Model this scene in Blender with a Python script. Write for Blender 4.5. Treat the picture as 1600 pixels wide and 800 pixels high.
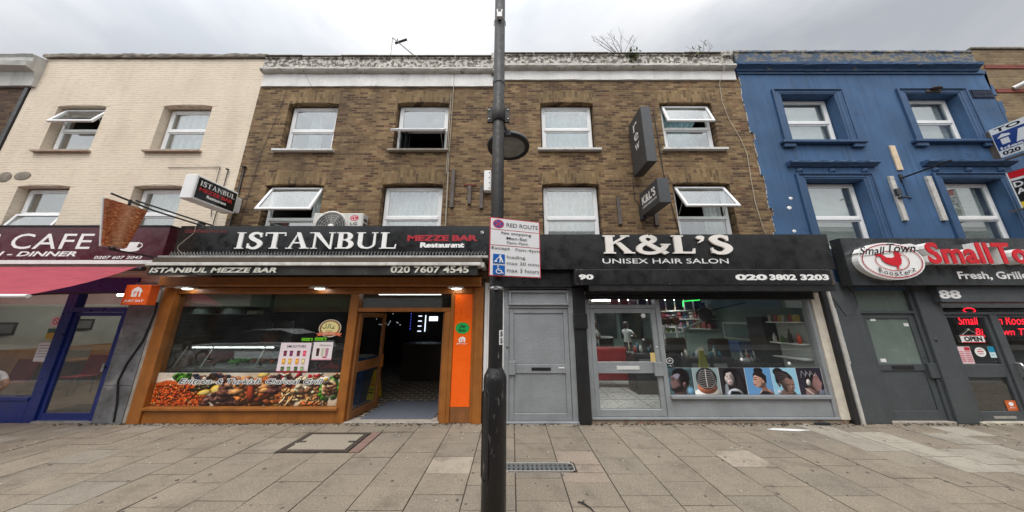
import bpy, bmesh, math, random
from mathutils import Vector, Matrix
R = math.radians
random.seed(7)
for _o in list(bpy.data.objects):
    bpy.data.objects.remove(_o)
sc = bpy.context.scene
col = sc.collection

# ------------------------------------------------------------ camera, world, sun, exposure
cam_d = bpy.data.cameras.new('camera'); cam = bpy.data.objects.new('camera', cam_d); col.objects.link(cam)
cam.location = (0, -5.34, 1.8); cam.rotation_euler = (R(90 + 13.2), 0, 0)
cam_d.sensor_fit = 'HORIZONTAL'; cam_d.sensor_width = 36; cam_d.lens = 9.43
cam_d.clip_start = 0.05; cam_d.clip_end = 600
sc.camera = cam

SUN_EL, SUN_AZ = 62, 194          # azimuth measured clockwise from +Y (behind the camera, a little to its left)
w = bpy.data.worlds.new('World'); sc.world = w; w.use_nodes = True
nt = w.node_tree; nt.nodes.clear()
def wn(t, **k):
    n = nt.nodes.new(t)
    for a, b in k.items(): setattr(n, a, b)
    return n
wo = wn('ShaderNodeOutputWorld'); bg = wn('ShaderNodeBackground'); bg.inputs[1].default_value = 0.1
sky = wn('ShaderNodeTexSky', sky_type='NISHITA', sun_disc=False)
sky.sun_elevation = R(SUN_EL); sky.sun_rotation = R(SUN_AZ); sky.air_density = 1.0; sky.dust_density = 4.0
tc = wn('ShaderNodeTexCoord')
mp = wn('ShaderNodeMapping'); mp.inputs['Scale'].default_value = (1.0, 1.0, 2.2)
n1 = wn('ShaderNodeTexNoise'); n1.inputs['Scale'].default_value = 1.9; n1.inputs['Detail'].default_value = 7; n1.inputs['Roughness'].default_value = .52; n1.inputs['Distortion'].default_value = .5
cr = wn('ShaderNodeValToRGB')
cr.color_ramp.elements[0].position = .36; cr.color_ramp.elements[0].color = (5.9, 6.2, 6.7, 1)
cr.color_ramp.elements[1].position = .64; cr.color_ramp.elements[1].color = (8.7, 8.75, 8.8, 1)
# overcast sky: brightest overhead and round the hidden sun
sepz = wn('ShaderNodeSeparateXYZ')
zr = wn('ShaderNodeMapRange'); zr.inputs['From Min'].default_value = .82; zr.inputs['From Max'].default_value = 1.0; zr.inputs['To Min'].default_value = 1.0; zr.inputs['To Max'].default_value = 1.5
sdir = Vector((math.sin(R(SUN_AZ)) * math.cos(R(SUN_EL)), math.cos(R(SUN_AZ)) * math.cos(R(SUN_EL)), math.sin(R(SUN_EL))))
dp = wn('ShaderNodeVectorMath', operation='DOT_PRODUCT'); dp.inputs[1].default_value = sdir
sr = wn('ShaderNodeMapRange'); sr.inputs['From Min'].default_value = .25; sr.inputs['From Max'].default_value = 1.0; sr.inputs['To Min'].default_value = .72; sr.inputs['To Max'].default_value = 2.7
m1 = wn('ShaderNodeMath', operation='MULTIPLY')
sc1 = wn('ShaderNodeVectorMath', operation='SCALE')
mx = wn('ShaderNodeMix', data_type='RGBA'); mx.inputs[0].default_value = .93
L = nt.links.new
L(tc.outputs['Generated'], mp.inputs[0]); L(mp.outputs[0], n1.inputs['Vector']); L(n1.outputs[0], cr.inputs[0])
L(tc.outputs['Generated'], sepz.inputs[0]); L(sepz.outputs[2], zr.inputs[0]); L(tc.outputs['Generated'], dp.inputs[0]); L(dp.outputs['Value'], sr.inputs[0])
L(zr.outputs[0], m1.inputs[0]); L(sr.outputs[0], m1.inputs[1]); L(cr.outputs[0], sc1.inputs[0]); L(m1.outputs[0], sc1.inputs['Scale'])
L(sky.outputs[0], mx.inputs[6]); L(sc1.outputs[0], mx.inputs[7]); L(mx.outputs[2], bg.inputs[0]); L(bg.outputs[0], wo.inputs[0])

sd = bpy.data.lights.new('sun', 'SUN'); sd.energy = 1.5; sd.angle = R(24); sd.color = (1, .97, .92)
sun = bpy.data.objects.new('sun', sd); col.objects.link(sun); sun.location = (0, -10, 20)
sun.rotation_euler = sdir.to_track_quat('Z', 'Y').to_euler()
vs = sc.view_settings; sc.display_settings.display_device = 'sRGB'
vs.view_transform = 'Standard'; vs.look = 'None'; vs.exposure = 0.2; vs.gamma = 1.0; vs.use_curve_mapping = False

# ------------------------------------------------------------ materials
MATS = {}
def srgb(r, g, b):
    f = lambda c: ((c / 255 + .055) / 1.055) ** 2.4 if c / 255 > .04045 else c / 255 / 12.92
    return (f(r), f(g), f(b))
class NT:
    def __init__(s, name):
        s.m = bpy.data.materials.new(name); s.m.use_nodes = True; s.t = s.m.node_tree; s.t.nodes.clear()
        s.out = s.n('ShaderNodeOutputMaterial'); s.b = s.n('ShaderNodeBsdfPrincipled'); s.l(s.b.outputs[0], s.out.inputs[0])
        MATS[name] = s.m
    def n(s, t, **k):
        x = s.t.nodes.new(t)
        for a, b in k.items(): setattr(x, a, b)
        return x
    def l(s, a, b): s.t.links.new(a, b)
    def pos(s, scale=(1, 1, 1)):
        g = s.n('ShaderNodeNewGeometry'); m = s.n('ShaderNodeMapping'); m.inputs['Scale'].default_value = scale
        s.l(g.outputs['Position'], m.inputs[0]); return m.outputs[0]
    def noise(s, vec, scale, detail=4, rough=.55):
        x = s.n('ShaderNodeTexNoise'); x.inputs['Scale'].default_value = scale; x.inputs['Detail'].default_value = detail; x.inputs['Roughness'].default_value = rough
        s.l(vec, x.inputs['Vector']); return x.outputs[0]
    def rng(s, v, a, b, c, d):
        x = s.n('ShaderNodeMapRange')
        for i, q in zip(('From Min', 'From Max', 'To Min', 'To Max'), (a, b, c, d)): x.inputs[i].default_value = q
        s.l(v, x.inputs[0]); return x.outputs[0]
    def mix(s, fac, a, b, mode='MIX'):
        x = s.n('ShaderNodeMix', data_type='RGBA', blend_type=mode)
        for sock, v in ((0, fac), (6, a), (7, b)):
            if hasattr(v, 'is_linked'): s.l(v, x.inputs[sock])
            elif sock: x.inputs[sock].default_value = (*v, 1)
            else: x.inputs[0].default_value = v
        return x.outputs[2]
    def ramp(s, v, stops, const=False):
        x = s.n('ShaderNodeValToRGB'); e = x.color_ramp.elements
        while len(e) < len(stops): e.new(.5)
        for q, (p, c) in zip(e, stops): q.position = p; q.color = (*c, 1)
        if const: x.color_ramp.interpolation = 'CONSTANT'
        s.l(v, x.inputs[0]); return x.outputs[0]
    def bump(s, h, strength=.3, dist=.02):
        x = s.n('ShaderNodeBump'); x.inputs['Strength'].default_value = strength; x.inputs['Distance'].default_value = dist
        s.l(h, x.inputs['Height']); s.l(x.outputs[0], s.b.inputs['Normal'])
    def color(s, c):
        if hasattr(c, 'is_linked'): s.l(c, s.b.inputs['Base Color'])
        else: s.b.inputs['Base Color'].default_value = (*c, 1)

def mat(name, c, rough=.6, metal=0, var=.12, scale=3, streak=0, bump=0, bscale=60, spec=.5, grime=None, gscale=5, gpos=.58):
    if name in MATS: return MATS[name]
    s = NT(name); p = s.pos()
    v = s.rng(s.noise(p, scale, 6), .3, .7, 1 - var, 1 + var)
    x = s.n('ShaderNodeVectorMath', operation='SCALE'); x.inputs[0].default_value = c; s.l(v, x.inputs['Scale'])
    out = x.outputs[0]
    if streak:
        st = s.rng(s.noise(s.pos((9, 9, .5)), 1.3, 5), .5, .75, 0, streak)
        out = s.mix(st, out, tuple(q * .45 for q in c))
    if grime:
        gm = s.rng(s.noise(p, gscale, 8, .65), gpos, gpos + .08, 0, .85)
        out = s.mix(gm, out, grime)
    s.color(out)
    s.b.inputs['Metallic'].default_value = metal; s.b.inputs['Specular IOR Level'].default_value = spec
    s.l(s.rng(s.noise(p, scale * 4, 3), .3, .7, max(.03, rough - .1), min(1, rough + .12)), s.b.inputs['Roughness'])
    if bump: s.bump(s.noise(p, bscale, 4), bump, .01)
    return s.m
def emit(name, c, strength):
    if name in MATS: return MATS[name]
    s = NT(name); s.b.inputs['Base Color'].default_value = (*c, 1); s.b.inputs['Emission Color'].default_value = (*c, 1); s.b.inputs['Emission Strength'].default_value = strength
    return s.m
def ink(r, g, b, rough=.35):
    n = 'print_%d_%d_%d' % (r, g, b)
    if n in MATS: return MATS[n]
    s = NT(n); s.color(srgb(r, g, b)); s.b.inputs['Roughness'].default_value = rough
    return s.m

def brick(name, stops, mortar, bw=.27, bh=.075, paint=None, bstr=.6, grime=.25, vertical=False, ms=.011):
    s = NT(name)
    g = s.n('ShaderNodeNewGeometry'); sp = s.n('ShaderNodeSeparateXYZ'); s.l(g.outputs['Position'], sp.inputs[0])
    ad = s.n('ShaderNodeMath', operation='ADD'); s.l(sp.outputs[0], ad.inputs[0]); s.l(sp.outputs[1], ad.inputs[1])
    cb = s.n('ShaderNodeCombineXYZ')
    if vertical: s.l(sp.outputs[2], cb.inputs[0]); s.l(ad.outputs[0], cb.inputs[1])
    else: s.l(ad.outputs[0], cb.inputs[0]); s.l(sp.outputs[2], cb.inputs[1])
    wv = s.n('ShaderNodeTexNoise'); wv.inputs['Scale'].default_value = 9; wv.inputs['Detail'].default_value = 3; s.l(g.outputs['Position'], wv.inputs['Vector'])
    wsub = s.n('ShaderNodeVectorMath', operation='MULTIPLY_ADD'); wsub.inputs[1].default_value = (.035, .024, 0); s.l(wv.outputs['Color'], wsub.inputs[0]); s.l(cb.outputs[0], wsub.inputs[2])
    bt = s.n('ShaderNodeTexBrick'); bt.inputs['Scale'].default_value = 1; bt.inputs['Brick Width'].default_value = bw; bt.inputs['Row Height'].default_value = bh
    bt.inputs['Mortar Size'].default_value = ms; bt.inputs['Mortar Smooth'].default_value = .35
    bt.inputs['Color1'].default_value = (0, 0, 0, 1); bt.inputs['Color2'].default_value = (1, 1, 1, 1); bt.inputs['Mortar'].default_value = (.5, .5, .5, 1)
    s.l(wsub.outputs[0], bt.inputs['Vector'])
    big = s.noise(s.pos(), .9, 5); fine = s.noise(s.pos(), 38, 5, .7); mid = s.noise(s.pos(), 7, 6, .65)
    if paint:
        base = s.mix(s.rng(big, .3, .7, 0, 1), paint[0], paint[1])
        base = s.mix(s.rng(mid, .6, .74, 0, .45), base, paint[2])
        base = s.mix(s.rng(fine, .62, .75, 0, .35), base, tuple(q * .55 for q in paint[1]))
        base = s.mix(s.rng(s.noise(s.pos((.5, .5, 2.6)), 15, 6, .75), .55, .66, 0, .45), base, tuple(q * .62 for q in paint[1]))
        base = s.mix(s.rng(s.noise(s.pos((1.6, 1.6, .5)), 1.2, 6), .5, .72, 0, .4), base, paint[2])
        cr_ = s.n('ShaderNodeMath', operation='MULTIPLY'); s.l(bt.outputs['Fac'], cr_.inputs[0]); s.l(s.rng(s.noise(s.pos((.7, .7, 3)), 6, 6, .7), .47, .66, 0, .55), cr_.inputs[1])
        base = s.mix(cr_.outputs[0], base, tuple(q * .5 for q in paint[2]))
    else:
        base = s.ramp(bt.outputs['Color'], stops)
        base = s.mix(s.rng(mid, .48, .72, 0, .6), base, tuple(q * .5 for q in stops[1][1]))
        base = s.mix(s.rng(s.noise(s.pos((1, 1, 3)), 17, 5, .7), .52, .72, 0, .4), base, tuple(min(1, q * 1.5) for q in stops[3][1]))
        base = s.mix(s.rng(s.noise(s.pos((.8, .8, 2.4)), 24, 5, .7), .53, .66, 0, .8), base, (.03, .024, .018))
        base = s.mix(s.rng(fine, .3, .75, .3, 0), base, tuple(min(1, q * 1.7) for q in stops[-1][1]))
        mf = s.n('ShaderNodeMath', operation='MULTIPLY'); s.l(bt.outputs['Fac'], mf.inputs[0]); s.l(s.rng(s.noise(s.pos(), 11, 6, .7), .33, .6, 1, .25), mf.inputs[1])
        base = s.mix(mf.outputs[0], base, mortar)
        st = s.rng(s.noise(s.pos((2.2, 2.2, .35)), 1.0, 6), .5, .72, 0, grime)
        base = s.mix(st, base, (.035, .03, .026))
        base = s.mix(s.rng(big, .42, .72, 0, .5), base, (.05, .04, .03))
    s.color(base); s.b.inputs['Roughness'].default_value = .9; s.b.inputs['Specular IOR Level'].default_value = .25
    inv = s.n('ShaderNodeMath', operation='SUBTRACT'); inv.inputs[0].default_value = 1; s.l(bt.outputs['Fac'], inv.inputs[1])
    h = s.n('ShaderNodeMath', operation='MULTIPLY_ADD'); s.l(fine, h.inputs[0]); h.inputs[1].default_value = .55; s.l(inv.outputs[0], h.inputs[2])
    h2 = s.n('ShaderNodeMath', operation='MULTIPLY_ADD'); s.l(bt.outputs['Color'], h2.inputs[0]); h2.inputs[1].default_value = .3; s.l(h.outputs[0], h2.inputs[2])
    s.bump(h2.outputs[0], bstr, .012)
    return s.m

STOCK = [(0, (.028, .022, .018)), (.16, (.08, .056, .034)), (.34, (.18, .126, .064)), (.55, (.265, .185, .092)), (.76, (.38, .275, .14)), (.9, (.265, .185, .10)), (1, (.17, .075, .042))]
M_stock = brick('stock_brick', STOCK, (.26, .195, .12), bw=.195, bh=.0605, bstr=1.0, ms=.0085, grime=.45)
M_arch = brick('stock_brick_arch', [(0, (.07, .05, .03)), (.3, (.19, .13, .062)), (.6, (.26, .18, .09)), (.8, (.33, .235, .12)), (1, (.2, .12, .06))], (.24, .18, .11), bw=.19, bh=.068, vertical=True, ms=.0085, grime=.15)
M_dark = brick('sooty_brick', [(0, (.03, .022, .018)), (.3, (.065, .04, .026)), (.6, (.10, .062, .036)), (.8, (.14, .09, .05)), (1, (.085, .045, .03))], (.08, .065, .05))
M_yell = brick('yellow_brick', [(0, (.12, .085, .05)), (.3, (.22, .15, .08)), (.6, (.27, .19, .1)), (.8, (.3, .22, .12)), (1, (.2, .13, .07))], (.2, .17, .13), grime=.12)
M_red = brick('red_brick', [(0, (.2, .04, .03)), (.3, (.24, .06, .045)), (.6, (.28, .07, .05)), (.8, (.25, .06, .04)), (1, (.2, .05, .04))], (.2, .12, .1), grime=.1)
M_pink = brick('cream_painted_brick', None, None, paint=((.80, .69, .545), (.72, .61, .475), (.55, .455, .36)), bstr=1.0, bw=.42, bh=.0605, ms=.007)

def peel(name, c, under, scale=7, pos=.5, streak=.3, stretch=(1, 1, 1), rough=.8):
    s = NT(name); p = s.pos(stretch)
    f = s.rng(s.noise(p, scale, 9, .66), pos, pos + .04, 0, 1)
    a = s.mix(s.rng(s.noise(p, 2.2, 5), .35, .7, 0, .5), c, tuple(q * .6 for q in c))
    b = s.mix(s.rng(s.noise(p, 21, 5), .35, .65, 0, 1), under, tuple(q * 2.6 for q in under))
    o = s.mix(f, a, b)
    st = s.rng(s.noise(s.pos((6, 6, .6)), 1.5, 5), .5, .75, 0, streak)
    o = s.mix(st, o, tuple(q * .35 for q in c))
    s.color(o); s.b.inputs['Roughness'].default_value = rough
    s.bump(s.noise(p, scale * 2, 8, .65), .5, .02)
    return s.m
M_grey = peel('scuffed_light_grey_paint', (.285, .298, .308), (.065, .065, .065), 13, .70, .16, (1, 1, 1.6), .45)
M_greydk = peel('scuffed_slate_grey_paint', (.070, .079, .085), (.05, .051, .052), 12, .69, .22, (1, 1, 1.6), .5)
M_parapet = peel('peeling_white_parapet', (.60, .56, .50), (.07, .06, .048), 12, .475, .55)
M_lip = peel('dirty_white_lip', (.56, .53, .48), (.16, .14, .11), 6, .6, .5)
M_frieze = peel('weathered_white_frieze', (.80, .78, .74), (.2, .17, .14), 11, .645, .18)
M_bluecor = peel('peeling_blue_parapet', (.05, .085, .14), (.10, .088, .068), 5, .47, .5, (1, 1, 2.2))
M_bluelow = peel('chipped_blue_cornice', (.033, .082, .175), (.10, .085, .065), 6, .615, .35, (1, 1, 2))
M_graycor = peel('weathered_grey_cornice', (.55, .54, .5), (.14, .13, .11), 5, .63, .4)
M_blue = mat('blue_stucco', (.042, .102, .208), .75, var=.28, scale=1.1, streak=.6, bump=.28, bscale=28, grime=(.028, .07, .15), gscale=2.4, gpos=.6)
M_bluetrim = mat('blue_painted_trim', (.031, .08, .172), .6, var=.14, scale=4, streak=.35, bump=.15, bscale=40)
M_cope = mat('lichen_coping_stone', (.2, .175, .14), .9, var=.4, scale=9, bump=.5, bscale=30)
M_stone = mat('stone_sill', (.34, .30, .25), .85, var=.2, scale=9, bump=.3)
M_pinksill = mat('painted_sill', (.40, .31, .24), .8, var=.2, scale=9)
M_whitesill = peel('flaking_white_sill', (.72, .71, .68), (.2, .18, .15), 9, .6, .2)
M_upvc = mat('white_window_plastic', (.80, .80, .79), .35, var=.05, scale=4, streak=.12)
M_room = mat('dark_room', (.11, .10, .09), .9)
M_curt = mat('white_net_curtain', (.78, .79, .77), .9, var=.06)
M_bluecurt = mat('pale_blue_curtain', (.55, .72, .75), .9, var=.06)
M_darkcloth = mat('black_cloth', (.015, .015, .018), .8)
M_black = mat('black_sign_board', (.012, .013, .014), .22, var=.3, scale=2, streak=.25)
M_blackb = mat('satin_black_sign_board', (.016, .016, .017), .32, var=.3, scale=1.4, streak=.4)
M_blackmetal = mat('black_painted_metal', (.014, .014, .015), .42, var=.3, scale=6, grime=(.06, .055, .05), gscale=14, gpos=.66)
M_maroon = mat('maroon_sign_board', (.085, .018, .028), .25, var=.15, scale=1.3)
M_white = mat('white_paint', (.78, .77, .75), .5, var=.06, streak=.15)
M_let = mat('white_letter', (.86, .85, .82), .4, var=.03)
M_cream = mat('cream_letter', (.83, .78, .72), .45, var=.06, scale=8)
M_redlet = mat('red_letter', (.40, .012, .025), .4, var=.05)
M_orange = mat('varnished_orange_wood', (.30, .105, .018), .42, var=.22, scale=4, streak=.35, bump=.08)
M_orangedk = mat('brown_orange_wood', (.24, .095, .03), .45, var=.22, scale=4, streak=.4)
M_vivid = mat('vivid_orange_panel', (.95, .13, .006), .3, var=.04)
M_navy = mat('navy_blue_paint', (.008, .024, .17), .35, var=.2, scale=4)
M_steel = mat('brushed_steel', (.55, .55, .54), .35, metal=1, var=.1)
M_alu = mat('worn_aluminium', (.55, .53, .49), .45, metal=.7, var=.2, scale=8)
M_creamrail = mat('cream_guide_rail', (.62, .56, .46), .6, var=.15, scale=6, streak=.3)
M_awn = None
M_wood = mat('old_grey_timber', (.115, .095, .085), .85, var=.3, scale=11, streak=.4, bump=.3)
M_whitewood = mat('flaking_white_timber', (.52, .50, .46), .8, var=.2, scale=9, streak=.5, grime=(.12, .1, .08), gscale=10, gpos=.6)
M_ply = mat('new_plywood', (.66, .52, .36), .7, var=.12, scale=9)
M_cable = mat('beige_cable', (.34, .29, .22), .6)
M_bcable = mat('black_cable', (.012, .012, .012), .5)
M_acw = mat('off_white_casing', (.62, .60, .56), .5, var=.1, streak=.2)
M_dkgrey = mat('charcoal_plastic', (.04, .042, .045), .5)
M_signgrey = mat('charcoal_sign_case', (.052, .055, .058), .4, var=.12)
M_pinkawn = None
M_red2 = mat('red_upholstery', (.30, .012, .011), .5)
M_skin = mat('skin', (.42, .24, .17), .6)
M_skind = mat('dark_skin', (.11, .055, .035), .6)
M_hair = mat('dark_hair', (.018, .013, .011), .6)
M_leaf = mat('weed_leaves', (.10, .13, .025), .7, var=.3, scale=20)
M_twig = mat('dry_twigs', (.10, .075, .06), .9)
M_brown = mat('brown_meat', (.26, .085, .03), .5, var=.4, scale=30)
M_counterdk = mat('dark_counter', (.03, .024, .02), .4)
M_ceilw = mat('white_ceiling', (.6, .62, .6), .9)
M_panelw = mat('pale_wall', (.42, .43, .41), .9)
M_woodpan = mat('brown_wood_panelling', (.30, .14, .045), .6, var=.25, streak=.5)
M_lamp = emit('lamp_light', (1, .97, .9), 14)
M_tube = emit('tube_light', (.95, 1, .97), 7)
M_neon = emit('red_neon', (1, .012, .03), 3.2)
M_bled = emit('blue_led', (.08, .12, 1), 3)
M_wled = emit('white_led', (.8, .9, 1), 4)
M_green = emit('green_strip_light', (.05, .9, .15), 1.6)
FOODM = [mat('cooked_food_%d' % i_, c_, .5, var=.5, scale=30) for i_, c_ in enumerate(((.12, .05, .03), (.08, .24, .03), (.2, .05, .03), (.5, .12, .02), (.5, .3, .14), (.3, .11, .04)))]
M_tyre = mat('tyre_rubber', (.02, .02, .02), .9)
M_carpaint = mat('silver_car_paint', (.72, .73, .75), .25, var=.03)

def glass(name, f0=.07, tint=(1, 1, 1), top=.75, rough=0.0, dirt=.05):
    s = NT(name); s.t.nodes.remove(s.b)
    lw = s.n('ShaderNodeLayerWeight'); lw.inputs[0].default_value = .5
    pw = s.n('ShaderNodeMath', operation='POWER'); s.l(lw.outputs['Facing'], pw.inputs[0]); pw.inputs[1].default_value = 3.2
    fr = s.rng(pw.outputs[0], 0, 1, f0, top)
    tr = s.n('ShaderNodeBsdfTransparent'); tr.inputs[0].default_value = (*tint, 1)
    gl = s.n('ShaderNodeBsdfGlossy'); gl.inputs['Roughness'].default_value = rough
    a = s.n('ShaderNodeMixShader'); s.l(fr, a.inputs[0]); s.l(tr.outputs[0], a.inputs[1]); s.l(gl.outputs[0], a.inputs[2])
    df = s.n('ShaderNodeBsdfDiffuse'); df.inputs[0].default_value = (.5, .5, .48, 1)
    b = s.n('ShaderNodeMixShader'); s.l(s.rng(s.noise(s.pos(), 3, 6), .4, .75, dirt * .3, dirt * 1.6), b.inputs[0]); s.l(a.outputs[0], b.inputs[1]); s.l(df.outputs[0], b.inputs[2])
    s.l(b.outputs[0], s.out.inputs[0])
    return s.m
M_glass = glass('window_glass', .22, (.9, .94, .93), .8, dirt=.06)
M_shopglass = glass('shop_glass', .075, (.93, .95, .94), .75, dirt=.012)
M_acglass = glass('display_glass', .06, (.9, .93, .92), .8, dirt=.015)
def awnmat(name, c, tl=.45):
    s = NT(name); p = s.pos()
    v = s.mix(s.rng(s.noise(s.pos((1, 6, 6)), 2.2, 6), .4, .7, 0, .5), c, tuple(q * .6 for q in c))
    s.color(v); s.b.inputs['Roughness'].default_value = .8
    t = s.n('ShaderNodeBsdfTranslucent'); s.l(v, t.inputs[0])
    m = s.n('ShaderNodeMixShader'); m.inputs[0].default_value = tl
    s.l(s.b.outputs[0], m.inputs[1]); s.l(t.outputs[0], m.inputs[2]); s.l(m.outputs[0], s.out.inputs[0])
    return s.m
M_pinkawn = awnmat('faded_red_awning_cloth', (.50, .075, .11), .36)
M_curt = awnmat('net_curtain_cloth', (.8, .82, .8), .18); M_bluecurt = awnmat('pale_blue_curtain_cloth', (.5, .74, .80), .35)

# ------------------------------------------------------------ mesh helpers
def tag(o, label=None, cat=None, group=None, kind=None):
    if label: o['label'] = label
    if cat: o['category'] = cat
    if group: o['group'] = group
    if kind: o['kind'] = kind
    return o
def wloc(o):
    v = Vector((0, 0, 0))
    while o: v += o.location; o = o.parent
    return v
def thing(name, label, cat, loc, group=None):
    o = bpy.data.objects.new(name, None); col.objects.link(o); o.location = loc; o.empty_display_size = .2
    return tag(o, label, cat, group)
class MB:
    def __init__(s): s.v = []; s.f = []; s.mi = []; s.mats = []; s.sm = []
    def slot(s, m):
        if m not in s.mats: s.mats.append(m)
        return s.mats.index(m)
    def add(s, vs, fs, m=None, smooth=False):
        o = len(s.v); s.v += [tuple(v) for v in vs]
        i = s.slot(m) if m else 0
        for f in fs: s.f.append([o + k for k in f]); s.mi.append(i); s.sm.append(smooth)
        return s
    def box(s, x0, x1, y0, y1, z0, z1, m=None):
        v = [(x, y, z) for z in (z0, z1) for y in (y0, y1) for x in (x0, x1)]
        return s.add(v, [(0, 2, 3, 1), (4, 5, 7, 6), (0, 1, 5, 4), (2, 6, 7, 3), (0, 4, 6, 2), (1, 3, 7, 5)], m)
    def obox(s, c, half, rot, m=None):
        hx, hy, hz = half
        v = [rot @ Vector((x, y, z)) + Vector(c) for z in (-hz, hz) for y in (-hy, hy) for x in (-hx, hx)]
        return s.add(v, [(0, 2, 3, 1), (4, 5, 7, 6), (0, 1, 5, 4), (2, 6, 7, 3), (0, 4, 6, 2), (1, 3, 7, 5)], m)
    def tube(s, pts, r, n=8, m=None, caps=True):
        pts = [Vector(p) for p in pts]; rs = r if isinstance(r, (list, tuple)) else [r] * len(pts)
        vs = []; up = None
        for i, p in enumerate(pts):
            d = (pts[min(i + 1, len(pts) - 1)] - pts[max(i - 1, 0)])
            d = d.normalized() if d.length > 1e-9 else Vector((0, 0, 1))
            if up is None: up = d.orthogonal().normalized()
            up = (up - d * up.dot(d)); up = up.normalized() if up.length > 1e-6 else d.orthogonal().normalized()
            q = d.cross(up)
            for k in range(n):
                a = 2 * math.pi * k / n; vs.append(p + (up * math.cos(a) + q * math.sin(a)) * rs[i])
        fs = [(i * n + k, i * n + (k + 1) % n, (i + 1) * n + (k + 1) % n, (i + 1) * n + k) for i in range(len(pts) - 1) for k in range(n)]
        s.add(vs, fs, m, True)
        if caps: s.add([vs[k] for k in range(n)], [tuple(reversed(range(n)))], m); s.add(vs[-n:], [tuple(range(n))], m)
        return s
    def lathe(s, prof, c, n=24, m=None, axis='z', smooth=True):
        c = Vector(c); vs = []
        for r, h in prof:
            for k in range(n):
                a = 2 * math.pi * k / n; q = (math.cos(a) * r, math.sin(a) * r)
                vs.append(c + (Vector((q[0], q[1], h)) if axis == 'z' else Vector((q[0], h, q[1])) if axis == 'y' else Vector((h, q[0], q[1]))))
        fs = [(i * n + k, i * n + (k + 1) % n, (i + 1) * n + (k + 1) % n, (i + 1) * n + k) for i in range(len(prof) - 1) for k in range(n)]
        return s.add(vs, fs, m, smooth)
    def ball(s, c, rx, ry=None, rz=None, m=None, n=12):
        ry = ry or rx; rz = rz or rx; c = Vector(c); vs = []; fs = []
        for i in range(n // 2 + 1):
            t = math.pi * i / (n // 2)
            for k in range(n):
                a = 2 * math.pi * k / n; vs.append(c + Vector((rx * math.sin(t) * math.cos(a), ry * math.sin(t) * math.sin(a), rz * math.cos(t))))
        for i in range(n // 2):
            for k in range(n): fs.append((i * n + k, (i + 1) * n + k, (i + 1) * n + (k + 1) % n, i * n + (k + 1) % n))
        return s.add(vs, fs, m, True)
    def prism(s, poly, F, d0, d1, m=None):
        """polygon (a, b) on face F extruded between heights d0 and d1 off that face"""
        n = len(poly); vs = [F.pt(a, b, d0) for a, b in poly] + [F.pt(a, b, d1) for a, b in poly]
        fs = [tuple(range(n, 2 * n)), tuple(reversed(range(n)))] + [(k, (k + 1) % n, n + (k + 1) % n, n + k) for k in range(n)]
        return s.add(vs, fs, m)
    def profile_x(s, prof, x0, x1, m=None):
        """closed (y, z) profile run along x"""
        n = len(prof); vs = [(x0, y, z) for y, z in prof] + [(x1, y, z) for y, z in prof]
        return s.add(vs, [tuple(range(n)), tuple(reversed(range(n, 2 * n)))] + [(k, n + k, n + (k + 1) % n, (k + 1) % n) for k in range(n)], m)
    def build(s, name, m=None, parent=None, bevel=0, solid=True):
        me = bpy.data.meshes.new(name)
        if parent is None:
            xs = [v[0] for v in s.v]; ys = [v[1] for v in s.v]; zs = [v[2] for v in s.v]
            base = Vector(((min(xs) + max(xs)) / 2, (min(ys) + max(ys)) / 2, min(zs)))
        else: base = wloc(parent)
        me.from_pydata([Vector(v) - base for v in s.v], [], s.f)
        for q in ([m] if m else s.mats): me.materials.append(q)
        if not m:
            for p, i in zip(me.polygons, s.mi): p.material_index = i
        for p, q in zip(me.polygons, s.sm): p.use_smooth = q
        bm = bmesh.new(); bm.from_mesh(me)
        if solid: bmesh.ops.recalc_face_normals(bm, faces=bm.faces)
        if bevel:
            es = [e for e in bm.edges if len(e.link_faces) == 2 and e.calc_face_angle(0) > .6]
            bmesh.ops.bevel(bm, geom=es, offset=bevel, segments=1, affect='EDGES', clamp_overlap=True)
        bm.to_mesh(me); bm.free()
        o = bpy.data.objects.new(name, me); col.objects.link(o)
        if parent: o.parent = parent
        else: o.location = base
        return o
class Face:
    def __init__(s, o, u, v, n): s.o, s.u, s.v, s.n = Vector(o), Vector(u), Vector(v), Vector(n)
    def pt(s, a, b, d=0): return s.o + s.u * a + s.v * b + s.n * d
def front(y): return Face((0, y, 0), (1, 0, 0), (0, 0, 1), (0, -1, 0))       # a = world x, b = world z
def facing_right(x): return Face((x, 0, 0), (0, 1, 0), (0, 0, 1), (1, 0, 0)) # a = world y
def facing_left(x): return Face((x, 0, 0), (0, -1, 0), (0, 0, 1), (-1, 0, 0)) # a = -world y

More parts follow.
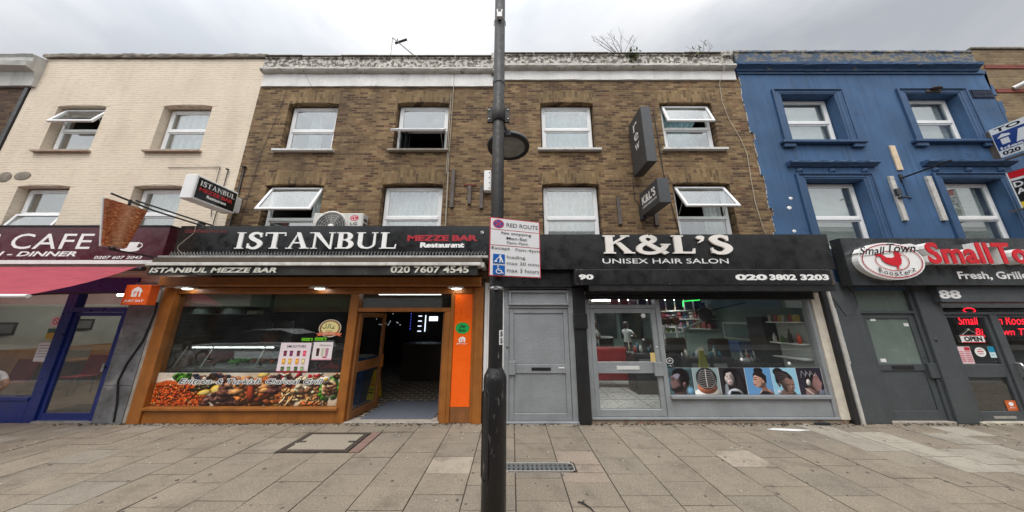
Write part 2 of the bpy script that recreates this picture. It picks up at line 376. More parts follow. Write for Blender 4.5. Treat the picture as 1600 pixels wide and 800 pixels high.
def text_geo(s, bold=0, shear=0, depth=0, spacing=1, line=1, align='LEFT'):
    c = bpy.data.curves.new('t', 'FONT'); c.body = s; c.offset = bold; c.shear = shear; c.extrude = depth; c.space_character = spacing; c.space_line = line; c.align_x = align; c.resolution_u = 3
    o = bpy.data.objects.new('t', c); col.objects.link(o)
    dg = bpy.context.evaluated_depsgraph_get(); me = bpy.data.meshes.new_from_object(o.evaluated_get(dg))
    vs = [v.co.copy() for v in me.vertices]; fs = [tuple(p.vertices) for p in me.polygons]
    bpy.data.objects.remove(o); bpy.data.curves.remove(c); bpy.data.meshes.remove(me)
    return vs, fs
class Art(MB):
    """flat print or raised lettering laid on a Face; every layer sits a hair above the one before"""
    def __init__(s, F, step=.0004, d=.001): super().__init__(); s.F = F; s.d = d; s.step = step
    def poly(s, pts, m, d=None):
        s.d += s.step; dd = s.d if d is None else d
        return s.add([s.F.pt(a, b, dd) for a, b in pts], [tuple(range(len(pts)))], m)
    def rect(s, a0, a1, b0, b1, m, d=None): return s.poly([(a0, b0), (a1, b0), (a1, b1), (a0, b1)], m, d)
    def oval(s, a, b, ra, rb, m, n=20, rot=0, t0=0, t1=2 * math.pi):
        c, q = math.cos(rot), math.sin(rot); pts = []
        for k in range(n):
            t = t0 + (t1 - t0) * k / (n if t1 - t0 > 6.28 else n - 1); x, y = ra * math.cos(t), rb * math.sin(t); pts.append((a + x * c - y * q, b + x * q + y * c))
        return s.poly(pts, m)
    def stroke(s, pts, wd, m): return s.poly(stroke_poly(pts, wd), m)
    def text(s, t, a0, a1, b0, b1, m, bold=0, shear=0, depth=0, spacing=1, line=1, align='LEFT'):
        vs, fs = text_geo(t, bold, shear, depth, spacing, line, align)
        x0 = min(v.x for v in vs); x1 = max(v.x for v in vs); y0 = min(v.y for v in vs); y1 = max(v.y for v in vs)
        s.d += s.step
        P = [s.F.pt(a0 + (v.x - x0) / (x1 - x0) * (a1 - a0), b0 + (v.y - y0) / (y1 - y0) * (b1 - b0), s.d + (v.z + depth if depth else 0)) for v in vs]
        return s.add(P, fs, m)
    def build(s, name, parent=None): return super().build(name, None, parent, 0, False)
class Lett:
    """lettering of which every line is a part of its own under the sign"""
    def __init__(s, F, t, step=.0006): s.F, s.t, s.step = F, t, step
    def text(s, *a, **k): A = Art(s.F, s.step); A.text(*a, **k); return A.build('lettering', s.t)
    def draw(s, name, f): A = Art(s.F, s.step); f(A); return A.build(name, s.t)
def stroke_poly(pts, wd):
    pts = [Vector(p).to_2d() for p in pts]; n = len(pts)
    wd = wd if isinstance(wd, (list, tuple)) else [wd] * n
    Lp, Rp = [], []
    for i, p in enumerate(pts):
        d = pts[min(i + 1, n - 1)] - pts[max(i - 1, 0)]; d = d.normalized(); q = Vector((-d.y, d.x)) * wd[i] / 2
        Lp.append(tuple(p + q)); Rp.append(tuple(p - q))
    return Lp + Rp[::-1]
def arc(cx, cy, rx, ry, t0, t1, n=12): return [(cx + rx * math.cos(R(t0 + (t1 - t0) * k / n)), cy + ry * math.sin(R(t0 + (t1 - t0) * k / n))) for k in range(n + 1)]
def smooth_curve(pts, k=6):
    out = []
    P = [Vector(p).to_2d() for p in pts]; P = [P[0]] + P + [P[-1]]
    for i in range(1, len(P) - 2):
        for j in range(k):
            t = j / k; a, b, c, d = P[i - 1], P[i], P[i + 1], P[i + 2]
            out.append(tuple(.5 * ((2 * b) + (c - a) * t + (2 * a - 5 * b + 4 * c - d) * t * t + (3 * b - 3 * c + d - a) * t ** 3)))
    return out + [tuple(P[-2])]
def swell(n, a, b): return [a + (b - a) * math.sin(math.pi * i / (n - 1)) for i in range(n)]
# roman capitals with serifs, height 1; each letter = (advance, list of polygons)
def serif_letters(T=.17, t=.075, sf=.05, ex=.08):
    def bar(x0, x1, y0, y1): return [(x0, y0), (x1, y0), (x1, y1), (x0, y1)]
    def stem(x, w): return bar(x, x + w, 0, 1)
    def ser(x, w, y): return [(x - ex, y), (x + w + ex, y), (x + w + ex, y + sf), (x - ex, y + sf)]
    D = {}
    D['I'] = (.4, [stem(.11, T), ser(.11, T, 0), ser(.11, T, 1 - sf)])
    sp = smooth_curve([(.56, .80), (.44, .95), (.25, .92), (.18, .74), (.30, .57), (.48, .44), (.56, .26), (.44, .06), (.24, .04), (.11, .2)], 5)
    D['S'] = (.68, [stroke_poly(sp, swell(len(sp), t, T * 1.15)), bar(.525, .585, .7, .98), bar(.085, .14, .03, .32)])
    D['T'] = (.84, [stem(.335, T), ser(.335, T, 0), bar(.03, .81, 1 - t, 1), bar(.03, .075, .78, 1), bar(.765, .81, .78, 1)])
    D['A'] = (.92, [[(.13, 0), (.13 + t, 0), (.47, 1), (.42, 1)], [(.37, 1), (.5, 1), (.83, 0), (.83 - T * 1.1, 0)], bar(.24, .62, .32, .32 + t), ser(.11, .09, 0), ser(.64, .2, 0)])
    D['N'] = (.95, [bar(.14, .14 + t, 0, 1), bar(.76, .76 + t, .0, 1), [(.08, 1), (.08 + T * 1.25, 1), (.84, -.02), (.76, -.02)], ser(.14, t, 0), ser(.76, t, 1 - sf), ser(.03, .1, 1 - sf)])
    def bowl(cx, cy, rx, ry): 
        p = arc(cx, cy, rx, ry, 90, -90, 12); return stroke_poly(p, swell(len(p), t, T * 1.1))
    D['B'] = (.74, [stem(.11, T), ser(.11, T, 0), ser(.11, T, 1 - sf), bar(.2, .4, 1 - t, 1), bar(.2, .42, .5, .5 + t), bar(.2, .42, 0, t), bowl(.38, .75, .17, .215), bowl(.41, .265, .2, .23)])
    up = [(.2, 1), (.2, .3)] + arc(.47, .3, .27, .26, 180, 360, 10) + [(.74, 1)]
    D['U'] = (.92, [stroke_poly(up, [T, T] + [T * .9] * 4 + [t * 1.2] * 7 + [t]), ser(.13, T, 1 - sf), ser(.7, t, 1 - sf)])
    D['L'] = (.68, [stem(.11, T), ser(.11, T, 0), ser(.11, T, 1 - sf), bar(.2, .64, 0, t), [(.58, 0), (.64, 0), (.66, .28), (.62, .28)]])
    D['K'] = (.9, [stem(.11, T), ser(.11, T, 0), ser(.11, T, 1 - sf), [(.25, .42), (.25, .56), (.66, 1), (.78, 1)], [(.38, .58), (.52, .62), (.86, 0), (.64, 0)], ser(.6, .12, 1 - sf), ser(.66, .18, 0)])
    am = lambda i, j: smooth_curve([(.86, .5), (.78, .28), (.6, .08), (.36, .02), (.15, .12), (.12, .34), (.26, .52), (.5, .66), (.55, .84), (.42, .97), (.27, .9), (.25, .74), (.36, .55), (.58, .3), (.86, .0)][i:j], 5)
    D['&'] = (.98, [stroke_poly(am(0, 6), T * .78), stroke_poly(am(5, 10), T * .78), stroke_poly(am(9, 13), T * .78), stroke_poly(am(12, 15), T * .82), bar(.72, .98, .47, .53)])
    D["'"] = (.34, [arc(.17, .88, .11, .11, 0, 360, 14)[:-1], [(.28, .88), (.24, .7), (.12, .58), (.09, .61), (.17, .72), (.17, .86)]])
    return D
SERIF = serif_letters()
def serif_word(word, F, a0, a1, b0, b1, m, d0, d1, mb=None, font=SERIF):
    mb = mb or MB(); tot = sum(font[c][0] for c in word); x = 0; k = (a1 - a0) / tot; i = 0
    for c in word:
        adv, polys = font[c]
        for p in polys:
            i += 1; mb.prism([(a0 + (x + px) * k, b0 + py * (b1 - b0)) for px, py in p], F, d0, d1 + .0006 * (i % 9), m)
        x += adv
    return mb
# ------------------------------------------------------------ ground: slabs, kerb, road
def slab_material():
    s = NT('concrete_paving_slab'); p = s.pos()
    a = s.n('ShaderNodeAttribute'); a.attribute_name = 'slab_tone'
    base = a.outputs['Color']
    base = s.mix(s.rng(s.noise(p, 1.3, 6), .35, .7, 0, .35), base, (.13, .115, .095))
    base = s.mix(s.rng(s.noise(p, 5.5, 7, .7), .5, .72, 0, .45), base, (.12, .105, .088))
    base = s.mix(s.rng(s.noise(p, 60, 4, .8), .54, .66, 0, .6), base, (.52, .46, .37))
    base = s.mix(s.rng(s.noise(p, 48, 4, .8), .55, .68, 0, .6), base, (.09, .075, .058))
    base = s.mix(s.rng(s.noise(p, 2.6, 7, .75), .52, .66, 0, .6), base, (.13, .105, .08))
    v = s.n('ShaderNodeTexVoronoi'); v.inputs['Scale'].default_value = 3.1; s.l(p, v.inputs['Vector'])
    base = s.mix(s.rng(v.outputs['Distance'], .035, .055, .55, 0), base, (.05, .045, .04))
    s.color(base); s.b.inputs['Roughness'].default_value = .85; s.b.inputs['Specular IOR Level'].default_value = .3
    s.bump(s.noise(p, 90, 4, .7), .35, .006)
    return s.m
M_slab = slab_material()
M_joint = mat('dirty_joint_mortar', (.045, .034, .024), .95, var=.3, scale=20)
M_asph = mat('asphalt', (.05, .05, .052), .9, var=.25, scale=2, bump=.5, bscale=120)
M_kerb = mat('granite_kerb', (.26, .25, .24), .8, var=.2, scale=20)

b = MB(); b.box(-17, 17, -3.3, .02, -.2, -.012)
tag(b.build('pavement_bed', M_joint), kind='structure')
rng = random.Random(3)
vs, fs, tones = [], [], []
PIT, X0 = .5455, .585
special = {}
def slab_block(x0, x1, y0, y1): return x0 < -2.10 and x1 > -3.30 and y0 < -.43 and y1 > -1.12      # manhole opening
def slab_drain(x0, x1, y0, y1): return x0 < .80 and x1 > -.9 and y0 < -1.385 and y1 > -1.58
def put_slab(x0, x1, y0, y1, tone):
    g = .0062; q = .0036; h = rng.uniform(-.0022, .0022); t = rng.uniform(-.002, .002)
    o = len(vs)
    vs.extend([(x0 + g, y0 + q, h), (x1 - g, y0 + q, h + t), (x1 - g, y1 - q, h + t), (x0 + g, y1 - q, h)])
    vs.extend([(x0 + g, y0 + q, -.03), (x1 - g, y0 + q, -.03), (x1 - g, y1 - q, -.03), (x0 + g, y1 - q, -.03)])
    for f in ((0, 1, 2, 3), (4, 5, 1, 0), (5, 6, 2, 1), (6, 7, 3, 2), (7, 4, 0, 3)): fs.append(tuple(o + k for k in f)); tones.append(tone)
def cut(rects, hx0, hx1, hy0, hy1):
    out = []
    for x0, x1, y0, y1 in rects:
        if x1 <= hx0 or x0 >= hx1 or y1 <= hy0 or y0 >= hy1: out.append((x0, x1, y0, y1)); continue
        if y1 > hy1: out.append((x0, x1, hy1, y1))
        if y0 < hy0: out.append((x0, x1, y0, hy0))
        a, c = max(y0, hy0), min(y1, hy1)
        if x0 < hx0: out.append((x0, hx0, a, c))
        if x1 > hx1: out.append((hx1, x1, a, c))
    return [r for r in out if r[1] - r[0] > .03 and r[3] - r[2] > .03]
for i in range(-31, 31):
    xa, xb = X0 + i * PIT, X0 + (i + 1) * PIT
    y = -.02 - (0 if i % 2 else rng.choice((.17, .2, .22))); ys = [-.02]
    if y < -.1: ys.append(y)
    while ys[-1] > -3.1: ys.append(max(-3.1, ys[-1] - rng.choice((.38, .40, .40, .42, .44))))
    for y1, y0 in zip(ys, ys[1:]):
        if y1 - y0 < .03: continue
        k = rng.random(); m = rng.uniform(.95, 1.05); xm, ym = (xa + xb) / 2, (y0 + y1) / 2
        c = (.242, .200, .150) if k < .7 else (.222, .188, .145) if k < .85 else (.235, .194, .146) if k < .97 else (.29, .248, .19)
        lt = 4.9 < xm < 6.5 and abs((xm - 5.05) + (ym + .2) * .9) < .55 or 6.4 < xm < 7.6 and -.75 < ym < -.3 or 5.6 < xm < 7 and -1.45 < ym < -.95
        if lt: c = (.36, .325, .265); m = rng.uniform(.88, 1.05)
        if (-1.1 < xm < -.5 and -1.7 < ym < -1.3) or (2.8 < xm < 3.3 and -1.6 < ym < -1.2): c = (.38, .32, .25)
        if xm < -4 and rng.random() < .25: c = (.262, .23, .185)
        if .6 < xm < 1.15 and -1.75 < ym < -1.2: c = (.29, .228, .178)
        rects = cut([(xa, xb, y0, y1)], -3.29, -2.115, -1.12, -.43)
        rects = cut(rects, -.16, .79, -1.60, -1.37)
        for r in rects: put_slab(*r, tuple(q * m for q in c))
me = bpy.data.meshes.new('pavement'); me.from_pydata(vs, [], fs); me.materials.append(M_slab)
at = me.color_attributes.new('slab_tone', 'FLOAT_COLOR', 'CORNER')
for p in me.polygons:
    for li in p.loop_indices: at.data[li].color = (*tones[p.index], 1)
tag_o = bpy.data.objects.new('pavement', me); col.objects.link(tag_o); tag(tag_o, kind='structure')
b = MB()
for i in range(-17, 17): b.box(i + .004, i + .996, -3.3, -3.11, -.3, .003 + .002 * (i % 3))
tag(b.build('kerb', M_kerb, bevel=.012), kind='structure')
tag(MB().box(-60, 60, -11.5, -3.302, -.4, -.12).build('road', M_asph), kind='structure')
b = MB()
for y in (-3.52, -3.72): b.box(-30, 30, y - .05, y + .05, -.13, -.116)
tag(b.build('road_red_lines', mat('red_road_paint', (.35, .03, .03), .8)), kind='structure')
tag(MB().box(-60, 60, -15, -11.502, -.4, 0).build('pavement', mat('concrete_paving', (.24, .22, .19), .9)), kind='structure')
tag(MB().box(-250, 250, -250, 250, -.6, -.42).build('ground', M_asph), kind='structure')

# manhole cover, drain channel
t = thing('manhole_cover', 'square manhole cover of pale concrete in a dark iron frame on the pavement', 'manhole cover', (-2.78, -.77, 0))
M_iron = mat('worn_cast_iron', (.075, .06, .05), .6, metal=.3, var=.3, scale=12)
b = MB(); b.box(-3.27, -2.29, -1.09, -1.03, -.04, .006).box(-3.27, -2.29, -.5, -.455, -.04, .006).box(-3.27, -3.2, -1.03, -.5, -.04, .006).box(-2.36, -2.29, -1.03, -.5, -.04, .006)
b.build('frame', M_iron, t)
b = MB(); b.box(-3.19, -2.37, -1.02, -.51, -.04, .003); b.build('infill', mat('pale_aggregate_concrete', (.285, .245, .19), .9, var=.2, scale=40, bump=.5, bscale=120), t)
b = MB(); b.box(-3.19, -3.1, -.8, -.755, .003, .009).box(-2.46, -2.37, -.8, -.755, .003, .009); b.build('lifting_slot', M_iron, t)
tag(MB().box(-2.27, -2.13, -1.1, -.44, -.03, .003).build('brick_strip', mat('red_paving_brick', (.2, .125, .10), .9, var=.2, scale=12)), kind='structure')
t = thing('drain_channel', 'narrow grey slotted drain channel in the pavement beside the lamp post', 'drain', (-.05, -1.48, 0))
b = MB(); b.box(-.15, .72, -1.40, -1.385, -.04, .008).box(-.15, .72, -1.585, -1.57, -.04, .008)
b.tube([(.72, -1.392, .0), (.755, -1.41, 0), (.77, -1.45, 0), (.77, -1.5, 0), (.765, -1.55, 0), (.72, -1.578, 0)], .009, 6); b.build('rim', mat('pale_galvanised_rim', (.42, .40, .36), .5, metal=.3), t)
b = MB(); b.box(-.15, .76, -1.57, -1.40, -.06, -.012); b.build('trough', M_dkgrey, t)
b = MB()
for i in range(15): b.box(-.14 + i * .058, -.105 + i * .058, -1.568, -1.402, -.012, .003)
b.box(-.15, .755, -1.5, -1.47, -.012, .002); b.build('grating', mat('grey_grating', (.16, .165, .165), .5, metal=.4), t)

# ------------------------------------------------------------ houses
def wall_mesh(x0, x1, z0, z1, y, depth, opens, b=None):
    b = b or MB()
    xs = sorted({x0, x1, *[o[0] for o in opens], *[o[1] for o in opens]}); zs = sorted({z0, z1, *[o[2] for o in opens], *[o[3] for o in opens]})
    for xa, xb in zip(xs, xs[1:]):
        for za, zb in zip(zs, zs[1:]):
            if any(o[0] <= xa and xb <= o[1] and o[2] <= za and zb <= o[3] for o in opens): continue
            b.add([(xa, y, za), (xb, y, za), (xb, y, zb), (xa, y, zb)], [(0, 1, 2, 3)])
            b.add([(xa, y + depth, za), (xb, y + depth, za), (xb, y + depth, zb), (xa, y + depth, zb)], [(3, 2, 1, 0)])
    for a, c, lo, hi in opens + [(x0, x1, z0, z1)]:
        q = [(a, lo), (c, lo), (c, hi), (a, hi)]
        for (p, r), (s_, t_) in zip(q, q[1:] + q[:1]):
            b.add([(p, y, r), (s_, y, t_), (s_, y + depth, t_), (p, y + depth, r)], [(0, 1, 2, 3)])
    return b
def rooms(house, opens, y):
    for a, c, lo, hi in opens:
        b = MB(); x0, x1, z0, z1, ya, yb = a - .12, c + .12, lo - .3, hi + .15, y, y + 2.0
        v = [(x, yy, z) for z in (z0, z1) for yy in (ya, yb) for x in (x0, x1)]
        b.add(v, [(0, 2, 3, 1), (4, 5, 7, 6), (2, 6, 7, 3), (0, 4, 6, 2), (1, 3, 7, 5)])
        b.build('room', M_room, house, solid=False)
def window(house, x0, x1, z0, z1, yf, mid=.5, top=0, low=0, sill=None, sillm=None, fw=.06, side=0, label=None):
    """white plastic window: frame, two lights (each fixed or a top-hung sash swung out by an angle), sill"""
    b = MB(); zm = z0 + (z1 - z0) * mid; d = .07
    b.box(x0, x0 + fw, yf, yf + d, z0, z1).box(x1 - fw, x1, yf, yf + d, z0, z1).box(x0 + fw, x1 - fw, yf, yf + d, z1 - fw, z1).box(x0 + fw, x1 - fw, yf, yf + d, z0, z0 + fw).box(x0 + fw, x1 - fw, yf - .012, yf + d, zm - .035, zm + .035)
    wn_ = b.build('window', M_upvc, house, bevel=.006)
    if label: wn_['label'] = label
    for (za, zb, ang) in ((zm + .035, z1 - fw, top), (z0 + fw, zm - .035, low)):
        xa, xb = x0 + fw, x1 - fw
        if not ang:
            s = .03
            g = MB(); g.box(xa, xa + s, yf + .006, yf + .05, za, zb).box(xb - s, xb, yf + .006, yf + .05, za, zb).box(xa + s, xb - s, yf + .006, yf + .05, zb - s, zb).box(xa + s, xb - s, yf + .006, yf + .05, za, za + s)
            g.build('sash', M_upvc, wn_, bevel=.004)
            MB().box(xa + s, xb - s, yf + .02, yf + .026, za + s, zb - s).build('pane', M_glass, wn_)
        else:
            h = zb - za + .04; a = R(ang); xa -= .035; xb += .035
            rot = Matrix.Rotation(-a, 3, 'X'); hinge = Vector((0, yf - .012, zb + .03))
            def P(x, y, z): return hinge + rot @ Vector((0, y, -z)) + Vector((x, 0, 0))
            def bx(B, p, q, r, t_, u, v_):
                V = [P(x, y, z) for z in (u, v_) for y in (r, t_) for x in (p, q)]
                B.add(V, [(0, 2, 3, 1), (4, 5, 7, 6), (0, 1, 5, 4), (2, 6, 7, 3), (0, 4, 6, 2), (1, 3, 7, 5)])
            s = .055; g = MB(); bx(g, xa, xa + s, -.045, 0, 0, h); bx(g, xb - s, xb, -.045, 0, 0, h); bx(g, xa + s, xb - s, -.045, 0, 0, s); bx(g, xa + s, xb - s, -.045, 0, h - s, h)
            g.build('sash', M_upvc, wn_, bevel=.005)['label'] = 'top-hung sash swung open'
            g = MB(); bx(g, xa + s, xb - s, -.026, -.02, s, h - s); g.build('pane', M_glass, wn_)
            g = MB(); g.tube([P(xa + .07, -.005, h * .55), (xa + .07, yf + .02, za + .05)], .007, 6); g.tube([P(xb - .07, -.005, h * .55), (xb - .07, yf + .02, za + .05)], .007, 6); g.build('stay', M_steel, wn_)
    if sill:
        a, c, ya, z, th = sill
        MB().box(a, c, ya, yf + .03, z - th, z).build('sill', sillm or M_stone, wn_, bevel=.006)
    return wn_
def arch(house, x0, x1, zt, m, h=.32, rise=.05, y=0):
    n = 10; lo = [(x0 - .005 + (x1 - x0 + .01) * i / n, zt + .02 - rise * (2 * i / n - 1) ** 2) for i in range(n + 1)]
    hi = [(x0 - .1 + (x1 - x0 + .2) * i / n, zt + h - rise * (2 * i / n - 1) ** 2) for i in range(n + 1)]
    for i in (0, n): lo[i] = (lo[i][0], zt + .02 - rise)
    MB().prism(lo + hi[::-1], front(y), -.13, .004, None).build('window_arch', m, house)
def curtain(x0, x1, z0, z1, y, m, label, gather=None, amp=.065, waves=6, group=None):
    n = 60; vs = []; rows = 8
    for j in range(rows + 1):
        f = j / rows
        for i in range(n + 1):
            u = i / n; wd = 1.0
            if gather: wd = 1 - gather[1] * math.exp(-((f - gather[0]) / .16) ** 2)
            c = (x0 + x1) / 2; x = c + (x0 + (x1 - x0) * u - c) * wd
            vs.append((x, y + amp * math.sin(2 * math.pi * waves * u + 1.3 * math.sin(5 * u)) * (1 if not gather else 1.1), z0 + (z1 - z0) * f))
    fs = [(j * (n + 1) + i, j * (n + 1) + i + 1, (j + 1) * (n + 1) + i + 1, (j + 1) * (n + 1) + i) for j in range(rows) for i in range(n)]
    b = MB(); b.add(vs, fs, None, True)
    return tag(b.build('curtain', m, None, solid=False), label, 'curtain', 'curtains behind the upper windows')
def cornice(house, name, x0, x1, prof, m, n=36, jit=.012, seed=1):
    """moulding profile run along x, its edges a little broken"""
    r = random.Random(seed); b = MB(); k = len(prof); vs = []
    for i in range(n + 1):
        x = x0 + (x1 - x0) * i / n
        for (y, z) in prof: vs.append((x, y + (r.uniform(-jit, jit) if y < -.001 else 0), z + (r.uniform(-jit, jit) if 0 < i < n else 0)))
    fs = [(i * k + q, i * k + (q + 1) % k, (i + 1) * k + (q + 1) % k, (i + 1) * k + q) for i in range(n) for q in range(k)]
    b.add(vs, fs + [tuple(range(k)), tuple(reversed(range(n * k, (n + 1) * k)))])
    return b.build(name, m, house)
def shop_room(house, x0, x1, y0, y1, z0, z1, wm, fm, cm):
    b = MB(); b.add([(x0, y0, z0), (x0, y1, z0), (x0, y1, z1), (x0, y0, z1), (x1, y0, z0), (x1, y1, z0), (x1, y1, z1), (x1, y0, z1)], [(0, 1, 2, 3), (5, 4, 7, 6), (1, 5, 6, 2)])
    b.build('room_wall', wm, house, solid=False)
    MB().box(x0, x1, y0, y1, z0 - .05, z0).build('room_floor', fm, house)
    MB().box(x0, x1, y0, y1, z1, z1 + .05).build('room_ceiling', cm, house)

# --- far left house
hA = thing('terraced_house', 'dark brick house end with a grey stone cornice, left of the cream house', 'house', (-14, 0, 0))
oA = [(-13.25, -12.1, 5.45, 6.75)]
wall_mesh(-16.5, -11.53, 2.3, 7.25, .0, .3, oA).build('wall', M_dark, hA)
rooms(hA, oA, .3)
window(hA, -13.25, -12.1, 5.47, 6.73, .12, top=38)
cornice(hA, 'cornice', -16.5, -11.42, [(0, 7.2), (-.06, 7.2), (-.08, 7.45), (-.1, 7.55), (-.24, 7.6), (-.26, 7.72), (-.18, 7.78), (-.18, 7.9), (-.22, 7.95), (0, 8.0)], M_graycor, 20, .006)
MB().box(-11.62, -11.53, -.03, .0, 3.4, 7.2).build('downpipe', M_blackmetal, hA)

# --- cream painted house with the cafe below
hB = thing('terraced_house', 'cream painted brick house with four white windows above the maroon cafe sign', 'house', (-8.8, 0, 0))
oB = [(-10.67, -9.53, 5.45, 6.69), (-8.18, -7.04, 5.45, 6.70), (-10.75, -9.61, 3.35, 4.63), (-8.22, -7.13, 3.35, 4.63)]
wall_mesh(-11.52, -6.035, 2.35, 8.05, 0, .3, oB).build('wall', M_pink, hB)
for a, c, lo, hi in oB: arch(hB, a, c, hi, M_pink, .03, .045)
rooms(hB, oB, .3)
cornice(hB, 'coping', -11.5, -6.0, [(0, 8.06), (-.05, 8.055), (-.06, 8.09), (-.055, 8.15), (.3, 8.17), (.3, 8.06)], M_cope, 50, .010, 4)
b = MB(); b.ball((-11.15, .0, 4.83), .17, .012, .13); b.build('cement_patch', mat('bare_cement_patch', (.22, .19, .15), .95, var=.3, scale=14, bump=.4), hB); b = MB(); b.ball((-10.76, .0, 4.86), .19, .012, .11); b.build('cement_patch', mat('bare_cement_patch', (.22, .19, .15), .95, var=.3, scale=14, bump=.4), hB)
window(hB, -10.64, -9.56, 5.49, 6.66, .14, mid=.53, top=23, sill=(-10.75, -9.47, -.07, 5.485, .05), sillm=M_pinksill)
window(hB, -8.15, -7.07, 5.49, 6.66, .14, mid=.52, sill=(-8.26, -6.98, -.07, 5.485, .05), sillm=M_pinksill)
window(hB, -10.72, -9.64, 3.40, 4.6, .14, mid=.5, low=17, sill=(-10.85, -9.53, -.07, 3.38, .05), sillm=M_pinksill)
window(hB, -8.19, -7.16, 3.40, 4.6, .14, mid=.5, sill=(-8.3, -7.05, -.07, 3.38, .05), sillm=M_pinksill)
curtain(-8.1, -7.12, 5.5, 6.62, .30, M_curt, 'plain white net curtain in the upper right window of the cream house', waves=6)
curtain(-8.12, -7.2, 3.45, 4.57, .30, M_curt, 'pleated white curtain in the cream house window behind the box sign', waves=8, amp=.04)
curtain(-9.95, -9.6, 5.5, 6.1, .33, M_curt, 'narrow white curtain in the upper left window of the cream house', waves=3)

# --- brick house above the restaurant
hC = thing('terraced_house', 'brown brick house with the air conditioner, above the restaurant with the orange shopfront', 'house', (-3.25, 0, 0))
oC = [(-5.25, -4.08, 5.49, 6.76), (-2.70, -1.48, 5.5, 6.78), (-5.34, -4.09, 3.3, 4.66), (-2.82, -1.5, 3.3, 4.68)]
wall_mesh(-6.03, -.461, 2.35, 7.25, 0, .3, oC).build('wall', M_stock, hC)
for a, c, lo, hi in oC: arch(hC, a, c, hi, M_arch)
rooms(hC, oC, .3)
cornice(hC, 'frieze', -6.0, -.461, [(0, 7.21), (-.035, 7.21), (-.035, 7.56), (0, 7.56)], M_frieze, 30, .004, 2)
cornice(hC, 'parapet_lip', -6.02, -.461, [(0, 7.56), (-.11, 7.575), (-.14, 7.61), (-.135, 7.66), (-.08, 7.685), (0, 7.685)], M_lip, 50, .006, 3)
cornice(hC, 'parapet', -6.02, -.461, [(0, 7.686), (-.07, 7.686), (-.06, 7.97), (-.085, 7.99), (-.07, 8.03), (.25, 8.03), (.25, 7.56), (.002, 7.56)], M_parapet, 60, .006, 3)
b = MB(); r_ = random.Random(2)
for i in range(6): b.box(-6.02 + i * .926 + .004, -6.02 + (i + 1) * .926 - .004, -.10 - r_.uniform(0, .015), .25, 8.028 + r_.uniform(0, .008), 8.055)
b.build('coping', M_cope, hC, bevel=.006)
window(hC, -5.22, -4.11, 5.53, 6.73, .12, mid=.46, sill=(-5.36, -4.0, -.08, 5.5, .055), sillm=M_whitesill)
window(hC, -2.67, -1.51, 5.54, 6.75, .12, mid=.47, low=50, sill=(-2.78, -1.42, -.08, 5.5, .05), sillm=M_stone)
window(hC, -5.31, -4.12, 3.35, 4.63, .12, mid=.42, top=25, sill=(-5.4, -4.0, -.08, 3.33, .05))
window(hC, -2.79, -1.53, 3.35, 4.64, .12, mid=.44, sill=(-2.9, -1.4, -.08, 3.33, .05))
curtain(-4.95, -4.6, 5.54, 6.7, .36, M_curt, 'white curtain bunched in the upper left window of the brick house over the restaurant', waves=4, amp=.04)
curtain(-2.7, -1.6, 3.4, 4.6, .3, M_curt, 'pleated white curtain in the window right of the air conditioner', waves=9, amp=.035)
curtain(-2.62, -2.38, 5.55, 6.1, .18, M_darkcloth, 'black cloth hanging in the open window above the air conditioner, left side', waves=3)
curtain(-4.42, -4.15, 3.4, 4.6, .22, M_curt, 'white curtain showing beside the open sash left of the air conditioner', waves=4, amp=.03)
b = MB(); b.tube([(-1.39, -.03, 7.95), (-1.395, -.03, 6.4), (-1.41, -.03, 4.9)], .010, 6).tube([(-1.44, -.03, 7.0), (-1.44, -.03, 4.9)], .011, 6).tube([(-1.40, -.03, 4.95), (-1.385, -.03, 3.4)], .018, 6); b.build('conduit', M_cable, hC)
b = MB(); b.tube([(-5.35, -.02, 7.5), (-5.42, -.02, 6.6), (-5.62, -.02, 5.4), (-5.72, -.02, 3.5)], .005, 5).tube([(-5.95, -.02, 5.1), (-5.9, -.02, 3.5)], .005, 5).tube([(-5.0, -.13, 7.6), (-4.75, -.03, 7.15), (-4.2, -.02, 6.6), (-3.4, -.02, 5.9), (-2.8, -.02, 5.45), (-2.2, -.02, 5.3)], .0035, 5); b.build('loose_cable', M_bcable, hC)

# --- brick house above the salon
hD = thing('terraced_house', 'brown brick house with flaking white parapet and weeds, above the hair salon', 'house', (2.5, 0, 0))
oD = [(.665, 1.905, 5.5, 6.78), (3.47, 4.70, 5.5, 6.78), (.655, 1.90, 3.2, 4.68), (3.5, 4.74, 3.2, 4.70)]
wall_mesh(-.459, 5.62, 2.35, 7.45, 0, .3, oD).build('wall', M_stock, hD)
for a, c, lo, hi in oD: arch(hD, a, c, hi, M_arch)
rooms(hD, oD, .3)
cornice(hD, 'frieze', -.459, 5.40, [(0, 7.4), (-.035, 7.4), (-.035, 7.66), (0, 7.66)], M_frieze, 30, .004, 5)
cornice(hD, 'parapet_lip', -.459, 5.38, [(0, 7.66), (-.11, 7.675), (-.14, 7.71), (-.135, 7.77), (-.08, 7.795), (0, 7.795)], M_lip, 50, .006, 6)
cornice(hD, 'parapet', -.459, 5.38, [(0, 7.796), (-.07, 7.796), (-.06, 8.06), (-.085, 8.08), (-.07, 8.12), (.25, 8.12), (.25, 7.66), (.002, 7.66)], M_parapet, 60, .006, 6)
b = MB(); r_ = random.Random(3)
for i in range(6): b.box(-.38 + i * .915 + .004, -.38 + (i + 1) * .915 - .004, -.10 - r_.uniform(0, .015), .25, 8.118 + r_.uniform(0, .008), 8.145)
b.build('coping', M_cope, hD, bevel=.006)
MB().box(5.12, 5.40, -.11, .2, 8.0, 8.2).build('parapet_block', M_parapet, hD, bevel=.03)
MB().box(-.5, -.40, -.12, .2, 7.5, 8.13).build('parapet_pier', M_parapet, hD, bevel=.02)
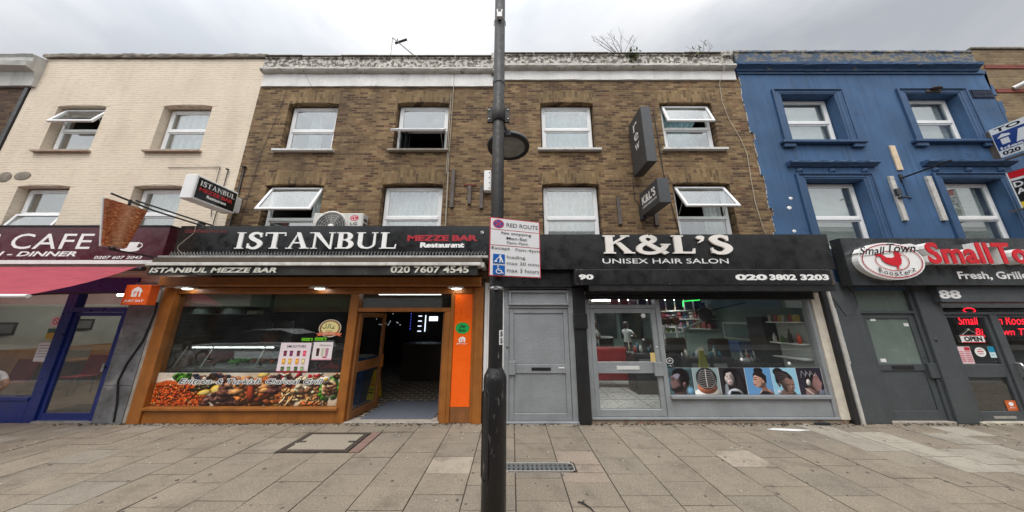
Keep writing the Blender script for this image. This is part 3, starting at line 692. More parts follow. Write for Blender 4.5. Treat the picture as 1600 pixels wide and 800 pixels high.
window(hD, .70, 1.87, 5.54, 6.75, .12, mid=.48, sill=(.58, 2.0, -.08, 5.52, .055), sillm=M_whitesill)
window(hD, 3.53, 4.67, 5.54, 6.75, .12, mid=.5, top=17, sill=(3.38, 4.83, -.08, 5.53, .055), sillm=M_whitesill)
window(hD, .69, 1.87, 3.25, 4.65, .12, mid=.47, sill=(.6, 2.0, -.08, 3.23, .05))
window(hD, 3.54, 4.7, 3.25, 4.65, .12, mid=.48, top=29, sill=(3.4, 4.85, -.08, 3.23, .05))
curtain(.76, 1.82, 5.58, 6.7, .3, M_bluecurt, 'pale blue curtain filling the upper window right of the lamp post', waves=7, amp=.03)
curtain(3.6, 4.45, 5.58, 6.7, .3, M_bluecurt, 'pale blue curtain tied in at the middle, in the window beside the tall grey sign', gather=(.52, .42), waves=6, amp=.03)
curtain(.76, 1.82, 3.3, 4.6, .3, M_curt, 'pleated white curtain in the first floor window right of the lamp post', waves=8, amp=.04)
curtain(4.3, 4.66, 3.3, 4.6, .3, M_curt, 'white curtain half drawn behind the open sash above the salon sign', waves=4, amp=.04)
b = MB(); b.tube([(5.05, -.16, 7.95), (5.04, -.16, 7.6), (4.97, -.03, 7.3), (4.95, -.02, 6.8), (5.02, -.02, 6.3), (5.2, -.02, 5.75), (5.26, -.02, 5.4), (5.22, -.02, 4.8), (5.2, -.02, 4.2), (5.24, -.02, 3.7), (5.3, -.02, 3.4)], .006, 6); b.build('loose_cable', mat('pale_cable', (.5, .44, .35), .6), hD)
b = MB(); b.tube([(2.62, -.05, 4.78), (2.63, -.03, 4.3), (2.75, -.02, 4.1)], .007, 5).tube([(3.3, -.02, 6.6), (3.33, -.02, 4.9), (3.4, -.02, 4.2), (3.5, -.02, 3.4)], .008, 5); b.build('sign_wire', M_bcable, hD)

# --- blue house
hE = thing('terraced_house', 'blue rendered house with moulded window surrounds and a peeling cornice', 'house', (8.5, 0, 0))
oE = [(6.36, 7.63, 5.72, 6.98), (9.33, 10.57, 5.74, 7.0), (6.40, 7.67, 3.2, 4.77), (9.39, 10.67, 3.2, 4.78)]
bE = wall_mesh(5.62, 11.42, 2.35, 7.7, -.02, .3, oE)
rr = random.Random(5)
def teeth(xe, xin, z0, z1, seed, side):
    r = random.Random(seed); z = z0; pts = []
    while z < z1:
        h = r.choice((.18, .24, .3, .36)); q = xe + side * r.uniform(0, .11)
        for k in range(3): pts.append((q + r.uniform(-.012, .012), min(z1, z + h * k / 2)))
        z += h
    return pts
lt = teeth(5.44, 5.62, 2.35, 7.68, 8, 1)
bE.prism([(5.62, 2.35), (5.62, 7.68)] + lt[::-1], front(-.0), .001, .022)
rt = teeth(11.42, 11.42, 2.35, 7.68, 11, 1)
bE.prism([(11.42, 7.68), (11.42, 2.35)] + rt, front(-.0), .001, .0215)
bE.build('wall', M_blue, hE)
b = MB(); b.prism([(x - .013, z) for x, z in lt] + [(x + .01, z) for x, z in lt[::-1]], front(0), .001, .0165); b.build('render_edge', peel('broken_render_edge', (.6, .57, .52), (.05, .07, .12), 14, .5, .1), hE)
rooms(hE, oE, .28)
MB().box(5.45, 11.42, -.05, -.0225, 7.56, 7.585).build('string_moulding', M_bluetrim, hE)
cornice(hE, 'cornice', 5.41, 11.28, [(-.02, 7.63), (-.05, 7.63), (-.07, 7.68), (-.13, 7.72), (-.15, 7.735), (-.15, 7.80), (-.12, 7.815), (-.02, 7.815)], M_bluelow, 50, .006, 9)
cornice(hE, 'blocking_course', 5.41, 11.2, [(-.02, 7.816), (-.115, 7.816), (-.10, 8.11), (-.12, 8.13), (-.11, 8.185), (.25, 8.185), (.25, 7.6), (-.018, 7.6)], M_bluecor, 70, .007, 10)
for x, z, r_ in ((5.98, 4.32, .05), (5.9, 4.1, .06), (5.88, 3.58, .05)): MB().ball((x, -.02, z), r_, .004, r_ * .7, n=7).build('chipped_patch', M_white, hE)
def surround(x0, x1, z0, z1, w_, hood=None, sillz=None, oz=0):
    b = MB()
    def ring(a, d, inner, tk=.62):   # moulded band: outer offset a, proud d, inner offset
        b.box(x0 - a, x0 - inner, -.02 - d, -.018, z0, z1 + a * tk).box(x1 + inner, x1 + a, -.02 - d, -.018, z0, z1 + a * tk).box(x0 - inner, x1 + inner, -.02 - d, -.018, z1 + inner * tk, z1 + a * tk)
    ring(w_ + .001, .05, w_ - .045); ring(w_ - .045, .032, w_ - .08); ring(w_ - .08, .024, .05); ring(.05, .014, .0)
    b.build('window_surround', M_bluetrim, hE, bevel=.008)
    if sillz:
        b = MB(); b.box(x0 - w_ - .1, x1 + w_ + .1, -.12, -.02, sillz - .07, sillz); b.box(x0 - w_ - .06, x0 - w_ + .2, -.085, -.02, sillz - .16, sillz - .072).box(x1 + w_ - .2, x1 + w_ + .06, -.085, -.02, sillz - .16, sillz - .072)
        b.build('window_sill', M_bluetrim, hE, bevel=.01)
    if hood:
        cornice(hE, 'window_hood', x0 - w_ - .13, x1 + w_ + .13, [(-.02, hood - .07), (-.06, hood - .07), (-.08, hood - .05), (-.13, hood - .025), (-.145, hood - .01), (-.145, hood + .025), (-.02, hood + .04)], M_bluetrim, 20, .006, int(x0 * 7))
        for x in (x0 - .08, (x0 + x1) / 2, x1 + .08):
            MB().lathe([(.0, -.075), (.03, -.07), (.035, -.055), (.06, -.05), (.075, -.03), (.075, -.018)], (x, 0, hood - .06 - .10), 16, axis='y').build('rosette', M_bluetrim, hE)
surround(6.36, 7.63, 5.70, 6.98, .21, None, 5.70)
surround(9.33, 10.57, 5.72, 7.0, .21, None, 5.72)
surround(6.40, 7.67, 3.0, 4.77, .21, 5.13)
surround(9.39, 10.67, 3.0, 4.78, .21, 5.15)
window(hE, 6.38, 7.61, 5.74, 6.97, .16, mid=.49)
window(hE, 9.35, 10.55, 5.76, 6.99, .16, mid=.49)
window(hE, 6.42, 7.65, 3.22, 4.75, .16, mid=.46)
window(hE, 9.41, 10.65, 3.22, 4.76, .16, mid=.46)
for (x0, x1, z0, z1, lb) in ((6.40, 7.5, 5.76, 6.95, 'white blind in the upper left window of the blue house'), (9.36, 10.45, 5.78, 6.97, 'white blind in the upper right window of the blue house'), (6.44, 7.5, 3.24, 4.72, 'white blind in the lower left window of the blue house'), (9.43, 10.5, 3.24, 4.73, 'white blind in the lower right window of the blue house')):
    tag(MB().box(x0, x1, .25, .26, z0, z1).build('window_blind', M_curt), lb, 'blind', 'blinds in the blue house')
b = MB()
for i in range(6): b.box(10.9, 11.38, -.045, -.02, 6.885 + i * .038, 6.905 + i * .038)
b.box(10.88, 11.4, -.03, -.019, 6.87, 7.11); b.build('air_vent', mat('dark_blue_vent', (.015, .025, .06), .6), hE)

# --- far right house
hF = thing('terraced_house', 'brown brick house with red brick bands, at the far right edge beyond the blue house', 'house', (14, 0, 0))
wall_mesh(11.425, 17, 2.3, 8.33, 0, .3, []).build('wall', M_yell, hF)
for z in (7.05, 7.75): MB().box(11.56, 17, -.018, -.001, z, z + .1).build('brick_band', M_red, hF)
MB().box(11.43, 17, -.03, .3, 8.34, 8.4).build('coping', M_cope, hF, bevel=.01)
MB().box(12.2, 17, -.015, -.001, 6.3, 6.9).build('brick_panel', M_red, hF)
for h, x0, x1, z in ((hA, -16.5, -11.53, 7.5), (hB, -11.52, -6.035, 7.8), (hC, -6.03, -.461, 7.3), (hD, -.459, 5.62, 7.4), (hE, 5.62, 11.42, 7.72), (hF, 11.425, 17, 8.0)):
    b = MB(); b.box(x0 + .01, x1 - .01, .26, 9, z - .1, z); b.build('roof', M_dkgrey, h)
    b = MB(); b.box(x0 + .01, x1 - .01, 8.7, 9, 0, z - .11); b.build('rear_wall', M_dark, h)
MB().box(-16.8, -16.5, .0, 9, 0, 7.9).build('side_wall', M_dark, hA)
MB().box(17, 17.3, .0, 9, 0, 8.3).build('side_wall', M_dark, hF)
# ------------------------------------------------------------ ground floor shopfronts (parts of their houses)
def bars(b, x0, x1, y0, y1, z0, z1, wl, wr=None, wb=None, wt=None, m=None):
    wr = wl if wr is None else wr; wb = wl if wb is None else wb; wt = wl if wt is None else wt
    b.box(x0, x0 + wl, y0, y1, z0, z1, m).box(x1 - wr, x1, y0, y1, z0, z1, m)
    if wb: b.box(x0 + wl, x1 - wr, y0, y1, z0, z0 + wb, m)
    if wt: b.box(x0 + wl, x1 - wr, y0, y1, z1 - wt, z1, m)
    return b
def part(house, name, m, *boxes, bevel=.006):
    b = MB()
    for q in boxes: b.box(*q)
    return b.build(name, m, house, bevel=bevel)

# cafe (cream house)
part(hB, 'pilaster', mat('grey_marble_cladding', (.16, .165, .17), .35, var=.45, scale=3.2, grime=(.36, .36, .35), gscale=2.3, gpos=.6), (-7.43, -6.9, -.06, .1, .0, .62), (-7.43, -6.9, -.06, .1, .626, 1.16), (-7.43, -6.9, -.06, .1, 1.166, 1.7), (-7.43, -6.9, -.06, .1, 1.706, 2.5), bevel=.003)
part(hB, 'pilaster_edge', M_stone, (-6.9, -6.8, -.05, .1, 0, 2.4))
fB = part(hB, 'shop_front', M_navy, (-8.72, -8.52, -.03, .1, 0, 2.3), (-11.5, -8.721, -.03, .1, 0, .36), (-11.5, -8.721, -.05, .12, .361, .42), (-7.52, -7.431, -.03, .1, 0, 2.0), (-11.5, -7.431, -.028, .1, 2.301, 2.6), (-8.519, -7.521, -.03, .1, 1.93, 2.02), (-11.5, -11.4, -.03, .1, .421, 2.3))
MB().box(-11.4, -8.72, .03, .038, .42, 2.3).build('pane', M_shopglass, fB)
MB().box(-8.52, -7.43, .03, .038, 2.02, 2.3).build('pane', M_shopglass, fB)
dB = MB(); bars(dB, -8.515, -7.525, .0, .05, .03, 1.925, .07, .07, .12, .07); dB = dB.build('door', M_navy, hB, bevel=.005); dB['label'] = 'narrow blue framed glass door of the cafe'
MB().box(-8.45, -7.59, .02, .026, .15, 1.86).build('pane', M_shopglass, dB)
MB().tube([(-7.55, -.05, 1.0), (-7.55, -.05, .86)], .018, 8).box(-7.565, -7.535, -.05, .0, .91, .95).build('handle', M_steel, dB)
MB().box(-8.52, -7.43, -.05, .1, 0, .03).build('threshold', M_alu, hB)
shop_room(hB, -11.9, -7.0, .12, 5.2, .02, 2.75, M_panelw, mat('brown_floor', (.16, .12, .09), .4), M_ceilw)

# restaurant (brick house)
part(hC, 'pilaster', M_orange, (-6.79, -6.56, -.09, .1, 0, 2.405))
part(hC, 'pilaster', M_orange, (-.71, -.55, -.09, .1, 0, 2.405), (-.765, -.712, -.05, .1, 0, 2.405))
part(hC, 'pilaster', M_white, (-.535, -.475, -.04, .1, 0, 2.5))
fC = part(hC, 'shop_front', M_orange, (-6.559, -3.15, -.06, .1, 0, .215), (-6.559, -3.1, -.11, .1, .216, .265), (-3.149, -2.985, -.06, .1, 0, 2.28), (-2.984, -1.185, -.05, .1, 1.935, 2.012), (-1.295, -1.185, -.06, .1, 0, 1.934), (-1.184, -1.115, -.06, .1, 0, 2.28), (-6.559, -.765, -.06, .1, 2.281, 2.405))
MB().box(-6.56, -3.149, .01, .018, .265, 2.281).build('pane', M_shopglass, fC)
MB().box(-2.984, -1.185, .03, .038, 2.012, 2.281).build('pane', M_shopglass, fC)
part(hC, 'side_panel', M_vivid, (-1.114, -.766, -.04, .06, .26, 2.28))
part(hC, 'side_panel_base', M_orangedk, (-1.114, -.766, -.035, .06, 0, .259))
part(hC, 'threshold', M_stone, (-2.984, -1.296, -.06, .2, -.01, .02))
def leaf(house, hx, hy, ang, wd, name='door'):
    """glazed timber door leaf swung on a vertical hinge"""
    m = Matrix.Rotation(R(ang), 3, 'Z'); o = Vector((hx, hy, 0))
    def ob(b, x0, x1, y0, y1, z0, z1): 
        v = [o + m @ Vector((x, y, z)) for z in (z0, z1) for y in (y0, y1) for x in (x0, x1)]
        b.add(v, [(0, 2, 3, 1), (4, 5, 7, 6), (0, 1, 5, 4), (2, 6, 7, 3), (0, 4, 6, 2), (1, 3, 7, 5)])
    b = MB(); ob(b, 0, .09, -.025, .025, .03, 1.92); ob(b, wd - .09, wd, -.025, .025, .03, 1.92); ob(b, .09, wd - .09, -.025, .025, .03, .16); ob(b, .09, wd - .09, -.025, .025, .82, 1.0); ob(b, .09, wd - .09, -.025, .025, 1.83, 1.92)
    d = b.build(name, M_orangedk, house, bevel=.006)
    for z0, z1 in ((.16, .82), (1.0, 1.83)):
        g = MB(); ob(g, .09, wd - .09, -.004, .004, z0, z1); g.build('pane', M_shopglass, d)
    g = MB(); ob(g, wd - .07, wd - .03, -.07, -.03, .8, 1.05); g.build('handle', M_orange, d)
    return d
leaf(hC, -2.96, .0, 82, .86)['label'] = 'left door leaf, open inwards'
leaf(hC, -1.31, .0, 94, .80)['label'] = 'right door leaf, seen edge on'
def tile_floor():
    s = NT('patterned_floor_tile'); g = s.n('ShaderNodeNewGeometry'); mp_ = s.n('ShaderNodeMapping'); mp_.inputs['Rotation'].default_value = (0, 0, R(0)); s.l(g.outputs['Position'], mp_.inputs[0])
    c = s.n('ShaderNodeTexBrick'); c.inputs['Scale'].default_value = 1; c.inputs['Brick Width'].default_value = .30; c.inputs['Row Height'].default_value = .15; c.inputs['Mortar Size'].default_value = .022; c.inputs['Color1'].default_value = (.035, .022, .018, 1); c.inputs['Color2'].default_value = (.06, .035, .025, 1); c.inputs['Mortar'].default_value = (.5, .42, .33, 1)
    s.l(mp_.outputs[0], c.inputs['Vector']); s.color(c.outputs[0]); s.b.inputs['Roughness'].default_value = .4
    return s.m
M_tile = tile_floor()
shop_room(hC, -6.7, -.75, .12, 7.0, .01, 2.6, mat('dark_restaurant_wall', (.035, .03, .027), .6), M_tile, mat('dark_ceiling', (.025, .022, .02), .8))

# salon (brick house)
part(hD, 'pilaster', M_white, (-.474, -.15, -.02, .1, 0, 2.5))
fG = MB(); bars(fG, -.149, 1.185, -.05, .1, 0, 2.40, .09, .10, .03, .03); fG.box(-.058, 1.084, -.05, .1, 2.0, 2.06); fG = fG.build('door_frame', M_grey, hD, bevel=.005)
tag(MB().box(.86, .97, -.036, -.0305, .91, .93).build('name_label', M_white), 'tiny white name label on the light grey door right of its letter slot', 'label')
b = MB(); bars(b, -.06, 1.10, -.085, -.02, 2.06, 2.345, .045); b.box(-.015, 1.055, -.05, -.03, 2.105, 2.30); b.build('transom_vent', M_grey, hD, bevel=.004)
d = MB(); bars(d, -.055, 1.08, -.03, .03, .035, 1.995, .09, .09, .12, .09); d.box(.035, .99, -.03, .03, .82, .98); d.box(.036, .989, -.012, .02, .155, .819).box(.036, .989, -.012, .02, .981, 1.904)
d = d.build('door', M_grey, hD, bevel=.006); d['label'] = 'solid light grey door with a black letter slot'
MB().box(.36, .72, -.038, -.028, .87, .925).build('letter_box', M_blackmetal, d, bevel=.003)
MB().box(-.06, .06, -.07, -.031, .80, 1.04).build('lock_plate', M_grey, d, bevel=.006)
MB().lathe([(0, -.012), (.018, -.01), (.018, 0)], (-.09, -.05, 1.28), 12, axis='y').build('keyhole', M_dkgrey, d)
part(hD, 'doorstep', M_grey, (-.15, 1.19, -.09, .1, -.01, .033))
part(hD, 'pilaster', M_blackmetal, (1.19, 1.40, -.13, .1, 0, 2.4), (1.17, 1.42, -.16, .1, 1.62, 1.9), bevel=.012)
part(hD, 'plinth', peel('worn_rendered_plinth', (.30, .24, .18), (.13, .07, .05), 9, .55, .4), (1.40, 5.98, -.05, .1, -.02, .06), bevel=.012)
fD = part(hD, 'shop_front', M_grey, (1.42, 1.50, -.04, .1, .061, 2.28), (2.785, 2.875, -.04, .1, .061, 2.28), (5.76, 5.83, -.04, .1, .061, 2.28), (1.501, 2.784, -.04, .1, 2.0, 2.07), (1.501, 2.784, -.04, .1, 2.235, 2.28), (2.876, 5.759, -.04, .1, 2.235, 2.28),
          (2.876, 5.759, -.07, .1, .395, .45), (2.876, 5.759, -.02, .1, .096, .394), (1.42, 5.83, -.07, .1, .0605, .095))
MB().box(2.875, 5.76, .02, .028, .45, 2.235).build('pane', M_shopglass, fD)
MB().box(1.5, 2.785, .02, .028, 2.07, 2.235).build('pane', M_shopglass, fD)
d = MB(); bars(d, 1.505, 2.78, -.025, .03, .098, 1.995, .09, .09, .12, .085); d.box(1.596, 2.689, -.025, .03, .82, 1.02); d = d.build('door', M_grey, hD, bevel=.006); d['label'] = 'light grey glazed door of the hair salon'
for z0, z1 in ((.218, .82), (1.02, 1.91)): MB().box(1.595, 2.69, 0, .007, z0, z1).build('pane', M_shopglass, d)
MB().box(1.94, 2.36, -.034, -.026, .885, .95).build('letter_box', mat('pale_letter_plate', (.6, .6, .58), .5), d, bevel=.003)
MB().box(2.62, 2.775, -.07, -.026, .78, 1.02).build('lock_plate', M_grey, d, bevel=.006)
MB().lathe([(0, -.01), (.02, -.008), (.02, 0)], (2.735, -.025, 1.28), 12, axis='y').build('keyhole', M_steel, d)
b = MB(); b.box(1.42, 5.95, -.40, -.02, 2.30, 2.405)
for i in range(4): b.profile_x([(-.10, 2.19 + i * .03), (-.118, 2.195 + i * .03), (-.118, 2.213 + i * .03), (-.10, 2.219 + i * .03)], 1.42, 5.83)
b.box(1.42, 5.83, -.125, -.09, 2.165, 2.189); b.build('roller_shutter', M_blackmetal, hD)
b = MB(); b.box(5.831, 5.995, -.06, .1, .061, 2.3)
for i in range(20): b.box(5.93, 5.97, -.066, -.06, .95 + i * .062, .975 + i * .062)
b.build('shutter_guide_rail', M_creamrail, hD)
part(hD, 'pilaster', M_blackmetal, (5.996, 6.09, -.12, .1, 0, 2.4), bevel=.008)
b = MB(); b.tube([(6.145, -.10, 0), (6.145, -.10, 1.95), (6.13, -.10, 2.35)], .036, 8).tube([(6.2, -.10, 1.0), (6.19, -.10, 2.0)], .014, 6); b.build('waste_pipe', M_whitewood, hD)
part(hD, 'broken_pilaster', M_stone, (6.11, 6.40, -.05, .1, 2.4, 3.3))
part(hD, 'pilaster_timber', M_wood, (6.2, 6.26, -.12, -.051, 2.5, 3.32), (6.29, 6.35, -.1, -.051, 2.45, 3.2))
M_sfloor = mat('pale_grey_floor_tile', (.55, .55, .53), .3, var=.1)
shop_room(hD, 1.35, 5.9, .12, 7.2, .08, 2.48, mat('pale_green_salon_wall', (.13, .18, .165), .8), M_sfloor, M_ceilw)
b = MB()
for i in range(12):
    b.box(1.35, 5.9, .5 + i * .6, .51 + i * .6, .079, .082)
for i in range(8): b.box(1.6 + i * .6, 1.61 + i * .6, .13, 7.2, .079, .0815)
b.build('floor_joint', M_dkgrey, hD)

# takeaway (blue house)
part(hE, 'pilaster', M_greydk, (6.215, 6.70, -.08, .1, 0, 2.5), (7.86, 8.235, -.08, .1, 0, 2.5), bevel=.01)
fE = MB(); bars(fE, 6.701, 7.859, -.03, .1, 0, 2.42, .06, .06, .0, .03); fE.box(6.762, 7.798, -.03, .1, 1.90, 1.95); fE = fE.build('door_frame', M_greydk, hE, bevel=.006)
M_frost = mat('frosted_greenish_glass', (.15, .19, .165), .18, var=.2, scale=1.5)
MB().box(6.762, 7.798, .03, .038, 1.95, 2.39).build('pane', M_frost, fE)
d = MB(); bars(d, 6.765, 7.795, .0, .05, .03, 1.895, .10, .10, .16, .09); d.box(6.866, 7.694, .0, .05, .86, .98); d.box(6.867, 7.693, .018, .04, .19, .859); d = d.build('door', M_greydk, hE, bevel=.006); d['label'] = 'slate grey door with a frosted glass upper half'
MB().box(6.865, 7.695, .022, .03, .98, 1.806).build('pane', M_frost, d)
MB().box(7.08, 7.48, -.012, -.001, .89, .955).build('letter_box', M_blackmetal, d, bevel=.004)
MB().box(7.70, 7.86, -.05, -.001, .74, 1.0).build('lock_plate', M_greydk, d, bevel=.006)
b = MB(); b.box(7.72, 7.75, -.004, 0, 1.06, 1.12).lathe([(0, -.015), (.03, -.01), (.03, 0)], (7.95, -.08, 1.42), 12, axis='y'); b.build('door_bell', M_dkgrey, d)
part(hE, 'threshold', M_stone, (6.70, 7.86, -.06, .1, -.01, .028))
part(hE, 'shop_head', M_greydk, (8.14, 13, -.20, .1, 2.112, 2.415))
fE2 = part(hE, 'shop_front', M_greydk, (8.236, 8.34, -.05, .1, 0, 2.109), (8.341, 13, -.05, .1, 1.88, 1.93), (9.20, 9.34, -.05, .1, .0, 1.879), (10.3, 10.42, -.05, .1, 0, 1.879), (10.421, 13, -.05, .1, 0, .5))
MB().box(8.34, 13, .03, .038, 1.93, 2.11).build('pane', M_shopglass, fE2)
MB().box(10.42, 13, .03, .038, .5, 1.88).build('pane', M_shopglass, fE2)
for x0, x1, lb in ((8.345, 9.195, 'left leaf of the takeaway door with stickers on its glass'), (9.345, 10.295, 'right leaf of the takeaway door')):
    d = MB(); bars(d, x0, x1, -.02, .04, .03, 1.875, .06, .06, .15, .05); d.box(x0 + .061, x1 - .061, -.02, .04, .75, .98); d = d.build('door', M_greydk, hE, bevel=.006); d['label'] = lb
    for z0, z1 in ((.18, .75), (.98, 1.825)): MB().box(x0 + .06, x1 - .06, .005, .012, z0, z1).build('pane', M_shopglass, d)
    if x0 < 9:
        b = MB(); b.box(8.6, 9.0, -.026, -.02, .07, .11); b.build('kick_plate', M_alu, d)
    else: MB().tube([(9.31, -.055, 1.0), (9.30, -.12, 1.0), (9.30, -.13, .95), (9.30, -.13, .66), (9.31, -.12, .61), (9.33, -.055, .61)], .018, 8).build('handle', M_steel, d)
part(hE, 'threshold', mat('worn_cream_step', (.42, .38, .3), .8, var=.25, scale=7), (8.236, 10.4, -.10, .1, -.01, .03))
shop_room(hE, 8.2, 13, .12, 5, .02, 2.55, mat('dark_takeaway_wall', (.03, .028, .028), .6), mat('dark_takeaway_floor', (.06, .055, .05), .4), M_room)

# ------------------------------------------------------------ fascia signs, awnings
t = thing('fascia_sign', 'maroon cafe sign with white letters and a cup, above the red awning', 'shop sign', (-9, -.15, 2.82))
MB().box(-14, -6.76, -.30, -.02, 2.9, 3.58).build('board', M_maroon, t)
MB().box(-14, -6.74, -.32, -.0, 3.581, 3.605).build('top_trim', M_blackmetal, t)
MB().box(-14, -6.9, -.31, -.02, 2.825, 2.899).build('bottom_trim', M_white, t)
A = Lett(front(-.30), t)
A.text('S', -10.4, -10.02, 3.12, 3.44, M_let, .012, .0); A.text('CAFE', -9.78, -8.2, 3.12, 3.435, M_let, .004, .05, spacing=1.05)
A.text('CH - DINNER', -10.28, -8.42, 2.975, 3.075, M_let, .03, .25); A.text('0207 607 2043', -8.05, -7.13, 2.925, 2.985, M_let, .02, .2)
A = Art(front(-.30), .0006); A.oval(-7.42, 3.12, .19, .05, M_let, 20, 0); A.poly([(-7.63, 3.26), (-7.27, 3.26), (-7.30, 3.16), (-7.38, 3.1), (-7.54, 3.1), (-7.6, 3.16)], M_let); A.stroke(arc(-7.26, 3.19, .06, .05, -90, 100), .018, M_let); A.stroke([(-7.5, 3.3), (-7.45, 3.36), (-7.47, 3.42)], .02, M_let)
A.build('cup_emblem', t)
t = thing('awning', 'faded red cafe awning sloping out over the cafe window', 'awning', (-9, -.3, 2.2))
b = MB(); n = 12; vs = []
for i in range(n + 1):
    for k in range(7):
        f = k / 6; vs.append((-14 + 6.84 * i / n, -.3 - 1.04 * f, 2.77 - .62 * f - .05 * math.sin(math.pi * f)))
fs = [(i * 7 + k, i * 7 + k + 1, (i + 1) * 7 + k + 1, (i + 1) * 7 + k) for i in range(n) for k in range(6)]
b.add(vs, fs, None, True); b.build('cloth', M_pinkawn, t, solid=False)
MB().tube([(-14, -1.34, 2.13), (-7.16, -1.34, 2.13)], .028, 8).build('front_bar', M_white, t)
MB().tube([(-14, -.25, 2.74), (-7.1, -.25, 2.74)], .045, 10).build('roller', M_dkgrey, t)
b = MB(); b.tube([(-7.5, -.1, 2.3), (-7.9, -.75, 2.22), (-7.5, -1.32, 2.13)], .016, 6); b.build('folding_arm', M_dkgrey, t)

t = thing('fascia_sign', 'long black restaurant sign with big white serif letters', 'shop sign', (-3.5, -.15, 3.0))
MB().box(-6.55, -.44, -.30, -.27, 3.0, 3.595).box(-6.55, -6.52, -.269, -.01, 3.0, 3.595).box(-.47, -.44, -.269, -.01, 3.0, 3.595).build('board', M_black, t)
serif_word('ISTANBUL', front(-.30), -5.40, -2.24, 3.125, 3.455, None, 0, .018).build('serif_lettering', M_let, t)
A = Lett(front(-.30), t)
A.text('MEZZE BAR', -2.05, -.67, 3.285, 3.405, M_redlet, .045, spacing=.95); A.text('Restaurant', -1.79, -.93, 3.15, 3.255, M_let, .05, spacing=.9)
A.text('02076074545', -6.45, -5.62, 3.45, 3.52, mat('dull_red_letter', (.16, .015, .015), .5), .02)
A.text('S', -.62, -.55, 3.44, 3.49, M_let); A = Art(front(-.30), .0006); A.stroke(smooth_curve([(-6.27, 3.59), (-6.27, 3.45), (-6.4, 3.3), (-6.5, 3.16), (-6.42, 3.06), (-6.3, 3.02)]), .012, M_cable)
A.build('loose_wire', t)
t = thing('bird_spike_strip', 'row of metal bird spikes on the ledge under the serif restaurant sign', 'bird spikes', (-3.5, -.4, 2.9))
MB().box(-6.62, -.45, -.46, -.02, 2.915, 2.955).build('ledge', M_alu, t)
b = MB()
for i in range(98):
    x = -6.55 + i * .062
    b.tube([(x, -.36, 2.955), (x + .035, -.36, 3.06)], .0035, 4, None, False).tube([(x + .02, -.32, 2.955), (x - .01, -.32, 3.05)], .0035, 4, None, False)
b.build('spikes', M_steel, t)
t = thing('awning', 'closed black awning with white lettering on its valance, above the orange shopfront', 'awning', (-3.5, -.3, 2.57))
MB().box(-6.6, -.55, -.52, -.12, 2.80, 2.905).build('cassette', mat('dark_brown_cassette', (.09, .07, .05), .5, streak=.4), t)
MB().box(-6.62, -.56, -.60, -.3, 2.735, 2.795).build('front_bar', mat('stained_white_metal', (.62, .60, .55), .4, var=.2, scale=6, streak=.5), t, bevel=.01)
MB().box(-.56, -.50, -.58, -.2, 2.71, 2.80).build('end_cap', M_alu, t)
vs = []; fs = []
for i in range(61):
    x = -6.58 + (-.62 + 6.58) * i / 60
    for k in range(3): vs.append((x, -.555 + .006 * math.sin(i * 1.1) * k, 2.735 - .0825 * k))
for i in range(60):
    for k in range(2): fs.append((i * 3 + k, i * 3 + k + 1, i * 3 + k + 4, i * 3 + k + 3))
b = MB(); b.add(vs, fs, None, True); b.build('valance', mat('black_valance_cloth', (.022, .021, .018), .6, var=.3, grime=(.10, .095, .08), gscale=4, gpos=.6), t, solid=False)
A = Lett(front(-.57), t); A.text('ISTANBUL MEZZE BAR', -6.54, -4.24, 2.61, 2.705, mat('off_white_letter', (.66, .64, .55), .5, var=.2, scale=12), .035, .18); A.text('020 7607 4545', -2.19, -.78, 2.605, 2.735, mat('off_white_letter', (.7, .68, .6), .5), .03)
tag(MB().box(-6.74, -.59, -.25, -.092, 2.41, 2.585).build('shop_fascia_board', M_orange, None, bevel=.012), 'varnished orange board running under the black awning', 'board')
for i, (x, lb) in enumerate(((-6.25, 'left'), (-3.70, 'middle'), (-1.07, 'right'))):
    t = thing('downlight', lb + ' of three small lit lamps under the orange restaurant board', 'lamp', (x, -.17, 2.35), 'downlights over the restaurant front')
    MB().box(x - .13, x + .13, -.24, -.10, 2.385, 2.405).box(x - .15, x + .15, -.25, -.09, 2.368, 2.384).build('housing', M_acw, t)
    MB().ball((x, -.17, 2.366), .09, .05, .018).build('lens', M_lamp, t)

t = thing('fascia_sign', 'black hair salon sign with raised cream serif letters', 'shop sign', (2.9, -.15, 2.72))
MB().box(-.40, 6.18, -.30, -.02, 2.722, 3.42).build('board', M_blackb, t)
b = MB()
for x in (4.62, 4.70): b.box(x, x + .004, -.3015, -.299, 2.73, 3.41)
b.build('panel_joint', M_dkgrey, t)
FK = serif_letters(.205, .10, .07, .06)
mb = serif_word("K&L'S", front(-.30), 1.73, 4.26, 3.02, 3.385, None, .012, .05, font=FK); mb.build('raised_lettering', M_cream, t)
A = Art(front(-.30), .001); A.text('UNISEX HAIR SALON', 1.74, 4.16, 2.835, 2.932, M_let, .006, spacing=1.0); A.build('lettering', t)
t = thing('shutter_box_sign', 'black shutter box with the white street number and phone number, under the salon sign', 'shop sign', (3.5, -.3, 2.4))
MB().box(1.16, 5.92, -.42, -.06, 2.41, 2.70).build('box', M_blackb, t, bevel=.012)
A = Lett(front(-.42), t); A.text('90', 1.235, 1.51, 2.505, 2.605, M_let, .055); A.text('020', 4.13, 4.72, 2.495, 2.605, M_let, .05); A.text('3802', 4.76, 5.26, 2.495, 2.605, M_let, .05); A.text('3203', 5.33, 5.86, 2.495, 2.605, M_let, .05); A = Art(front(-.42), .0008)
for x in (1.2, 1.28, 2.9, 4.25, 4.9, 5.25, 5.78, 5.88):
    for z in (2.425, 2.687): A.oval(x, z, .007, .007, M_steel, 8)
A.build('screws', t)
part(hD, 'panel', M_blackb, (-.42, 1.159, -.17, -.01, 2.402, 2.72))

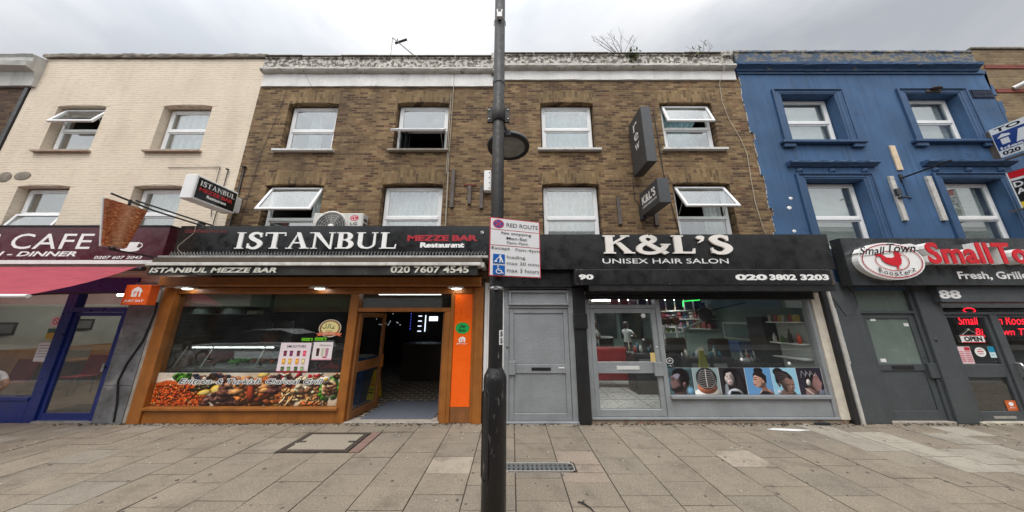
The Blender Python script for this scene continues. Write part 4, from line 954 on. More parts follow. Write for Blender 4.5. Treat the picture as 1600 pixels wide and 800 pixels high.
t = thing('fascia_sign', 'dark grey takeaway sign with red and white raised letters and a round rooster emblem', 'shop sign', (9, -.2, 2.42))
MB().box(6.42, 14, -.30, -.12, 2.42, 3.34).build('board', mat('dark_grey_sign_board', (.035, .038, .04), .25, var=.25, scale=1.2), t)
A = Art(front(-.305), .001, .001)
emb = MB(); emb.prism(arc(7.15, 2.865, .62, .355, 0, 360, 40)[:-1], front(-.30), 0, .10, M_let); emb.prism([(6.55, 3.02), (6.62, 3.1), (7.0, 3.14), (7.6, 3.2), (7.72, 3.16), (7.72, 3.08), (7.2, 3.03), (6.8, 2.98), (6.6, 2.96)], front(-.30), .02, .112, M_let); emb.build('emblem_plate', M_let, t)
A = Art(front(-.40), .0012, .012)
def ringp(a, b_, ra, rb, w_, m): A.stroke(arc(a, b_, ra, rb, 0, 360, 44), w_, m)
ringp(7.15, 2.865, .56, .318, .018, M_redlet); ringp(7.15, 2.865, .31, .185, .014, M_redlet)
rooster = [(-.26, .10), (-.29, .13), (-.24, .17), (-.17, .16), (-.13, .11), (-.09, .075), (.0, .065), (.045, .085), (.08, .13), (.07, .19), (.10, .23), (.12, .2), (.15, .23), (.16, .19), (.19, .19), (.17, .15), (.22, .12), (.17, .11), (.18, .03), (.15, -.07), (.09, -.12), (.075, -.17), (.14, -.19), (.04, -.19), (.045, -.12), (-.03, -.11), (-.13, -.06), (-.19, .01), (-.20, .08), (-.23, .115)]
A.poly([(7.15 + x * 1.0, 2.865 + y * .82) for x, y in rooster], mat('rooster_red', (.62, .008, .02), .4))
A.text('Small', 6.57, 7.08, 2.985, 3.14, M_black, .006, .4); A.text('Town', 7.13, 7.66, 3.03, 3.195, M_black, .006, .4)
for k, ch in enumerate('Roosterz'):
    an = R(-130 + k * 12.5); x, y = 7.15 + .435 * math.cos(an), 2.865 + .25 * math.sin(an)
    A.text(ch, x - .036, x + (.014 if ch in 'rt' else .036), y - .036, y + (.06 if ch == 'R' else .045 if ch == 't' else .024), M_black, .012)
A.build('emblem', t)
for nm, dd, m_ in (('letter_body', .13, M_let), ('letter_face', .012, mat('rooster_red', (.62, .008, .02), .4))):
    A = Art(front(-.30 if nm == 'letter_body' else -.435), .0, .001)
    A.text('Small', 7.80, 8.98, 2.80, 3.215, m_, .028, 0, dd / 2 , spacing=1.06); A.text('Town', 9.06, 10.3, 2.80, 3.205, m_, .028, 0, dd / 2, spacing=1.04); A.build(nm, t)
A = Art(front(-.30), .001); A.text('Fresh, Grilled', 8.46, 9.92, 2.51, 2.68, M_let, .03); A.build('lettering', t)
t = MB(); A = Art(front(-.20), .002); A.text('88', 8.13, 8.54, 2.175, 2.335, M_let, .04); tag(A.build('house_number'), 'white street number on the grey board over the takeaway door', 'number')

# ------------------------------------------------------------ projecting signs and boards
t = thing('projecting_box_sign', 'black and white box sign with serif and red lettering, hung from the cream house', 'projecting sign', (-5.83, -.05, 3.9))
MB().box(-5.95, -5.725, -.92, -.16, 3.90, 4.37).build('case', M_white, t, bevel=.012)
MB().box(-5.88, -5.79, -.16, 0, 3.97, 4.3).build('wall_bracket', M_white, t, bevel=.01)
F_ = facing_right(-5.725); A = Art(F_, .0006)
A.rect(-.885, -.19, 3.935, 4.335, M_black); A.text('MEZZE BAR', -.84, -.24, 4.085, 4.16, mat('bright_red_letter', (.55, .02, .025), .4), .05); A.text('Restaurant', -.70, -.35, 4.0, 4.06, M_let, .05)
A.build('face_panel', t); serif_word('ISTANBUL', F_, -.85, -.23, 4.19, 4.285, None, .004, .006).build('serif_lettering', M_let, t)
b = MB(); b.tube([(-5.9, -.02, 5.05), (-5.9, -.03, 3.55), (-5.95, -.3, 3.6)], .014, 6).tube([(-6.25, -.02, 5.0), (-6.25, -.03, 3.6)], .009, 5).tube([(-6.6, -.02, 5.07), (-6.45, -.02, 5.07), (-6.43, -.03, 4.4), (-6.35, -.02, 3.9)], .007, 5).tube([(-7.6, -.015, 5.06), (-6.5, -.015, 5.07)], .006, 5).ball((-5.9, -.04, 5.06), .05, .04, .02).ball((-6.25, -.04, 5.0), .03, .03, .02)
b.build('wires', M_bcable, t)

t = thing('kebab_sign', 'brown hanging sign shaped like a kebab cone, on a black bracket over the cafe sign', 'hanging sign', (-7, -.78, 3.0))
def kebab_mat():
    s = NT('printed_kebab_meat'); p = s.pos((1, 1, 2.6)); n_ = s.noise(p, 15, 6, .75)
    sp = s.n('ShaderNodeSeparateXYZ'); g_ = s.n('ShaderNodeNewGeometry'); s.l(g_.outputs['Position'], sp.inputs[0])
    ab = s.n('ShaderNodeMath', operation='ADD'); s.l(sp.outputs[1], ab.inputs[0]); ab.inputs[1].default_value = .76
    a2 = s.n('ShaderNodeMath', operation='ABSOLUTE'); s.l(ab.outputs[0], a2.inputs[0])
    meat = s.mix(s.rng(s.noise(s.pos(), 4, 3), .4, .65, 0, .5), s.ramp(n_, [(.38, (.07, .014, .006)), (.47, (.30, .07, .02)), (.54, (.48, .16, .05)), (.62, (.78, .44, .20))]), (.36, .06, .02))
    meat = s.mix(s.rng(a2.outputs[0], 0, .12, .45, 0), meat, (.72, .42, .25)); meat = s.mix(s.rng(a2.outputs[0], .14, .28, 0, .5), meat, (.16, .03, .010))
    s.color(meat)
    s.b.inputs['Roughness'].default_value = .35; return s.m
kp = [(-1.05, 3.83), (-.52, 3.83), (-.63, 3.05), (-.90, 3.03)]
Fk = facing_right(-7.0)
MB().prism(kp, Fk, -.05, 0).build('printed_shape', kebab_mat(), t)
c_ = (-.78, 3.43)
MB().prism([(c_[0] + (a - c_[0]) * 1.07, c_[1] + (q - c_[1]) * 1.035) for a, q in kp], Fk, -.075, -.051).build('backing_plate', M_white, t)
b = MB(); b.tube([(-7.0, -.78, 3.82), (-7.0, -.78, 3.93)], .02, 6).tube([(-7.05, -1.0, 3.95), (-7.0, -.45, 3.86), (-6.35, -.03, 3.66)], .018, 6).tube([(-6.95, -.75, 3.93), (-6.2, -.05, 3.68)], .016, 6).box(-6.5, -6.44, -.1, 0, 3.45, 3.75)
b.build('bracket', M_blackmetal, t)
MB().tube([(-7.0, -.8, 3.03), (-7.0, -.8, 2.98), (-6.85, -.33, 2.95)], .016, 6).ball((-7.0, -.8, 3.0), .04).build('lower_bracket', M_blackmetal, t)

t = thing('projecting_box_sign', 'tall narrow charcoal box sign with white letters running down it', 'projecting sign', (2.74, -.05, 4.8))
MB().box(2.645, 2.845, -.66, -.07, 4.80, 6.07).build('case', M_signgrey, t, bevel=.008)
MB().box(2.72, 2.77, -.07, 0, 5.0, 5.06).box(2.72, 2.77, -.07, 0, 5.75, 5.81).build('wall_bracket', M_dkgrey, t)
A = Lett(facing_left(2.645), t)
for ch, z0, z1 in (('r', 5.73, 5.90), ('e', 5.50, 5.66), ('w', 5.27, 5.42)): A.text(ch, .27, .45, z0, z1, M_let, .0)
t = thing('projecting_box_sign', 'small charcoal box sign with white salon lettering, below the tall grey sign', 'projecting sign', (2.8, -.05, 3.88))
MB().box(2.70, 2.915, -.80, -.09, 3.87, 4.365).build('case', M_signgrey, t, bevel=.008)
MB().box(2.70, 2.80, -.11, 0, 3.82, 4.15).build('wall_bracket', M_dkgrey, t, bevel=.008)
A = Lett(facing_left(2.70), t); A.text("K&L'S", .18, .70, 4.08, 4.26, M_let, .03); A.text('UNISEX HAIR SALON', .18, .72, 4.0, 4.045, M_let, .02)

t = thing('letting_board', 'blue and white letting board, upper of two at the right of the blue house', 'letting board', (10.7, -.1, 5.2))
M_ltb = ink(28, 62, 130); M_ltw = ink(225, 228, 230)
MB().box(10.70, 10.715, -1.0, -.12, 5.23, 5.92).build('board', M_ltw, t)
A = Art(facing_left(10.70), .0006); A.rect(.13, .99, 5.38, 5.78, M_ltb); A.text('TO LET', .18, .9, 5.805, 5.895, M_black, .03); A.rect(.20, .30, 5.50, 5.63, M_ltw); A.poly([(.17, 5.66), (.24, 5.74), (.33, 5.70), (.33, 5.66)], M_ltw)
A.text('P', .36, .66, 5.46, 5.72, M_ltw, .06, .2); A.text('Ideal', .16, .46, 5.39, 5.45, M_ltw, .03); A.text('020 770', .16, .62, 5.26, 5.35, M_black, .03); A.build('printing', t)
MB().box(10.72, 10.76, -1.0, 0, 5.15, 5.19).box(10.72, 10.76, -.1, 0, 5.1, 5.9).build('post', M_wood, t)
t = thing('letting_board', 'red and black letting board, lower of two at the right of the blue house', 'letting board', (10.6, -.2, 4.05))
MB().box(10.55, 10.565, -1.0, -.16, 4.03, 4.83).build('board', ink(20, 20, 22), t)
A = Art(facing_left(10.55), .0006); A.rect(.165, 1.0, 4.68, 4.825, ink(200, 30, 40)); A.rect(.165, 1.0, 4.63, 4.68, M_ltw); A.text('D', .19, .3, 4.48, 4.6, M_ltw, .03); A.text('A', .19, .3, 4.33, 4.45, M_ltw, .03); A.rect(.165, 1, 4.04, 4.16, ink(230, 200, 40)); A.rect(.162, .18, 4.03, 4.83, M_ltw); A.build('printing', t)
MB().box(10.566, 10.6, -1.0, 0, 4.0, 4.029).build('post', M_wood, t)
tag(MB().tube([(8.5, -.02, 4.79), (8.5, -.72, 4.79)], .018, 8).box(8.46, 8.54, -.04, -.02, 4.7, 4.88).build('sign_arm', M_blackmetal), 'bare black bracket arm sticking out of the blue wall', 'bracket')

t = thing('delivery_box_sign', 'orange square lit sign with a white house and fork logo, beside the restaurant', 'box sign', (-7, -.25, 2.03))
MB().box(-7.20, -6.73, -.34, -.20, 2.05, 2.42).build('case', mat('orange_sign_case', (.80, .115, .012), .35), t, bevel=.008)
MB().box(-6.95, -6.86, -.2, -.06, 2.12, 2.36).build('wall_bracket', M_white, t)
A = Art(front(-.34), .0007); cx, cz = -6.965, 2.285
A.poly([(cx - .105, cz), (cx - .07, cz + .06), (cx, cz + .10), (cx + .06, cz + .075), (cx + .11, cz + .01), (cx + .085, cz), (cx + .085, cz - .085), (cx - .085, cz - .085), (cx - .085, cz)], M_let)
mo = MATS['orange_sign_case']
A.rect(cx - .035, cx - .025, cz - .07, cz + .02, mo); A.rect(cx - .055, cx - .045, cz - .03, cz + .02, mo); A.rect(cx - .015, cx - .005, cz - .03, cz + .02, mo); A.poly([(cx + .02, cz - .085), (cx + .02, cz), (cx + .04, cz + .03), (cx + .055, cz), (cx + .055, cz - .085)], mo)
A.text('JUST EAT', -7.15, -6.78, 2.09, 2.145, M_let, .03, .2); A.build('printing', t)
tag(MB().tube([(-6.88, -.07, 2.1), (-6.86, -.075, 1.9), (-6.93, -.075, 1.4), (-7.1, -.075, 1.0), (-7.16, -.075, .7), (-7.06, -.075, .35), (-7.02, -.07, .03)], .014, 6).build('hanging_cable', M_bcable), 'black cable hanging down the grey marble pilaster from the orange box sign', 'cable')
tag(MB().tube([(6.2, -.1, 2.2), (6.32, -.14, 1.85), (6.5, -.13, 1.9), (6.62, -.13, 2.1), (6.6, -.12, 2.3), (6.45, -.12, 2.5)], .008, 6).build('hanging_cable', M_bcable), 'thin black cable looping over the slate grey pilaster beside the salon', 'cable')

# ------------------------------------------------------------ things on the upper walls
_k0 = len(col.objects)
t = thing('air_conditioner', 'off white air conditioner with a round fan and red badge behind the restaurant sign', 'air conditioner', (-3.5, -.15, 3.1))
MB().box(-3.94, -2.93, -.235, -.03, 3.2, 3.86).build('casing', M_acw, t, bevel=.02)
b = MB(); b.lathe([(.33, -.004), (.335, -.02), (.30, -.02), (.30, .0)], (-3.55, -.235, 3.56), 32, axis='y'); b.build('fan_ring', M_acw, t)
b = MB(); b.lathe([(0, .0), (.30, .0)], (-3.55, -.24, 3.56), 32, axis='y')
b.build('fan_well', mat('dark_fan_well', (.06, .06, .06), .7), t)
b = MB()
for k in range(3):
    a0 = 40 + k * 120; p_ = [(-3.55 + .06 * math.cos(R(a0)), 3.56 + .06 * math.sin(R(a0)))] + arc(-3.55, 3.56, .28, .28, a0 + 10, a0 + 75, 6) + [(-3.55 + .07 * math.cos(R(a0 + 60)), 3.56 + .07 * math.sin(R(a0 + 60)))]
    b.prism(p_, front(-.242), .0, .004)
b.build('fan_blade', mat('grey_fan_blade', (.2, .19, .18), .6), t)
MB().lathe([(0, -.016), (.06, -.012), (.07, .0)], (-3.55, -.245, 3.56), 16, axis='y').build('fan_hub', M_acw, t)
b = MB()
for r_ in (.1, .15, .2, .25, .29): b.tube([(-3.55 + r_ * math.cos(R(a)), -.257, 3.56 + r_ * math.sin(R(a))) for a in range(0, 361, 15)], .0025, 4, None, False)
for a in range(0, 360, 30): b.tube([(-3.55 + .07 * math.cos(R(a)), -.257, 3.56 + .07 * math.sin(R(a))), (-3.55 + .31 * math.cos(R(a)), -.257, 3.56 + .31 * math.sin(R(a)))], .0025, 4, None, False)
b.build('grille', M_acw, t)
A = Art(front(-.235), .0007); A.oval(-3.10, 3.75, .085, .06, ink(190, 30, 60)); A.stroke(arc(-3.10, 3.75, .055, .038, 40, 340), .008, M_let); A.stroke([(-3.1, 3.775), (-3.1, 3.735), (-3.075, 3.735)], .008, M_let); A.text('LG', -3.17, -3.03, 3.60, 3.66, ink(70, 70, 72), .02); A.build('badge', t)
b = MB(); 
for i in range(5): b.box(-2.929, -2.926, -.2, -.08, 3.3 + i * .1, 3.36 + i * .1)
b.build('side_vent', M_dkgrey, t)
for _o in list(col.objects)[_k0:]:
    if not _o.parent: _o.location += Vector((-.085, 0, .035))
def plank(x, z0, z1, wd, m, label, d=.05, tilt=0, grp=None, y=0):
    b = MB(); b.prism([(x - wd / 2, z0), (x + wd / 2, z0), (x + wd / 2 + tilt, z1), (x - wd / 2 + tilt, z1)], front(y), .001, d)
    return tag(b.build('timber_batten', m, None, bevel=.004), label, 'timber', grp)
plank(-1.285, 4.10, 5.0, .075, M_wood, 'longest of three grey timber battens left of the lamp post', grp='grey battens left of the lamp post')
plank(-.915, 4.18, 4.60, .075, M_wood, 'middle and shortest of three grey timber battens left of the lamp post', grp='grey battens left of the lamp post')
plank(-.655, 4.08, 4.60, .075, M_wood, 'right one of three grey timber battens, nearest the lamp post', grp='grey battens left of the lamp post')
tag(MB().box(-1.05, -.78, -.02, -.001, 4.62, 4.66).build('rusty_bar', mat('rusty_iron', (.16, .05, .03), .9, var=.3, scale=20)), 'short rusty bar fixed flat above the shortest timber batten', 'bar')
plank(2.27, 3.72, 4.33, .075, M_wood, 'grey timber batten on the brick left of the small salon box sign', grp='grey battens by the salon sign')
plank(3.03, 3.7, 4.02, .075, M_wood, 'grey timber batten on the brick below the small salon box sign', grp='grey battens by the salon sign')
plank(8.235, 3.8, 4.82, .095, M_whitewood, 'flaking white batten with a black clip on the blue wall', grp='white battens on the blue wall', y=-.02)
tag(MB().box(8.16, 8.26, -.12, -.075, 4.36, 4.50).box(8.20, 8.34, -.14, -.075, 4.29, 4.32).build('cable_clip', M_dkgrey), 'black clip on the flaking white batten of the blue wall', 'clip')
plank(9.05, 3.8, 4.82, .105, M_whitewood, 'flaking white batten beside the lower right window of the blue house', grp='white battens on the blue wall', y=-.02)
plank(8.53, 4.98, 5.59, .12, M_ply, 'pale new plywood strip on the blue wall', d=.03, y=-.02)
plank(8.52, 4.32, 4.78, .08, M_bluetrim, 'blue painted metal plate on the blue wall under the black arm', d=.03, y=-.02)
t = thing('alarm_box', 'white alarm box on the brick wall just left of the lamp post', 'alarm box', (-.5, -.1, 4.45))
MB().box(-.60, -.45, -.14, 0, 4.44, 4.92).build('case', M_white, t, bevel=.015)
b = MB()
for z in (4.5, 4.62, 4.74, 4.86): b.ball((-.48, -.142, z), .014, .006, .014)
b.build('screws', M_dkgrey, t)
t = thing('flood_light', 'small white floodlight on the brick wall at the right edge', 'floodlight', (12.1, -.1, 7.1))
b = MB(); b.tube([(11.95, -.03, 7.15), (12.05, -.16, 7.2)], .05, 8).tube([(12.05, -.16, 7.2), (12.25, -.3, 7.3)], [.07, .1], 12); b.build('case', M_white, t); MB().ball((12.26, -.305, 7.305), .08, .05, .08).build('lens', M_dkgrey, t)
tag(MB().box(9.8, 10.15, -.06, -.025, 7.02, 7.09).ball((10.0, -.09, 7.09), .14, .06, .03).build('bird_nest', mat('brown_nest', (.07, .055, .045), .95, bump=.8, bscale=40)), 'brown lump of old nest over the upper right window of the blue house', 'nest')

# aerial and weeds on the roof line
t = thing('tv_aerial', 'metal television aerial on the parapet of the restaurant house', 'aerial', (-3.18, .3, 8.4))
b = MB(); b.tube([(-3.19, .3, 7.6), (-3.2, .3, 9.16)], .022, 8); b.build('mast', M_alu, t)
b = MB(); b.tube([(-3.2, .3, 9.12), (-2.50, .3, 8.45)], .012, 6).tube([(-3.1, .3, 8.92), (-2.78, .26, 9.0)], .03, 6).tube([(-3.05, .3, 9.07), (-3.05, .3, 8.9)], .012, 5); b.build('boom', M_dkgrey, t)
b = MB()
for i in range(9):
    f = .25 + i * .085; p_ = Vector((-3.2, .3, 9.12)).lerp(Vector((-2.50, .3, 8.45)), f); L_ = .13 - i * .006
    b.tube([(p_.x - L_ * .75, .3 - L_, p_.z - .01), (p_.x + L_ * .75, .3 + L_, p_.z + .03)], .004, 4)
b.build('elements', M_alu, t)
def weed(label, base, branches, leaves, seed):
    r = random.Random(seed); t = thing('roof_weed', label, 'weed', base); b = MB()
    for tip, bend in branches:
        p0 = Vector(base); p1 = Vector(tip); mid = p0.lerp(p1, .5) + Vector(bend); pts = [p0, p0.lerp(mid, .6) , mid, mid.lerp(p1, .5) + Vector((r.uniform(-.03, .03), 0, r.uniform(0, .04))), p1]
        b.tube(pts, [.010, .007, .006, .004, .0025], 4)
        for q in range(5):
            f = r.uniform(.35, .95); a = p0.lerp(mid, f * 2) if f < .5 else mid.lerp(p1, f * 2 - 1); e = a + Vector((r.uniform(-.14, .12), r.uniform(-.1, .1), r.uniform(.05, .22))); b.tube([a, a.lerp(e, .5) + Vector((0, 0, .02)), e], [.003, .003, .002], 3)
    b.build('stems', M_twig, t); b = MB()
    for cx, cz, rad, n in leaves:
        for _ in range(n):
            c = Vector((cx + r.gauss(0, rad), base[1] + r.gauss(0, .08), cz + r.gauss(0, rad * .9))); u = Vector((r.uniform(-1, 1), r.uniform(-1, 1), r.uniform(-1, 1))).normalized(); q = u.orthogonal().normalized(); l = r.uniform(.03, .065)
            b.add([c - u * l, c + q * l * .4, c + u * l, c - q * l * .4], [(0, 1, 2, 3)])
    b.build('leaves', M_leaf, t, solid=False)
weed('bare twiggy weed with green leaves at its foot, growing from the white parapet', (2.70, -.06, 8.0), [((1.98, -.1, 8.62), (-.05, 0, .10)), ((2.0, -.1, 8.50), (-.1, 0, .08)), ((2.18, -.1, 8.66), (-.05, 0, .05)), ((2.38, -.1, 8.74), (-.02, 0, .02)), ((2.78, -.1, 8.84), (-.05, 0, .02)), ((2.98, -.1, 8.66), (-.02, 0, -.03)), ((3.1, -.1, 8.60), (.02, 0, -.03)), ((2.5, -.1, 8.6), (.05, 0, .05))], [(2.93, 8.08, .075, 90), (2.95, 7.98, .07, 50), (2.5, 8.15, .1, 6), (2.95, 8.28, .05, 14)], 3)
weed('small sparse weed at the right end of the white parapet', (4.55, -.06, 8.0), [((4.75, -.1, 8.48), (.05, 0, 0)), ((4.95, -.1, 8.36), (.05, 0, -.03)), ((4.42, -.1, 8.2), (-.03, 0, .02))], [(4.48, 8.1, .04, 9), (4.74, 8.4, .03, 6), (4.42, 8.2, .02, 4)], 5)
# ------------------------------------------------------------ printed photographs: flat prints whose picture is painted into the sheet itself
import numpy as np
def print_material():
    s = NT('glossy_photo_print'); a = s.n('ShaderNodeAttribute'); a.attribute_name = 'photo'
    s.l(a.outputs['Color'], s.b.inputs['Base Color']); s.b.inputs['Roughness'].default_value = .3; return s.m
M_photo = print_material()
class Paint:
    def __init__(s, w, h, res, bg, seed=1):
        s.w, s.h = w, h; s.nx, s.nz = int(w * res), int(h * res); s.r = np.random.default_rng(seed)
        s.U, s.V = np.meshgrid((np.arange(s.nx) + .5) / s.nx * w, (np.arange(s.nz) + .5) / s.nz * h)
        s.C = np.ones((s.nz, s.nx, 3)) * np.array(bg, float)
    def noise(s, sx, sz=None):
        sz = sz or sx; gx, gz = max(2, int(s.w / sx) + 2), max(2, int(s.h / sz) + 2); g = s.r.random((gz, gx))
        x = s.U / s.w * (gx - 1.001); z = s.V / s.h * (gz - 1.001); i, j = x.astype(int), z.astype(int); fx, fz = x - i, z - j
        return (g[j, i] * (1 - fx) + g[j, i + 1] * fx) * (1 - fz) + (g[j + 1, i] * (1 - fx) + g[j + 1, i + 1] * fx) * fz
    def put(s, a, c): s.C = s.C * (1 - a[..., None]) + a[..., None] * (c if np.ndim(c) == 3 else np.array(c, float))
    def ball(s, cx, cz, rx, rz, c, rot=0, lit=(-.5, .6), soft=.12, amb=.45, gain=.75, alpha=1, rough=0):
        """soft shaded oval"""
        co, si = math.cos(rot), math.sin(rot); x = ((s.U - cx) * co + (s.V - cz) * si) / rx; z = (-(s.U - cx) * si + (s.V - cz) * co) / rz
        d = np.sqrt(x * x + z * z)
        if rough: d = d + rough * (s.noise(min(rx, rz) * .7) - .5)
        a = np.clip((1 - d) / soft, 0, 1) * alpha
        if a.max() <= 0: return
        n = np.sqrt(np.clip(1 - d * d, 0, 1)); sh = amb + gain * np.clip((x * co - z * si) * lit[0] + (x * si + z * co) * lit[1] + n * .62, 0, 1.3)
        s.put(a, np.clip(np.array(c, float) * sh[..., None], 0, 255))
    def poly(s, pts, c, soft=.006, shade=None, alpha=1):
        ins = np.zeros_like(s.U, bool); d2 = np.full_like(s.U, 9.)
        for (x0, z0), (x1, z1) in zip(pts, pts[1:] + pts[:1]):
            cr = ((z0 > s.V) != (z1 > s.V)) & (s.U < (x1 - x0) * (s.V - z0) / ((z1 - z0) or 1e-9) + x0); ins ^= cr
            L2 = (x1 - x0) ** 2 + (z1 - z0) ** 2 or 1e-9; t = np.clip(((s.U - x0) * (x1 - x0) + (s.V - z0) * (z1 - z0)) / L2, 0, 1); d2 = np.minimum(d2, (s.U - x0 - t * (x1 - x0)) ** 2 + (s.V - z0 - t * (z1 - z0)) ** 2)
        d = np.sqrt(d2) * np.where(ins, 1, -1); a = np.clip(d / soft + .5, 0, 1) * alpha
        col_ = np.array(c, float) * np.ones_like(s.C)
        if shade is not None: col_ = np.clip(col_ * shade[..., None], 0, 255)
        s.put(a, col_)
    def line(s, pts, wd, c, alpha=1):
        d2 = np.full_like(s.U, 9.)
        for (x0, z0), (x1, z1) in zip(pts, pts[1:]):
            L2 = (x1 - x0) ** 2 + (z1 - z0) ** 2 or 1e-9; t = np.clip(((s.U - x0) * (x1 - x0) + (s.V - z0) * (z1 - z0)) / L2, 0, 1); d2 = np.minimum(d2, (s.U - x0 - t * (x1 - x0)) ** 2 + (s.V - z0 - t * (z1 - z0)) ** 2)
        s.put(np.clip((wd / 2 - np.sqrt(d2)) / (wd * .35) + .5, 0, 1) * alpha, c)
    def slope(s, ax, az, lo=.5, hi=1.3):
        g = s.U / s.w * ax + s.V / s.h * az; g = (g - g.min()) / (g.max() - g.min()); return lo + (hi - lo) * g
    def build(s, name, parent, x0, z0, y):
        X = x0 + np.arange(s.nx + 1) / s.nx * s.w; Z = z0 + np.arange(s.nz + 1) / s.nz * s.h; b0 = wloc(parent)
        V = np.stack([np.tile(X, s.nz + 1) - b0.x, np.full((s.nx + 1) * (s.nz + 1), y - b0.y), np.repeat(Z, s.nx + 1) - b0.z], 1)
        i = np.arange(s.nx * s.nz); q = (i // s.nx) * (s.nx + 1) + i % s.nx; Fs_ = np.stack([q, q + 1, q + s.nx + 2, q + s.nx + 1], 1)
        me = bpy.data.meshes.new(name); me.from_pydata(V.tolist(), [], Fs_.tolist()); me.materials.append(M_photo)
        at = me.color_attributes.new('photo', 'FLOAT_COLOR', 'CORNER'); c = np.clip(s.C, 0, 255) / 255; c = np.where(c > .04045, ((c + .055) / 1.055) ** 2.4, c / 12.92).reshape(-1, 3)
        at.data.foreach_set('color', np.concatenate([np.repeat(c, 4, 0), np.ones((len(c) * 4, 1))], 1).astype(np.float32).ravel())
        o = bpy.data.objects.new(name, me); col.objects.link(o); o.parent = parent; return o

# six hair style prints, each .48 x .457 m
BLK = (20, 17, 20)
def q1(p):
    p.put(p.noise(.12) * .8, (120, 150, 160)); p.put(np.clip(p.noise(.05) - .3, 0, 1), (40, 60, 62))
    p.ball(.24, -.02, .17, .16, (70, 54, 54)); p.ball(.22, .22, .17, .19, (104, 82, 80), lit=(-.7, .5)); p.poly([(.05, .27), (.075, .235), (.045, .2), (.03, .175), (.06, .165), (.045, .135), (.06, .12), (.055, .085), (.1, .05), (.2, .06), (.22, .25), (.12, .33), (.07, .32)], (118, 92, 90), shade=p.slope(-1, .4, .55, 1.25))
    p.ball(.29, .28, .14, .17, (34, 28, 32), soft=.5); p.poly([(.09, .33), (.1, .39), (.17, .44), (.28, .45), (.37, .39), (.4, .28), (.36, .16), (.31, .22), (.27, .3), (.23, .34), (.2, .36)], BLK, .02)
    p.poly([(.115, .345), (.1, .275), (.19, .265), (.235, .335), (.2, .36)], (150, 150, 168), .02, alpha=.85); p.poly([(.03, .11), (.1, .1), (.17, .13), (.26, .16), (.24, .06), (.12, .03), (.05, .07)], (24, 18, 22), .03, alpha=.85)
    p.ball(.3, .165, .03, .048, (150, 115, 112)); p.ball(.3, .165, .014, .025, (60, 40, 42)); p.line([(.07, .245), (.12, .25)], .012, (24, 18, 20)); p.line([(.065, .27), (.13, .285)], .012, (20, 15, 18)); p.ball(.40, .05, .1, .1, (120, 170, 200), soft=.6)
def q2(p):
    p.put(p.noise(.15) * .5, (120, 140, 140)); p.ball(.24, .0, .3, .12, (238, 232, 222)); p.ball(.24, .13, .19, .13, (214, 126, 92)); p.ball(.24, .27, .2, .19, (48, 46, 50), soft=.08)
    for k in range(-4, 5):
        for s_ in (-1, 1): p.line([(.24 + s_ * .012, .27 + k * .036), (.24 + s_ * .09, .262 + k * .036), (.24 + s_ * (.175 - abs(k) * .012), .235 + k * .032)], .006, (200, 196, 192), .85)
    p.line([(.24, .445), (.235, .3), (.24, .13)], .013, (228, 222, 215)); p.line(arc(.24, .27, .17, .16, 200, 340), .01, (190, 185, 182), .7); p.line(arc(.24, .27, .185, .18, 20, 160), .02, (14, 13, 15))
def q3(p):
    p.put(p.noise(.1) * .4, (60, 55, 60)); p.ball(.24, .2, .19, .3, (26, 21, 26), amb=.6); p.ball(.35, .12, .12, .25, (30, 24, 30), amb=.6); p.poly([(.06, 0), (.08, .16), (.13, .2), (.15, .0)], (170, 180, 188), .02, p.slope(1, .3, .7, 1.15)); p.ball(.25, -.02, .16, .13, (184, 188, 194)); p.ball(.18, .285, .095, .135, (205, 190, 184), lit=(-.6, .5)); p.ball(.19, .2, .06, .06, (198, 182, 178))
    p.poly([(.07, .25), (.08, .4), (.17, .45), (.28, .42), (.33, .3), (.3, .12), (.27, .2), (.275, .3), (.22, .39), (.13, .36), (.1, .3)], (20, 16, 21), .015)
    for x in (.14, .215): p.ball(x, .3, .024, .011, (34, 26, 30), amb=1, gain=0, soft=.5); p.line([(x - .028, .325), (x + .026, .333)], .009, (40, 30, 33))
    p.ball(.18, .21, .03, .012, (150, 88, 98), amb=.8); p.line([(.18, .3), (.172, .25), (.19, .245)], .008, (150, 132, 130), .8); p.poly([(.15, 0), (.18, .06), (.32, .05), (.37, 0)], (14, 13, 16), .015)
    for k in range(4): p.line([(.3 + k * .02, .38 - k * .02), (.36 + k * .02, .1)], .005, (70, 62, 72), .6)
def q4(p):
    p.put(p.noise(.2) * .4, (120, 165, 205)); p.ball(.34, -.03, .15, .13, (205, 152, 130)); p.poly([(.27, .0), (.26, .14), (.35, .16), (.38, .02)], (182, 132, 112), .02, p.slope(-1, .5, .6, 1.1)); p.ball(.25, .24, .115, .14, (208, 158, 138), lit=(-.6, .5)); p.poly([(.14, .31), (.135, .255), (.115, .215), (.135, .2), (.13, .165), (.145, .135), (.2, .12), (.26, .16), (.26, .3)], (212, 164, 144), .012, p.slope(-1, .4, .55, 1.15))
    p.ball(.25, .41, .09, .055, BLK, amb=.8); p.poly([(.13, .3), (.15, .36), (.21, .4), (.31, .39), (.38, .31), (.37, .19), (.33, .22), (.3, .28), (.23, .31), (.17, .33)], (26, 21, 25), .015)
    for k in range(4): p.line([(.17 + k * .04, .34), (.22 + k * .03, .395)], .005, (90, 76, 74), .6)
    p.ball(.315, .21, .02, .032, (196, 142, 124)); p.line(arc(.315, .15, .03, .035, 0, 350), .006, (60, 48, 44)); p.line([(.145, .25), (.19, .255)], .012, (40, 24, 26)); p.line([(.14, .28), (.2, .29)], .009, (36, 22, 24)); p.ball(.15, .165, .024, .011, (160, 58, 62)); p.poly([(.2, 0), (.27, .06), (.38, .05), (.45, 0)], (28, 26, 34), .015)
